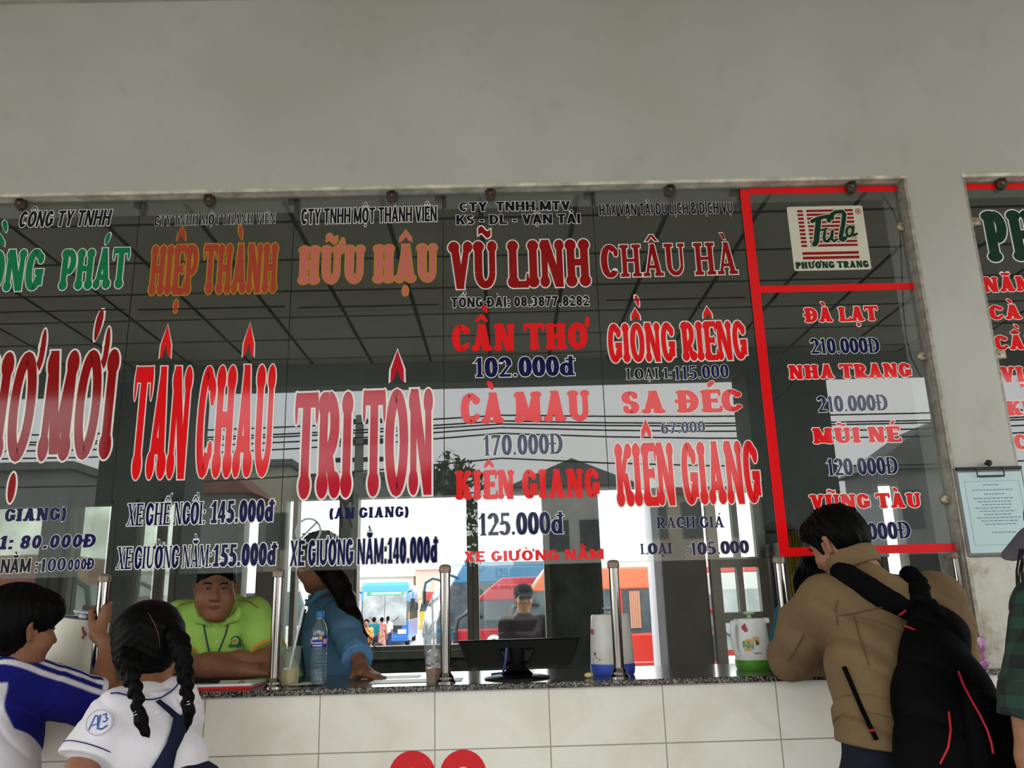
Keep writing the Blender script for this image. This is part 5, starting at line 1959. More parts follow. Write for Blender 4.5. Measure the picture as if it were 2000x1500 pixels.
bo, To = bus('orange and red bus parked broadside behind the rear openings', p[0], 17.5, .01, 5.9, 2.86, 2.2, (.72, .03, .015), (.78, .20, .09), (.72, .70, .66), slope=1.0, win=(1.25, 2.2), group=None, mir=BLK)
b = MB()
for z in (.62,): b.obox(To(3.2, -1.105, z), V(2.5, 0, 0), V(0, .004, 0), V(0, 0, .012))
b.build('panel_seam', mat('pale_red_line', (.8, .25, .2), .4), bo)
for i in range(4):
    b = MB()
    u = 1.7 + i * 1.05
    n_ = 10
    poly = [(u + .12 * k / n_ * 2, -1.06 - .02 * (k % 2)) for k in range(n_ + 1)]
    poly += [(a_, c_ + .01) for a_, c_ in poly[::-1]]
    b.prism(poly, lambda uu, vv, q: To(uu, vv - .03, q), 1.35, 2.16)
    b.build('curtain', mat('bus_curtain', (.42, .22, .14), .9) if i % 2 else mat('bus_curtain_grey', (.3, .32, .32), .9), bo)
p = at(1470, 1200, 14)
bus('white fronted red truck beyond the paned rear door', p[0] - .03, 13.2, PI / 2 - .1, 2.7, 2.6, 1.75, (.55, .03, .03), (.66, .66, .63), (.6, .05, .05), slope=.25, win=(1.25, 2.0), group=None, dash=1)
p = at(838, 1200, 60)
bus('yellow and red coach parked behind the blue coach', p[0] - 1.2, 66, .05, 11, 3.2, 2.5, (.72, .42, .04), (.5, .04, .03), (.55, .06, .05), slope=.4, win=(1.7, 2.5), group=None)
p = at(606, 1200, 24)
bj, Tj = bus('white coach with blue swirls behind the man in lime green', p[0], 25, PI - .05, 9, 3.3, 2.5, (.70, .71, .70), None, (.74, .74, .72), slope=.6, win=(1.5, 2.5), group=None)
b = MB()
for k in range(12):
    u0, u1 = .8 + k * .3, 1.1 + k * .3
    f0, f1 = 1.0 + .25 * math.sin(k * .5), 1.0 + .25 * math.sin((k + 1) * .5)
    b.quad(Tj(u0, 1.256, f0), Tj(u1, 1.256, f1), Tj(u1, 1.256, f1 + .22), Tj(u0, 1.256, f0 + .22))
b.build('blue_swirl', mat('swirl_blue', (.03, .3, .6), .4), bj)
p = at(212, 1200, 13)
bus('dusty red and teal bus behind the dirty rear windows', p[0], 13, PI, 6.5, 3.0, 2.4, (.04, .12, .11), (.45, .10, .08), (.5, .2, .16), slope=.4, win=(1.3, 2.3), group=None)
# buildings beyond the yard
def yblock(label, px0, px1, py, Y, m, win=(3, 2), rm=None):
    x0, x1, z = at(px0, py, Y)[0], at(px1, py, Y)[0], at((px0 + px1) / 2, py, Y)[2]
    h = thing('apartment_house', label, 'building', ((x0 + x1) / 2, Y + 4, YARD))
    b = MB(); b.box(x0, x1, Y, Y + 8, YARD, z); b.build('wall', m, h)
    b = MB(); b.box(x0 - .2, x1 + .2, Y - .3, Y + 8, z, z + .3); b.build('roof', rm or m, h)
    for i in range(win[0]):
        for j in range(win[1]):
            xx, zz = x0 + (x1 - x0) * (i + .5) / win[0], z - 2.2 - 3 * j
            b = MB(); b.box(xx - .5, xx + .5, Y - .06, Y + .05, zz, zz + 1.3); b.build('window', mat('pale_window', (.35, .33, .3), .4), h)


W4 = mat('bright_white_house', (.55, .53, .5), .8)
W5 = mat('pink_trim_house', (.55, .36, .3), .8)
yblock('white house with small windows beyond the blue coach', 640, 808, 1128, 84, W4, (4, 2))
yblock('pink trimmed house beyond the mirror arms of the teal coach', 812, 905, 1112, 80, W5, (2, 2), W4)
yblock('broad white terrace beyond the orange bus', 1100, 1420, 1120, 80, W4, (6, 1))
yblock('white terrace beyond the white coach', 420, 600, 1118, 74, W4, (4, 2))
# ------------------------------------------------------------------ people
def cloth(name, col, var=.12, bump=.25, bs=40, rough=.9, attr=False):
    return mat(name, col, rough, spec=.15, var=var, vscale=9, bump=.5, bscale=13, attr=attr)


def person(label, foot, group=None):
    return thing('person', label, 'person', foot, group)


# ---- the man in the lime polo shirt, leaning on the counter
def clerk():
    t = person('person in a lime green polo shirt leaning on the counter behind the glass, arms folded', (-.98, .75, 0))
    hc = at(422, 1150, .33)
    s = .89
    R = frame(V(.30, -.95, -.10), V(.02, .0, 1))
    B = Body(.0045)
    head(B, hc, R, s * 1.03)
    P = lambda x, y, z: hc + R @ (V(x, y, z) * s * 1.03)
    B.ell(P(0, .096, -.031), V(.0215, .012, .0105) * s, R, .008)
    # round cheeks
    for q in (-1, 1): B.ell(P(q * .040, .042, -.045), V(.033, .033, .038), R, .03)
    B.ell(P(0, .034, -.098), V(.036, .03, .02), R, .03)
    neck = at(428, 1222, .44)
    B.cap(hc + V(0, .03, -.05), neck + V(0, .03, -.03), .052, .062, .03)
    shL, shR = at(352, 1206, .44), at(498, 1200, .44)
    elL, elR = at(352, 1290, .33), at(530, 1290, .31)
    elL[2] = max(elL[2], ZC + .052); elR[2] = max(elR[2], ZC + .05)
    elL[2], elR[2] = ZC + .06, ZC + .06
    wL = at(470, 1306, .22); wL[2] = ZC + .045
    wR = at(405, 1306, .29); wR[2] = ZC + .075
    B.chain([shL, elL], [.05, .043], .02); B.chain([shR, elR], [.05, .043], .02)
    B.chain([elL, (elL + wL) / 2 + V(0, 0, .004), wL], [.045, .042, .031], .02)
    B.chain([elR, (elR + wR) / 2, wR], [.045, .041, .031], .02)
    hand(B, wL + V(.02, .0, 0), V(1, .25, -.05), V(0, .5, -1), 1, (18, 22, 15), .95)
    hand(B, wR + V(-.02, .0, -.0), V(-1, .05, -.12), V(0, .3, -1), -1, (25, 25, 15), .95)
    B.cap(neck, at(423, 1240, .40), .05, .045, .03)
    pel = V(-.97, .78, .95)
    B.econe(pel, (shL + shR) / 2 + V(0, .07, -.1), .15, .15, V(0, -1, .3), .6, .05)
    legs(B, pel, V(1, 0, 0), fw=(0, -1, 0))
    B.build('body', SKIN_BROWN, t)
    eyes(t, hc, R, s * 1.03, CAM, HAIR)
    # lips
    b = MB(); b.tube([P(-.029, .083, -.0655), P(-.011, .0925, -.0632), P(0, .0935, -.0648), P(.011, .0925, -.0632), P(.029, .083, -.0655)], [.0016, .005, .0045, .005, .0016], 8, flat=.7)
    b.tube([P(-.026, .084, -.068), P(0, .0925, -.0722), P(.026, .084, -.068)], [.002, .0068, .002], 8, flat=.7)
    b.build('lips', mat('lips_brown', (.22, .07, .055), .5), t, True)
    H = Body(.005)
    H.ell(P(0, -.02, .05), V(.078, .1, .082) * .93, R, .01)
    H.ell(P(0, -.045, .0), V(.08, .078, .07) * .93, R, .02)
    H.ell(P(0, .108, -.008), V(.066, .085, .072) * .93, R, .012, 's')
    for q in (-1, 1): H.ell(P(q * .085, .0, -.022), V(.03, .03, .04) * .93, R, .01, 's')
    H.cut(P(0, 0, -.05), R @ V(0, .5, -1))
    H.warp(strands(hc, R[:, 2], .0013, 70))
    H.build('hair', HAIR, t)
    # polo shirt
    mid = (shL + shR) / 2
    T = Body(.005)
    T.econe(pel + V(0, -.05, .05), mid + V(0, .06, -.12), .19, .185, V(0, -1, .25), .72, .04)
    T.econe(mid + V(0, .05, -.2), mid + V(0, .03, -.02), .165, .12, V(0, -1, .2), .75, .05)
    T.cap(shL + V(.02, .01, -.01), shR + V(-.02, .01, -.01), .066, .066, .04)
    T.cap(mid + V(0, .0, .0), neck + V(0, .02, -.005), .085, .07, .04)
    cufL, cufR = shL + (elL - shL) * .86, shR + (elR - shR) * .80
    T.cap(shL, shL + (elL - shL) * .5, .068, .07, .03); T.cone(shL + (elL - shL) * .4, cufL, .068, .069, .012)
    T.cap(shR, shR + (elR - shR) * .5, .068, .07, .03); T.cone(shR + (elR - shR) * .4, cufR, .068, .069, .012)
    T.warp(folds(.0022, 30, 8, 22, .4)); T.warp(folds(.0012, 60, 20, 35, 1.4))
    # open neck
    T.cap(at(424, 1196, .335), at(421, 1228, .285), .034, .006, .008, 's')
    LIME = cloth('lime_polo', (.36, .58, .115), .06, .2, 60)
    shirt_ = T.build('polo_shirt', LIME, t)
    on = surf(shirt_)
    # collar flaps
    for fl_ in ([(386, 1188), (384, 1200), (388, 1210), (398, 1213), (410, 1222)], [(466, 1190), (464, 1200), (459, 1207), (446, 1212), (434, 1222)]):
        C = Body(.0035)
        W_ = [on(px, py, .006, .012) for px, py in fl_]
        for i in range(len(W_) - 1): C.cap(W_[i], W_[i + 1], (.010, .014, .015, .011, .006)[i], (.014, .015, .011, .006)[i], .012)
        C.build('collar', LIME, t)
    for pts in ([(396, 1210), (400, 1232), (406, 1262), (411, 1282), (415, 1296)], [(449, 1208), (441, 1238), (431, 1264), (423, 1282), (415, 1297)]):
        b = MB(); b.tube([on(px, py, .004, .014) for px, py in pts], .0062, 8, flat=.4)
        b.build('lanyard', mat('navy_lanyard', (.012, .02, .11), .6), t, True)
    for q, cu, sh, el in ((-1, cufL, shL, elL), (1, cufR, shR, elR)):
        d = nrm(el - sh)
        b = MB(); rt = frame(d, V(0, 1, 0.2))
        b.lathe([(.0695, -.008), (.072, -.003), (.072, .004), (.0695, .006)], cu - d * .003, 32, rot=np.stack([rt[:, 0], rt[:, 2], rt[:, 1]], 1) @ np.diag([1, 1, 1]))
        b.build('cuff_trim', mat('orange_trim', (.75, .28, .04), .8), t, True)
    # badge and shoulder piping
    bc = on(459, 1252, .004, .02)
    b = MB()
    for k, (r_, mi, dy) in enumerate(((.019, 0, 0), (.013, 1, -.0008), (.0115, 2, -.0014))):
        vs = [bc + V(r_ * math.cos(q * PI / 12), dy, r_ * math.sin(q * PI / 12)) for q in range(24)]
        b.add(vs + [v + V(0, .012, 0) for v in vs], [tuple(range(24))] + [(q, (q + 1) % 24, 24 + (q + 1) % 24, 24 + q) for q in range(24)], mi)
    b.obox(bc + V(0, -.001, -.016), (.022, 0, .001), (0, .004, 0), (0, 0, .0045), 0)
    bd = b.build('badge', [mat('badge_green', (.01, .12, .07), .7), mat('badge_pale', (.5, .6, .2), .7), mat('badge_lime', (.35, .5, .1), .7)], t)
    letters_w('HT', 'heavy', bc + V(-.008, -.0042, -.0055), bc + V(.008, -.0042, -.0055), .011, mat('badge_red', (.6, .06, .03), .6), None, 0, bd, weight=1.0)
    for q, pts in ((-1, [(340, 1186), (356, 1176), (378, 1172)]), (1, [(466, 1168), (488, 1172), (504, 1184)])):
        b = MB(); b.tube([on(px, py + 3, .0005, .01) for px, py in pts], .0022, 6); b.build('shoulder_piping', mat('brown_piping', (.35, .16, .03), .8), t, True)
    b = MB()
    for px, py in ((418, 1233), (423, 1254)): b.ell(on(px, py, .001, .01), (.005, .003, .005), 12, 8)
    b.build('buttons', mat('pale_buttons', (.6, .75, .35), .4), t, True)
    trousers(t, pel, V(1, 0, 0), cloth('dark_trousers', (.02, .02, .024)), fw=(0, -1, 0), top=-.02)


clerk()


# ---- the woman in the blue shirt
def woman():
    t = person('person in a rolled sleeve blue shirt with a long ponytail, hand spread on the counter', (-.62, .85, 0))
    hc = at(622, 1098, .68)
    R = frame(V(-.85, .42, -.22), V(-.1, 0, 1))
    B = Body(.005)
    head(B, hc, R, .97, face=True)
    neck = at(640, 1165, .76)
    B.cap(hc + V(.02, .02, -.05), neck, .047, .055, .03)
    sh = at(662, 1205, .66)           # the shoulder turned to us
    sh2 = at(628, 1190, .98)
    el = at(690, 1262, .48)
    wr = at(704, 1303, .34)
    wr[2] = max(wr[2], ZC + .045)
    B.chain([sh, el, wr], [.045, .037, .026], .02)
    hd = atz(712, 1319, ZC + .022)
    hand(B, wr + V(.002, -.03, -.018), V(.55, -.42, -.16), V(0, -.15, -1), -1, (2, 14, 12), .98, spread=.012, thumb=(.9, .35, .1))
    pel = V(-.66, .86, .95)
    B.econe(pel, (sh + sh2) / 2 + V(0, 0, -.1), .13, .13, V(-1, .3, 0), .6, .05)
    B.cap(sh2, sh2 + V(-.12, .06, -.22), .045, .038); B.cap(sh2 + V(-.12, .06, -.22), sh2 + V(-.2, .02, -.42), .036, .026)
    legs(B, pel, V(.3, 1, 0), fw=(-1, .3, 0))
    B.build('body', SKIN_BROWN, t)
    eyes(t, hc, R, .97, None, HAIR)
    H = Body(.005)
    H.ell(hc + R @ V(0, -.018, .045), V(.084, .104, .086), R, .02)
    H.ell(hc + R @ V(0, -.05, -.01), V(.07, .07, .07), R, .03)
    H.ell(hc + R @ V(0, .11, -.01), V(.085, .07, .09), R, .012, 's')
    for q in (-1, 1): H.ell(hc + R @ V(q * .085, .012, -.025), V(.03, .03, .04), R, .01, 's')
    pts = [at(642, 1118, .66), at(662, 1140, .64), at(678, 1172, .61), at(692, 1210, .585), at(706, 1246, .57), at(716, 1256, .57)]
    H.chain(pts, [.045, .042, .036, .031, .02, .005], .025)
    H.warp(strands(hc, R[:, 2], .0016, 60)); H.warp(folds(.0018, 160, 40, 30))
    H.build('hair', HAIR_BROWN, t)
    rnd = random.Random(3)
    b = MB()
    for i in range(26):
        o = V(rnd.gauss(.004, .006), rnd.gauss(0, .006), rnd.gauss(0, .004))
        k0 = rnd.randrange(1, 3)
        P_ = [p + o * (1 + .9 * j) + V(.018, -.012, 0) * (.6 if j else .2) for j, p in enumerate(pts[k0:])]
        b.tube(P_, .0009, 4)
    b.build('hair_wisps', HAIR_BROWN, t)
    BLUE_ = cloth('steel_blue_shirt', (.085, .19, .30), .1, .2, 60)
    T = Body(.0055)
    mid = (sh + sh2) / 2
    T.econe(pel + V(.0, -.02, -.05), mid + V(.0, 0, -.16), .165, .165, V(-1, .3, 0), .78, .04)
    T.econe(mid + V(-.015, 0, -.24), mid + V(-.0, 0, -.08), .165, .14, V(-1, .3, 0), .72, .04)
    T.cap(sh + V(-.01, .02, -.01), sh2, .062, .055, .05)
    T.cap(mid, neck + V(0, 0, -.02), .08, .058, .05)
    T.chain([sh, sh + (el - sh) * .55, el, el + (wr - el) * .45], [.066, .063, .056, .05], .025)
    T.cone(el + (wr - el) * .2, el + (wr - el) * .62, .053, .053, .01)
    T.warp(folds(.003, 24, 14, 26, .9)); T.warp(folds(.0014, 60, 30, 40, 2))
    T.build('shirt', BLUE_, t)
    C = Body(.004)
    C.chain([at(650, 1150, .69), at(622, 1160, .68), at(603, 1180, .68), at(598, 1172, .69)], [.016, .013, .008, .006], .012)
    C.chain([at(645, 1146, .8), at(615, 1158, .8), at(597, 1182, .75)], [.014, .012, .006], .012)
    C.build('collar', BLUE_, t)
    K = Body(.004)
    d = nrm(wr - el); cu = el + (wr - el) * .58
    K.cone(cu - d * .028, cu + d * .02, .058, .06, .006)
    K.warp(folds(.002, 80, 60, 50))
    K.build('rolled_cuff', cloth('light_blue_cuff', (.11, .25, .46), .1), t)
    b = MB(); b.tube([at(597, 1190, .66), at(590, 1222, .65), at(586, 1250, .64), at(592, 1290, .62), at(597, 1330, .6)], .004, 6); b.build('lanyard', BK, t, True)
    trousers(t, pel, V(.3, 1, 0), cloth('dark_trousers', (0, 0, 0)), fw=(-1, .3, 0), waist=.14)


woman()


# ---- the man in the khaki jacket and his backpack
def khaki():
    t = person('person in a khaki jacket bending over the counter with a black backpack on', (1.2, -.62, 0))
    hc = at(1636, 1062, -.28)
    s = .90
    R = frame(V(-.50, .74, -.46), V(-.12, .1, 1))
    B = Body(.005)
    head(B, hc, R, s)
    c7 = at(1688, 1112, -.36)
    B.cap(hc + R @ V(0, -.03, -.05), c7 + V(0, .03, -.02), .055, .066, .03)
    shL, shR = at(1612, 1182, -.38), at(1830, 1172, -.26)
    elL = at(1548, 1283, -.14); elL[2] = ZC + .062
    wL = V(elL[0] + .21, .02, ZC + .05)
    elR = at(1860, 1275, -.10); elR[2] = ZC + .06
    wR = V(elR[0] - .16, .12, ZC + .05)
    pel = at(1735, 1475, -.52)
    B.chain([shL, elL, wL], [.05, .043, .03], .02); B.chain([shR, elR, wR], [.05, .043, .03], .02)
    hand(B, wL, V(1, .25, -.1), V(0, 0, -1), 1, (20, 25, 15), 1.0)
    hand(B, wR, V(-1, .5, -.1), V(0, 0, -1), -1, (20, 25, 15), 1.0)
    fw = nrm(V(-.45, .89, 0)); rt = V(fw[1], -fw[0], 0)
    mid = (shL + shR) / 2
    B.econe(pel + V(0, 0, .12), mid + V(0, 0, -.08), .11, .13, fw, .5, .05)
    legs(B, pel + V(0, 0, .03), rt, h=.06, r=(.062, .052, .042), fw=fw)
    B.build('body', SKIN, t)
    eyes(t, hc, R, s, None, HAIR)
    H = Body(.0045)
    Q_ = lambda *v: hc + R @ (V(*v) * s)
    H.ell(Q_(0, -.016, .045), V(.083, .103, .090) * s, R, .02)
    H.ell(Q_(0, -.055, .0), V(.079, .066, .072) * s, R, .03)
    H.ell(Q_(0, .06, .085), V(.058, .05, .04) * s, R, .03)
    H.ell(Q_(0, .118, -.012), V(.088, .07, .083) * s, R, .012, 's')
    for q in (-1, 1):
        H.ell(Q_(q * .09, .0, -.022), V(.032, .036, .043) * s, R, .008, 's')
        H.cap(Q_(q * .073, .03, .02), Q_(q * .069, .03, -.02), .010, .005, .01)
    H.cut(Q_(0, -.06, -.072), R @ V(0, -.28, -1), .012)
    rn_ = random.Random(12)
    for i in range(70):
        a_, e_ = rn_.uniform(0, 2 * PI), rn_.uniform(.05, 1.35)
        dd = V(math.cos(a_) * math.cos(e_), math.sin(a_) * math.cos(e_), math.sin(e_))
        if dd[1] > .75: continue
        p0_ = Q_(*(dd * V(.079, .098, .085) + V(0, -.016, .045)))
        tn = nrm(dd + V(rn_.gauss(0, .6), rn_.gauss(0, .6), -.5 + rn_.gauss(0, .4)))
        H.cap(p0_, p0_ + R @ tn * .017, .006, .0008, .006)
    H.warp(strands(hc, R[:, 2], .0022, 44))
    H.build('hair', HAIR, t)
    KH = cloth('khaki_cotton', (.175, .115, .06), .10, .3, 55)
    T = Body(.0055)
    up = mid + V(0, 0, -.02)
    low = pel + V(0, 0, .03)
    T.econe(low, low + (up - low) * .5, .158, .182, fw, .72, .04)
    T.econe(low + (up - low) * .45, up + V(0, 0, -.09), .19, .185, fw, .70, .05)
    T.cap(shL + V(.03, 0, -.0), shR + V(-.03, 0, 0), .075, .075, .06)
    T.cap(up, c7 + V(0, 0, -.045), .10, .075, .06)
    T.chain([shL, (shL + elL) * .5 + V(-.012, 0, 0), elL], [.085, .083, .074], .04)
    T.chain([elL, (elL + wL) * .5, wL - V(.02, 0, 0)], [.076, .062, .05], .03)
    T.chain([shR, (shR + elR) * .5, elR], [.085, .08, .07], .04)
    T.chain([elR, wR + V(.02, 0, 0)], [.07, .05], .03)
    T.cut(V(0, 0, ZC + .004), V(0, .03, -1)) if 0 else None
    def fl(x, y, z):
        return .0035 * np.sin(38 * z + 16 * x + 2.2 * np.sin(9 * x + 4 * y) + 1.2 * np.sin(14 * z)) * np.exp(-((x - elL[0] - .05) ** 2 + (z - elL[2] - .12) ** 2) / .03)
    hemz = at(1672, 1455, -.6)
    T.cut(hemz, V(-.10, 0, -1))
    T.warp(fl); T.warp(folds(.0042, 18, 16, 16, .3)); T.warp(folds(.0018, 48, 30, 40, 1.2))
    jk = T.build('jacket', KH, t)
    on = surf(jk)
    # hem band, collar, seams
    Hm = Body(.0055)
    ax = nrm(up - low)
    hl = low + ax * ((hemz[2] - .004 - low[2]) / ax[2]); Hm.cone(hl, hl + ax * .045, .163, .170, .01, fw=fw, flat=.74)
    Hm.warp(folds(.002, 40, 30, 20))
    Hm.build('hem_band', KH, t)
    Cc = Body(.0045)
    n_ = nrm(V(-.30, .35, 1.0))
    fc, rc = nrm(fw - n_ * np.dot(fw, n_)), None
    rc = np.cross(fc, n_)
    cc = c7 + V(-.012, .028, .005)
    ring = [cc + (rc * math.cos(a) * .076 + fc * math.sin(a) * .068) + n_ * (.022 if math.sin(a) < .3 else .022 - .05 * (math.sin(a) - .3)) for a in np.linspace(-PI * 1.28, PI * .28, 22)]
    for i in range(len(ring) - 1):
        Cc.econe(ring[i], ring[i + 1], .024, .024, np.cross(ring[i + 1] - ring[i], n_), .26, .012)
    Cc.build('collar', KH, t)
    SM = mat('khaki_seam', (.10, .065, .035), .9)
    for pts in ([(1636, 1172), (1632, 1190), (1634, 1205), (1636, 1222)], [(1636, 1203), (1660, 1199), (1690, 1193), (1722, 1186), (1738, 1183)], [(1668, 1204), (1674, 1225), (1680, 1250), (1690, 1275), (1697, 1300)], [(1570, 1240), (1560, 1258), (1548, 1278), (1538, 1292)]):
        b = MB(); b.tube([on(px, py, .0003, .008) for px, py in pts], .0016, 6); b.build('seam', SM, t, True)
    # the backpack
    KB = mat('black_nylon', (.0025, .0025, .003), .75, spec=.06, var=.5, vscale=5, bump=.25, bscale=18)
    bp = thing('backpack', 'large black backpack with thin red piping on the back of the person in khaki', 'backpack', at(1840, 1400, -.7))
    Q = Body(.0065)
    bk = -fw
    tl = at(1797, 1214, -.50); bl = at(1815, 1500, -.64) + V(0, 0, -.04)
    axb = nrm(tl - bl)
    fb = nrm(bk - axb * np.dot(bk, axb)); rb = np.cross(axb, fb)
    Rb = np.stack([rb, fb, axb], 1)
    ctr = (tl + bl) / 2
    Q.econe(tl + fb * .03 - axb * .035, ctr + fb * .05, .08, .142, fb, .62, .05)
    Q.econe(ctr + fb * .05, bl + fb * .05 + axb * .05, .142, .17, fb, .62, .05)
    Q.econe(ctr + fb * .10 - axb * .0, bl + fb * .12 + axb * .06, .10, .135, fb, .6, .06)
    Q.ell(tl + fb * .06 - axb * .04 + rb * .02, V(.07, .06, .06), Rb, .05)
    Q.warp(folds(.005, 14, 16, 13, .5))
    Q.build('pack_body', KB, bp)
    Q = Body(.006)
    pk = at(1872, 1330, -.62)
    Q.rbox(ctr + fb * .185 - axb * .12, V(.10, .03, .11), Rb, .03, .03)
    Q.warp(folds(.003, 20, 20, 16, .9))
    Q.build('front_pocket', KB, bp)
    # shoulder straps over the jacket
    for pts in ([(1768, 1192), (1748, 1180), (1722, 1165), (1696, 1148), (1672, 1134), (1655, 1124), (1641, 1117)], [(1792, 1192), (1796, 1170), (1794, 1150), (1788, 1136), (1776, 1122)]):
        S_ = Body(.0045)
        W_ = [on(px, py, .008, .014) for px, py in pts]
        for i in range(len(W_) - 1):
            td = W_[i + 1] - W_[i]
            vd = nrm(CAM - W_[i] + V(.1, 0, .6))
            S_.econe(W_[i], W_[i + 1], .031, .031, vd, .26, .012)
        S_.build('shoulder_strap', KB, bp)
    b = MB(); b.tube([on(px, py, .005, .014) for px, py in ((1648, 1302), (1660, 1330), (1672, 1358), (1684, 1386), (1698, 1416), (1712, 1445))], .0085, 8, flat=.4); b.build('lower_strap', KB, bp, True)
    b = MB(); b.tube([at(1768, 1188, -.55), at(1790, 1168, -.6), at(1822, 1176, -.6), at(1840, 1206, -.6)], .011, 8); b.build('grab_handle', KB, bp, True)
    RP = mat('red_piping', (.45, .008, .02), .5)
    def piping(pts):
        # lay the piping on the surface of the pack, walking out from inside it
        vs = [v for o_ in bp.children if o_.name.split('.')[0] in ('pack_body', 'front_pocket') for v in [np.array([q.co[:] for q in o_.data.vertices])]]
        A = np.concatenate(vs)
        out = []
        for px, py in pts:
            d = nrm(CF * FPX + CR * (px - 1000) + CU * (750 - py))
            r_ = A - CAM
            tt = r_ @ d
            off = np.linalg.norm(r_ - tt[:, None] * d, axis=1)
            k = off < .012
            if k.any(): out.append(CAM + d * (tt[k].min() - .001))
        b = MB(); b.tube(out, .0028, 8); b.build('piping', RP, bp, True)
    piping([(1872, 1312), (1882, 1338), (1898, 1368), (1914, 1396), (1928, 1425), (1936, 1450), (1940, 1472)])
    piping([(1853, 1390), (1857, 1425), (1852, 1460), (1836, 1492)])
    for pts in ([(1756, 1202, -.56), (1770, 1192, -.57)], [(1766, 1222, -.6), (1787, 1230, -.61)], [(1698, 1427, -.70), (1708, 1426, -.70)]):
        b = MB(); b.tube([at(px, py, yy) for px, py, yy in pts], .0028, 6); b.build('red_tag', RP, bp)
    trousers(t, pel + V(0, 0, -.06), rt, cloth('navy_trousers', (.012, .014, .024)), fw=fw, waist=.142, top=.12, h=.075, r=(.10, .075, .06))
    S_ = Body(.012)
    legsB = None


khaki()


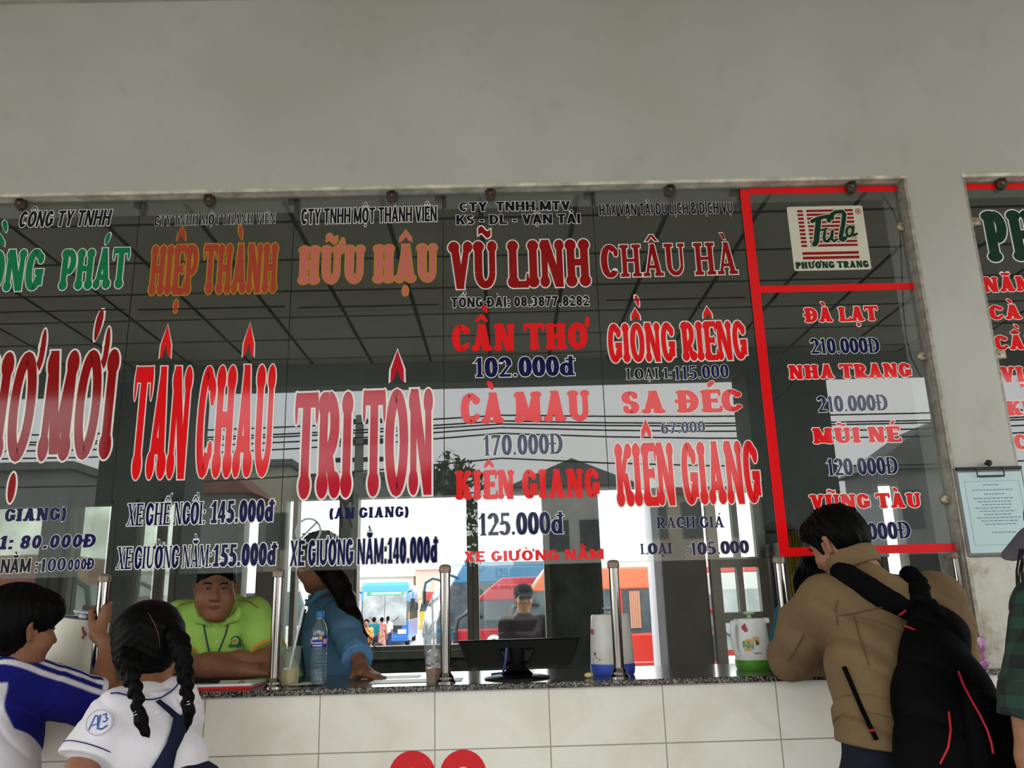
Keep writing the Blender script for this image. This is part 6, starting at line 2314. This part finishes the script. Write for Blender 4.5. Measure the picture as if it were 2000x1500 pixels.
# ---- the girl with two plaits
def girl():
    t = person('person with two black plaits in a white school blouse and navy skirt, a girl', (-1.05, -.62, 0))
    hc = at(293, 1262, -.52)
    R = frame(V(-.16, .98, -.12), V(-.10, .12, 1))
    B = Body(.005)
    head(B, hc, R, .92)
    shL, shR = at(213, 1394, -.60), at(352, 1358, -.50)
    nk = at(290, 1338, -.545)
    B.cap(hc + V(0, -.01, -.04), nk + V(0, 0, -.02), .042, .048, .03)
    elL = at(158, 1506, -.66)
    wL = V(-1.32, -.2, ZC + .03)
    wL = at(196, 1395, -.25)
    B.chain([shL, elL], [.042, .036], .02)
    B.chain([elL, (elL + wL) / 2, wL], [.037, .032, .022], .02)
    hand(B, at(222, 1345, -.1), V(.35, .9, .05), V(.2, .1, -1), 1, (20, 25, 20), .8)
    B.cap(wL, at(222, 1345, -.1), .024, .021, .02)
    elR = at(360, 1420, -.33); wR = at(325, 1350, -.12)
    B.chain([shR, elR, wR], [.04, .034, .022], .02)
    hand(B, wR, V(-.3, .9, .1), V(0, 0, -1), -1, (15, 20, 15), .8)
    pel = at(322, 1560, -.5)
    mid = (shL + shR) / 2
    rt = nrm((shR - shL) * V(1, 1, 0)); fw = V(-rt[1], rt[0], 0)
    B.econe(pel, mid + V(0, 0, -.06), .11, .11, fw, .65, .05)
    legs(B, pel, rt, h=.07, r=(.07, .045, .035), fw=fw, foot=.12)
    B.build('body', SKIN_BROWN, t)
    eyes(t, hc, R, .92, None, HAIR)
    H = Body(.0045)
    H.ell(hc + R @ V(0, -.02, .028), V(.096, .104, .096), R, .02)
    H.ell(hc + R @ V(0, -.055, -.03), V(.078, .055, .062), R, .03)
    H.ell(hc + R @ V(0, .12, -.03), V(.09, .07, .09), R, .015, 's')
    H.cut(hc + R @ V(0, -.06, -.075), R @ V(0, -.35, -1), .02)
    # a parting over the crown
    for a0, a1 in ((20, 55), (55, 90), (90, 125), (125, 160), (160, 185)):
        q = lambda a: hc + R @ V(.006 * math.sin(a / 20), .108 * math.cos(math.radians(a)) - .02, .1 * math.sin(math.radians(a)) + .03)
        H.cap(q(a0), q(a1), .0038, .0038, .006, 's')
    def comb(x, y, z):
        P_ = np.stack([x, y, z], 1) - hc
        L_ = P_ @ R
        return .0011 * np.sin(260 * L_[:, 2] + 190 * np.abs(L_[:, 0]) + 3 * np.sin(40 * L_[:, 1]))
    H.warp(comb)
    hr = H.build('hair', HAIR, t)
    onh = surf(hr)
    b = MB(); b.tube([onh(px, py, .0008, .006) for px, py in ((289, 1196), (294, 1204), (299, 1213), (304, 1224), (308, 1236), (311, 1250), (312, 1266))], [.0005, .001, .0012, .0012, .001, .0007, .0004], 6); b.build('parting', mat('scalp', (.09, .055, .04), .6), t, True)
    bands = []
    for pts, tail in (([(254, 1262, -.60), (252, 1286, -.655), (256, 1312, -.675), (262, 1338, -.685), (269, 1364, -.69), (271, 1388, -.69)], [(276, 1408, -.69), (284, 1430, -.69), (294, 1442, -.69)]),
                      ([(346, 1238, -.60), (354, 1264, -.625), (359, 1292, -.63), (363, 1322, -.635), (366, 1350, -.635), (367, 1370, -.635)], [(369, 1388, -.635), (367, 1410, -.635), (364, 1432, -.635)])):
        W_ = [at(*p) for p in pts]
        Pl = Body(.0035)
        seg = np.concatenate([[0], np.cumsum([np.linalg.norm(b_ - a_) for a_, b_ in zip(W_, W_[1:])])])
        n_ = int(seg[-1] / .0155)
        for i in range(n_ + 1):
            q = seg[-1] * i / n_
            k = min(len(W_) - 2, int(np.searchsorted(seg, q, 'right') - 1))
            f_ = (q - seg[k]) / (seg[k + 1] - seg[k])
            c_ = W_[k] + (W_[k + 1] - W_[k]) * f_
            d = nrm(W_[k + 1] - W_[k])
            w_ = .031 * (1 - .42 * i / n_)
            sx_ = 1 if i % 2 else -1
            Rr = frame(nrm(d + V(sx_ * .75, 0, 0)), V(0, -1, 0.01))
            Pl.ell(c_ + V(sx_ * w_ * .27, -.002, 0), V(w_ * .62, w_ * .95, w_ * .66), Rr, .007)
        Tl = [W_[-1]] + [at(*p) for p in tail]
        Pl.chain(Tl, [.0125, .0155, .010, .0015], .008)
        Pl.warp(folds(.0009, 420, 120, 160))
        Pl.build('plait', HAIR, t)
        d = nrm(Tl[1] - W_[-1]); fr_ = frame(d, V(0, 1, .1))
        b = MB()
        for o_ in (0, .007):
            b.lathe([(.0125, -.002), (.0145, 0), (.0125, .002)], W_[-1] + d * o_, 20, rot=np.stack([fr_[:, 0], fr_[:, 2], fr_[:, 1]], 1))
        b.build('hair_tie', mat('white_elastic', (.75, .73, .75), .6), t, True)
    b = MB(); b.tube([at(248, 1244, -.62), at(253, 1241, -.632), at(257, 1247, -.63)], .002, 6); b.build('hair_clip', mat('white_elastic', (0, 0, 0)), t, True)
    rnd = random.Random(8)
    b = MB()
    for i in range(7):
        a = at(rnd.uniform(262, 320), 1196 + rnd.uniform(-2, 3), -.52); b.tube([a, a + V(.02, 0, .012), a + V(.05, 0, .004)], .0006, 4)
    b.build('loose_hairs', HAIR, t)
    WHITE = cloth('white_blouse', (.72, .69, .74), .05, .25, 30)
    NAVYC = cloth('navy_cloth', (.010, .013, .035), .2, .2)
    T = Body(.005)
    low = pel + V(-.01, 0, .08)
    T.econe(low, mid + V(.0, 0, -.10), .118, .118, fw, .78, .04)
    T.cap(shL + V(.02, 0, -.01), shR + V(-.02, 0, -.01), .055, .055, .05)
    T.cap(mid, nk + V(0, 0, -.035), .075, .055, .05)
    cL = shL + (elL - shL) * .80
    T.chain([shL, shL + (elL - shL) * .5], [.054, .06], .03); T.cone(shL + (elL - shL) * .3, cL, .058, .07, .02)
    cR = shR + (elR - shR) * .75
    T.chain([shR, shR + (elR - shR) * .5], [.046, .05], .03); T.cone(shR + (elR - shR) * .3, cR, .05, .058, .02)
    T.warp(folds(.0042, 26, 12, 16, .2)); T.warp(folds(.0016, 50, 30, 30, 1))
    T.build('blouse', WHITE, t)
    d = nrm(elL - shL); fr_ = frame(d, V(0, 1, .1)); RR = np.stack([fr_[:, 0], fr_[:, 2], fr_[:, 1]], 1)
    b = MB(); b.lathe([(.069, -.0015), (.0715, 0), (.069, .0015)], cL - d * .022, 40, rot=RR); b.build('cuff_line', mat('navy_line', (.02, .025, .14), .8), t, True)
    # sailor collar
    Cc = Body(.0045)
    for i, a in enumerate(np.linspace(-PI * 1.06, PI * .06, 15)):
        rr_ = .07
        p0_ = nk + V(.0, .005, -.004) + rt * math.cos(a) * .05 + fw * math.sin(a) * .045
        p1_ = nk + V(.01, .005, -.03) + rt * math.cos(a) * (.118) + fw * (math.sin(a) * .085) + V(0, 0, -.018 + .016 * math.sin(a) - .012 * abs(math.cos(a)))
        if i: 
            Cc.cap(q0, p0_, .008, .008, .008); Cc.cap(q1, p1_, .007, .007, .008); Cc.cap((q0 + q1) / 2 + V(0, -.002, .010), (p0_ + p1_) / 2 + V(0, -.002, .010), .0085, .0085, .012)
        Cc.cap(p0_, (p0_ + p1_) / 2 + V(0, -.002, .010), .008, .008, .012); Cc.cap((p0_ + p1_) / 2 + V(0, -.002, .010), p1_, .008, .007, .012)
        q0, q1 = p0_, p1_
    Cc.build('sailor_collar', WHITE, t)
    V_ = np.array([v.co[:] for o_ in t.children if o_.name.split('.')[0] in ('blouse', 'sailor_collar') for v in o_.data.vertices])
    def onto(px, py, lift=.0015, rad=.012):
        dd = nrm(CF * FPX + CR * (px - 1000) + CU * (750 - py))
        r_ = V_ - CAM; tt = r_ @ dd
        off = np.linalg.norm(r_ - tt[:, None] * dd, axis=1)
        k = off < rad
        return CAM + dd * ((tt[k].min() if k.any() else 2.3) - lift)
    b = MB(); b.tube([onto(px, py) for px, py in ((216, 1354), (230, 1353), (246, 1357), (262, 1362), (280, 1366), (298, 1366), (316, 1362), (332, 1352), (345, 1340), (352, 1326))], .0022, 6); b.build('collar_line', mat('navy_line', (0, 0, 0)), t, True)
    def band(pts, name, m):
        b = MB(); L_, Rr_ = [], []
        vs, fs = [], []
        for px0, py0, px1, py1 in pts:
            vs += [onto(px0, py0, .004), onto((px0 + px1) / 2, (py0 + py1) / 2, .006), onto(px1, py1, .004)]
        for i in range(len(pts) - 1):
            for j in (0, 1): fs.append((i * 3 + j, i * 3 + j + 1, i * 3 + j + 4, i * 3 + j + 3))
        b.add(vs, fs); o_ = b.build(name, m, t, True)
        so = o_.modifiers.new('thickness', 'SOLIDIFY'); so.thickness = .004; so.offset = 0
    band([(304, 1370, 312, 1366), (322, 1386, 330, 1380), (340, 1403, 350, 1396), (352, 1412, 362, 1402)], 'shoulder_strap', NAVYC)
    band([(340, 1402, 372, 1392), (334, 1428, 368, 1416), (326, 1452, 356, 1444), (312, 1476, 345, 1466), (298, 1498, 340, 1490), (285, 1520, 335, 1515)], 'sash', NAVYC)
    # round badge on the sleeve
    cx_, cy_ = 194, 1411
    P0_ = onto(cx_, cy_, .004)
    nn = nrm(CAM - P0_ + V(-.5, 0, .3)); ur = nrm(np.cross(V(0, 0, 1), nn)); uu = np.cross(nn, ur)
    ur2 = nrm(ur * 1 + uu * .18); uu2 = np.cross(nn, ur2)
    b = MB()
    r_ = .032
    bq = lambda u, v, k=0.: P0_ + ur2 * u + uu2 * v + nn * k
    vs = [bq(r_ * math.cos(i * PI / 16), r_ * math.sin(i * PI / 16), .002) for i in range(32)]
    b.add(vs + [v - nn * .02 for v in vs], [tuple(range(32))] + [(i, (i + 1) % 32, 32 + (i + 1) % 32, 32 + i) for i in range(32)])
    bdg = b.build('sleeve_badge', WHITE, t)
    script([([(.030 * math.cos(i * PI / 14), .030 * math.sin(i * PI / 14)) for i in range(29)], .0006)], mat('badge_violet', (.25, .2, .4), .7), .0026, 0, 'badge_ring', bdg, bq)
    script([([(-.024, -.012), (-.008, .018), (-.002, .016), (-.004, -.012)], .0018), ([(-.018, -.004), (-.004, -.003)], .0015), ([(.004, .016), (-.004, -.014), (.006, -.018), (.018, -.012)], .0022), ([(.010, .016), (.018, .017), (.016, .009), (.020, .004), (.015, -.002), (.009, .0)], .0018)], mat('badge_blue', (.03, .10, .38), .7), .003, 0, 'badge_lettering', bdg, bq)
    # skirt
    S_ = Body(.008)
    S_.cone(pel + V(0, 0, -.28), pel + V(0, 0, .06), .22, .128, .02, fw=fw, flat=.82)
    S_.ell(pel + V(0, 0, .05), V(.128, .105, .06), np.stack([rt, fw, V(0, 0, 1)], 1), .03)
    def pl(x, y, z):
        return .006 * np.sin(26 * np.arctan2(y - pel[1], x - pel[0])) * np.clip((pel[2] + .03 - z) / .1, 0, 1)
    S_.warp(pl)
    S_.build('skirt', NAVYC, t)


girl()


# ---- the boy gripping the post
def boy():
    t = person('person in a blue and white striped jersey gripping the post, a boy', (-1.75, -.5, 0))
    hc = at(42, 1229, -.40)
    R = frame(V(.60, .78, -.10), V(.02, 0, 1))
    B = Body(.0045)
    head(B, hc, R, .93)
    nk = at(14, 1292, -.42)
    B.cap(hc + V(-.01, 0, -.05), nk + V(0, .02, -.02), .044, .05, .03)
    shR = at(42, 1326, -.37); shL = at(-40, 1318, -.1)
    elR = at(192, 1376, -.20)
    hx, hz = XJ[1], at(207, 1212, 0)[2]
    wr = at(212, 1262, -.055)
    B.chain([shR, elR], [.046, .039], .02)
    B.chain([elR, elR + (wr - elR) * .35, wr], [.04, .037, .0245], .02)
    # the grip: palm right of and in front of the post, fingers round behind it
    pc = V(hx, 0, hz)
    w0 = V(hx + .012, -.036, hz - .045)
    B.cap(wr, w0, .0245, .025, .02)
    f_ = nrm(V(.30, .12, .94))
    for i, (dz, ln) in enumerate(((.05, 1.0), (.032, 1.05), (.014, 1.0), (-.003, .85))):
        rr = .0175 + .0085
        kn = V(hx + .022, -.022 , hz + dz - .01)
        B.cap(w0 + V(.004, 0, .012 * (1 - i * .4)), kn, .014, .0115, .014)
        prev = kn
        for a in (10, 45, 80, 115, 150):
            q = V(hx + rr * math.cos(math.radians(a)), rr * math.sin(math.radians(a)), hz + dz - .006 * a / 100 + .006)
            B.cap(prev, q, .0088 - .0003 * a / 30, .0085 - .0003 * a / 30, .004)
            prev = q
    B.cap(w0 + V(-.006, -.004, .006), w0 + V(-.024, .004, .036), .0155, .012, .012)
    B.cap(w0 + V(-.024, .004, .036), V(hx - .029, -.010, hz + .03), .0115, .0095, .006)
    B.cap(V(hx - .029, -.010, hz + .03), V(hx - .024, .014, hz + .046), .0095, .0075, .005)
    pel = at(-30, 1560, -.42)
    mid = (shL + shR) / 2
    fw = nrm(V(.75, .65, 0)); rt = V(fw[1], -fw[0], 0)
    B.econe(pel, mid + V(0, 0, -.08), .12, .13, fw, .65, .05)
    elL = shL + V(.05, .06, -.2); B.chain([shL, elL, elL + V(.12, .0, .06)], [.043, .037, .026])
    legs(B, pel, rt, h=.075, fw=fw, foot=.13)
    B.build('body', SKIN_BROWN, t)
    eyes(t, hc, R, .93, None, HAIR)
    H = Body(.0045)
    H.ell(hc + R @ V(0, -.018, .042), V(.088, .108, .092), R, .02)
    H.ell(hc + R @ V(0, -.05, -.01), V(.08, .068, .075), R, .03)
    H.ell(hc + R @ V(.0, .06, .062), V(.072, .045, .045), R, .03)
    H.ell(hc + R @ V(0, .115, -.035), V(.09, .06, .075), R, .012, 's')
    for q in (-1, 1): H.ell(hc + R @ V(q * .088, .004, -.025), V(.03, .034, .045), R, .008, 's')
    H.cut(hc + R @ V(0, -.06, -.075), R @ V(0, -.3, -1), .012)
    H.warp(strands(hc, R[:, 2], .0022, 50))
    H.build('hair', HAIR, t)
    # jersey: blue raglan sleeve with three white stripes, white body
    T = Body(.0036)
    low = pel + V(.02, 0, .05)
    T.econe(low, mid + V(0.02, 0, -.12), .155, .155, fw, .74, .04)
    T.cap(shR + V(-.02, 0, -.01), shL, .062, .062, .05)
    T.cap(mid + V(.03, -.02, 0), nk + V(0, 0, -.03), .075, .055, .05)
    cu = shR + (elR - shR) * .93
    T.chain([shR, shR + (elR - shR) * .55], [.07, .074], .03)
    T.cone(shR + (elR - shR) * .35, cu, .073, .077, .02)
    T.cap(shL, elL, .07, .06, .03)
    T.warp(folds(.003, 20, 14, 16, .7)); T.warp(folds(.0013, 45, 30, 40, 1.2))
    d = nrm(elR - shR)
    sh_c = shR
    def col(P_):
        rel = P_ - sh_c
        al = rel @ d
        pr_ = rel - al[:, None] * d
        up_ = nrm(V(0, 0, 1) - d * d[2])
        sd = np.cross(d, up_)               # towards the back or the viewer
        ang = np.degrees(np.arctan2(pr_ @ sd, pr_ @ up_))
        L_ = np.linalg.norm(elR - shR)
        blue, white = V(.008, .010, .16), V(.66, .63, .69)
        # raglan: the blue sleeve runs up to the neck along a slanting seam
        sf = lambda q, w: np.clip(q / w + .5, 0, 1)
        seam_ = al + .55 * (P_[:, 2] - shR[2]) + .055
        m = np.maximum(sf(seam_, .005) * sf(.16 - np.linalg.norm(pr_, axis=1), .005), sf(P_[:, 2] - nk[2] + .055, .005))
        for a in (14, 41, 68):
            m = m * (1 - sf(6.2 - np.abs(ang - a), 2.6) * (al > -.13))
        m = m * sf(L_ * .855 - al, .005)
        c = white + (blue - white) * m[:, None]
        return c
    o = T.build('jersey', cloth('jersey_cloth', (1, 1, 1), .08, .2, 60, attr=True), t, color=col)
    trousers(t, pel, rt, cloth('navy_trousers', (0, 0, 0)), h=.075, fw=fw, waist=.13, r=(.08, .06, .05), top=.06)


boy()


# ---- the passer-by in cap and plaid shirt at the frame's edge
def passer():
    t = person('person in a grey cap and dark plaid shirt at the far right edge', (2.0, -.9, 0))
    hc = at(2094, 1056, -.9)
    R = frame(V(-.90, -.30, -.12), V(0, 0, 1))
    B = Body(.006)
    head(B, hc, R, .95)
    nk = at(2118, 1135, -.92)
    B.cap(hc + V(0.01, 0, -.05), nk + V(0, 0, -.03), .045, .05, .03)
    sh = at(2042, 1190, -1.02); sh2 = at(2120, 1180, -.72)
    el = at(2004, 1345, -1.0); wr = at(2012, 1480, -.98); 
    B.chain([sh, el, wr, wr + V(0, 0, -.03)], [.045, .037, .027, .026], .02)
    hand(B, wr + V(0, 0, -.03), V(0, .05, -1), V(1, 0, 0), 1, (10, 15, 10), .92)
    el2 = sh2 + V(-.02, .05, -.26); B.chain([sh2, el2, el2 + V(-.05, .02, -.22)], [.045, .037, .026], .02)
    pel = V((sh[0] + sh2[0]) / 2, (sh[1] + sh2[1]) / 2, .92)
    fw = nrm(V(-.92, .38, 0)); rt = V(fw[1], -fw[0], 0)
    mid = (sh + sh2) / 2
    B.econe(pel, mid + V(0, 0, -.08), .13, .13, fw, .65, .05)
    legs(B, pel, rt, fw=fw)
    B.build('body', SKIN, t)
    eyes(t, hc, R, .95, None, HAIR)
    C = Body(.005)
    C.ell(hc + R @ V(0, -.012, .06), V(.088, .108, .082), R, .02)
    C.cut(hc + R @ V(0, 0, .032), R @ V(0, .12, -1))
    C.build('cap', cloth('grey_cap', (.105, .10, .125), .1, .15), t)
    C = Body(.005)
    C.econe(hc + R @ V(0, .085, .035), hc + R @ V(0, .155, .004), .072, .06, R @ V(0, .35, 1), .16, .01)
    C.build('cap_brim', MATS['grey_cap'], t)
    H = Body(.005)
    H.ell(hc + R @ V(0, -.03, .02), V(.082, .09, .09), R, .02)
    H.chain([hc + R @ V(-.06, -.04, -.02), hc + R @ V(-.07, -.05, -.1), hc + R @ V(-.06, -.06, -.2)], [.035, .04, .02], .02)
    H.ell(hc + R @ V(0, .09, -.02), V(.075, .07, .1), R, .012, 's')
    H.warp(strands(hc, R[:, 2], .002, 50))
    H.build('hair', HAIR_BROWN, t)
    rnd = random.Random(6)
    b = MB()
    for i in range(16):
        x = rnd.uniform(1984, 2000)
        b.tube([at(x + rnd.uniform(4, 10), 1072, -.98), at(x, 1115, -.99), at(x + rnd.uniform(-2, 6), 1150 + rnd.uniform(0, 40), -.99)], .0011, 4)
    b.build('loose_hairs', HAIR_BROWN, t)

    def plaid(tr, p):
        c = tr.nodes.new('ShaderNodeTexCoord'); s_ = tr.nodes.new('ShaderNodeSeparateXYZ')
        tr.links.new(c.outputs['Object'], s_.inputs[0])
        ad = tr.nodes.new('ShaderNodeMath'); ad.operation = 'ADD'
        tr.links.new(s_.outputs[0], ad.inputs[0]); tr.links.new(s_.outputs[1], ad.inputs[1])
        outs = []
        for src in (ad.outputs[0], s_.outputs[2]):
            m = tr.nodes.new('ShaderNodeMath'); m.operation = 'MULTIPLY'; m.inputs[1].default_value = 2 * PI / .055
            sn = tr.nodes.new('ShaderNodeMath'); sn.operation = 'SINE'
            g = tr.nodes.new('ShaderNodeMath'); g.operation = 'GREATER_THAN'; g.inputs[1].default_value = .1
            tr.links.new(src, m.inputs[0]); tr.links.new(m.outputs[0], sn.inputs[0]); tr.links.new(sn.outputs[0], g.inputs[0]); outs.append(g.outputs[0])
        sm = tr.nodes.new('ShaderNodeMath'); sm.operation = 'ADD'
        tr.links.new(outs[0], sm.inputs[0]); tr.links.new(outs[1], sm.inputs[1])
        dv = tr.nodes.new('ShaderNodeMath'); dv.operation = 'MULTIPLY'; dv.inputs[1].default_value = .5
        tr.links.new(sm.outputs[0], dv.inputs[0])
        r = tr.nodes.new('ShaderNodeValToRGB')
        r.color_ramp.elements[0].color = (.006, .007, .010, 1); r.color_ramp.elements[1].color = (.012, .045, .028, 1)
        tr.links.new(dv.outputs[0], r.inputs['Fac']); tr.links.new(r.outputs['Color'], p.inputs['Base Color'])
        p.inputs['Roughness'].default_value = .9
    PM = node_mat('dark_green_plaid', plaid)
    T = Body(.006)
    T.econe(pel + V(0, 0, -.02), mid + V(0, 0, -.12), .155, .155, fw, .74, .04)
    T.cap(sh, sh2, .06, .06, .05); T.cap(mid, nk + V(0, 0, -.03), .08, .055, .05)
    T.chain([sh, el], [.064, .055], .03); T.cone(el + V(0, 0, .02), el + (wr - el) * .32, .055, .055, .015)
    T.chain([sh2, el2], [.064, .055], .03)
    T.warp(folds(.003, 22, 18, 24, .5)); T.warp(folds(.0015, 50, 30, 40, 1.2))
    T.build('shirt', PM, t)
    K = Body(.005)
    d = nrm(wr - el); K.cone(el + (wr - el) * .22, el + (wr - el) * .40, .06, .058, .01); K.warp(folds(.003, 60, 50, 60)); K.build('rolled_sleeve', PM, t)
    trousers(t, pel, rt, cloth('dark_trousers', (0, 0, 0)), fw=fw, waist=.14)


passer()


# ---- the clerk half hidden behind the man in khaki
def clerk2():
    t = person('person in a teal shirt with green collar half hidden behind the man in khaki', (1.05, .8, 0))
    hc = at(1606, 1136, .48)
    R = frame(V(.1, -.9, -.45), V(0, -.2, 1))
    B = Body(.006)
    head(B, hc, R, .95)
    nk = at(1612, 1200, .58)
    B.cap(hc + V(0, .02, -.04), nk, .047, .053, .03)
    sh, sh2 = at(1548, 1204, .50), at(1680, 1212, .56)
    el, el2 = at(1528, 1288, .36), at(1700, 1285, .42)
    B.chain([sh, el, V(el[0] + .12, .3, ZC + .04)], [.045, .038, .026]); B.chain([sh2, el2, V(el2[0] - .12, .3, ZC + .04)], [.045, .038, .026])
    hand(B, V(el[0] + .12, .3, ZC + .04), V(.8, -.4, -.1), V(0, 0, -1), 1, (15, 20, 15), .9)
    hand(B, V(el2[0] - .12, .3, ZC + .04), V(-.8, -.4, -.1), V(0, 0, -1), -1, (15, 20, 15), .9)
    pel = V((sh[0] + sh2[0]) / 2, .78, .95)
    B.econe(pel, (sh + sh2) / 2 + V(0, 0, -.1), .13, .13, V(0, -1, 0), .65, .05)
    legs(B, pel, V(1, 0, 0), fw=(0, -1, 0))
    B.build('body', SKIN_BROWN, t)
    eyes(t, hc, R, .95, None, HAIR)
    H = Body(.006)
    H.ell(hc + R @ V(0, -.015, .045), V(.085, .105, .085), R, .02)
    H.chain([hc + R @ V(.07, -.03, .0), hc + V(-.075, .02, -.12), hc + V(-.08, .03, -.2)], [.04, .03, .015], .03)
    H.ell(hc + R @ V(0, .115, -.02), V(.085, .07, .085), R, .012, 's')
    H.warp(strands(hc, R[:, 2], .002, 50))
    H.build('hair', HAIR, t)
    T = Body(.006)
    mid = (sh + sh2) / 2
    T.econe(pel, mid + V(0, 0, -.12), .16, .16, V(0, -1, 0), .74, .04)
    T.cap(sh, sh2, .06, .06, .05); T.cap(mid, nk + V(0, 0, -.02), .08, .055, .05)
    T.chain([sh, sh + (el - sh) * .8], [.066, .066], .03); T.chain([sh2, sh2 + (el2 - sh2) * .8], [.066, .066], .03)
    T.warp(folds(.003, 25, 14, 22)); T.build('shirt', cloth('teal_shirt', (.008, .17, .26), .1), t)
    C = Body(.005)
    for q in (-1, 1): C.chain([nk + V(q * .05, .03, .02), nk + V(q * .055, -.03, .0), nk + V(q * .03, -.06, -.03)], [.016, .015, .008], .012)
    C.build('collar', cloth('bright_green_collar', (.22, .55, .03)), t)
    trousers(t, pel, V(1, 0, 0), cloth('dark_trousers', (0, 0, 0)), fw=(0, -1, 0), waist=.14)


clerk2()


# ---- people out in the yard
def standing(label, px, py_top, Y, hgt, shirt, hair=HAIR, face=(0, -1, 0), sk=SKIN, fz=YARD, low=(.02, .02, .03), capcol=None, long_=False, h=.012, dress=None, glasses=False, group=None):
    p = at(px, py_top, Y)
    x = p[0]
    top = fz + hgt
    t = person(label, (x, Y, fz), group)
    s = hgt / 1.7
    fw = nrm(V(*face)); rt = V(fw[1], -fw[0], 0)
    R = frame(fw, V(0, 0, 1))
    hc = V(x, Y, top - .115 * s)
    B = Body(h)
    head(B, hc, R, s, face=h < .008)
    nk = V(x, Y, top - .27 * s)
    B.cap(hc + V(0, 0, -.05), nk, .048 * s, .055 * s, .03)
    shz = top - .33 * s
    sh, sh2 = V(x, Y, shz) + rt * .17 * s, V(x, Y, shz) - rt * .17 * s
    ws = []
    for q, o in ((1, sh), (-1, sh2)):
        e = o + V(0, 0, -.28 * s) + rt * q * .03
        w = e + V(0, 0, -.2 * s) + fw * .1
        B.chain([o, e, w], [.045 * s, .038 * s, .027 * s], .02)
        hand(B, w, nrm(V(0, 0, -1) + fw * .2), -rt * q, q, (15, 15, 10), s)
        ws.append((o, e, w))
    pel = V(x, Y, fz + .9 * s)
    B.econe(pel, V(x, Y, shz - .1), .13 * s, .14 * s, fw, .62, .05)
    legs(B, pel, rt, fz, h=.085 * s, r=(.08 * s, .055 * s, .042 * s), fw=fw)
    B.build('body', sk, t)
    H = Body(h * .8)
    H.ell(hc + R @ V(0, -.016, .045) * s, V(.085, .105, .085) * s, R, .02)
    H.ell(hc + R @ V(0, -.05, -.01) * s, V(.078, .065, .07) * s, R, .03)
    if long_: H.chain([hc + R @ V(0, -.09, 0) * s, hc + R @ V(0, -.12, -.14) * s, hc + R @ V(0, -.11, -.3) * s], [.04, .03, .012], .02)
    H.ell(hc + R @ V(0, .115, -.015) * s, V(.09, .07, .085) * s, R, .012, 's')
    H.build('hair', hair, t)
    if capcol:
        C = Body(.006)
        C.ell(hc + R @ V(0, -.01, .062) * s, V(.09, .112, .078) * s, R, .02); C.cut(hc + R @ V(0, 0, .04), R @ V(0, .1, -1))
        C.econe(hc + R @ V(-.0, .085, .046), hc + R @ V(.0, .15, .025), .068, .05, R[:, 2], .14, .01)
        C.build('cap', capcol, t)
    if glasses:
        b = MB()
        for q in (-1, 1):
            b.obox(hc + R @ V(q * .033, .098, .006), R[:, 0] * .022, R[:, 1] * .002, R[:, 2] * .014)
        b.obox(hc + R @ V(0, .1, .01), R[:, 0] * .07, R[:, 1] * .0015, R[:, 2] * .002)
        b.build('glasses', mat('smoky_lenses', (.05, .05, .055), .1), t)
    T = Body(h)
    T.econe(pel + V(0, 0, .02), V(x, Y, shz - .12 * s), .15 * s, .16 * s, fw, .7, .04)
    T.cap(sh, sh2, .06 * s, .06 * s, .05); T.cap(V(x, Y, shz), nk, .08 * s, .056 * s, .04)
    for o, e, w in ws: T.cap(o, o + (e - o) * .85, .064 * s, .06 * s, .03)
    if dress: T.cone(V(x, Y, fz + .25 * s), pel + V(0, 0, .1), .2 * s, .15 * s, .03)
    T.warp(folds(.004, 20, 15, 20))
    T.build('dress' if dress else 'shirt', shirt, t)
    if not dress:
        trousers(t, pel, rt, cloth('lower_%g_%g_%g' % low, low), fz, h=.085 * s, fw=fw, waist=.145 * s)
    return t


standing('person in a dark cap and plum shirt standing outside the clear rear window', 1022, 1147, 5.0, 1.70, mat('plum_shirt', (.008, .0025, .006), .9, spec=.1, var=.5, vscale=14, col2=(.016, .008, .012)), sk=SKIN, capcol=cloth('charcoal_cap', (.008, .008, .010)), h=.007, face=(.12, -1, 0), glasses=True, fz=-.12)
YS = 31
standing('person in a white blouse walking towards the blue coach', 758, 1210, 37, 1.6, cloth('yard_white', (.7, .75, .78)), long_=True, face=(.25, 1, 0), low=(.02, .03, .08))
standing('person in a patterned maroon dress in front of the blue coach', 746, 1215, 33, 1.6, mat('maroon_print', (.30, .02, .06), .9, var=.9, vscale=9, col2=(.5, .35, .25)), face=(.1, 1, 0), dress=True)
standing('person in a teal shirt standing beside the maroon dress', 731, 1215, 32, 1.62, cloth('yard_teal', (.015, .14, .17)), face=(.2, 1, 0))
standing('person in an orange top facing the counter near the ponytail', 716, 1214, 25, 1.62, cloth('yard_orange', (.75, .3, .10)), face=(-.1, -1, 0))
standing('person with dark hair close behind the rear sill', 738, 1247, 5.6, 1.2, cloth('yard_black', (.012, .012, .014)), hair=HAIR_BROWN, face=(-.7, .7, 0), h=.007, fz=-.12)
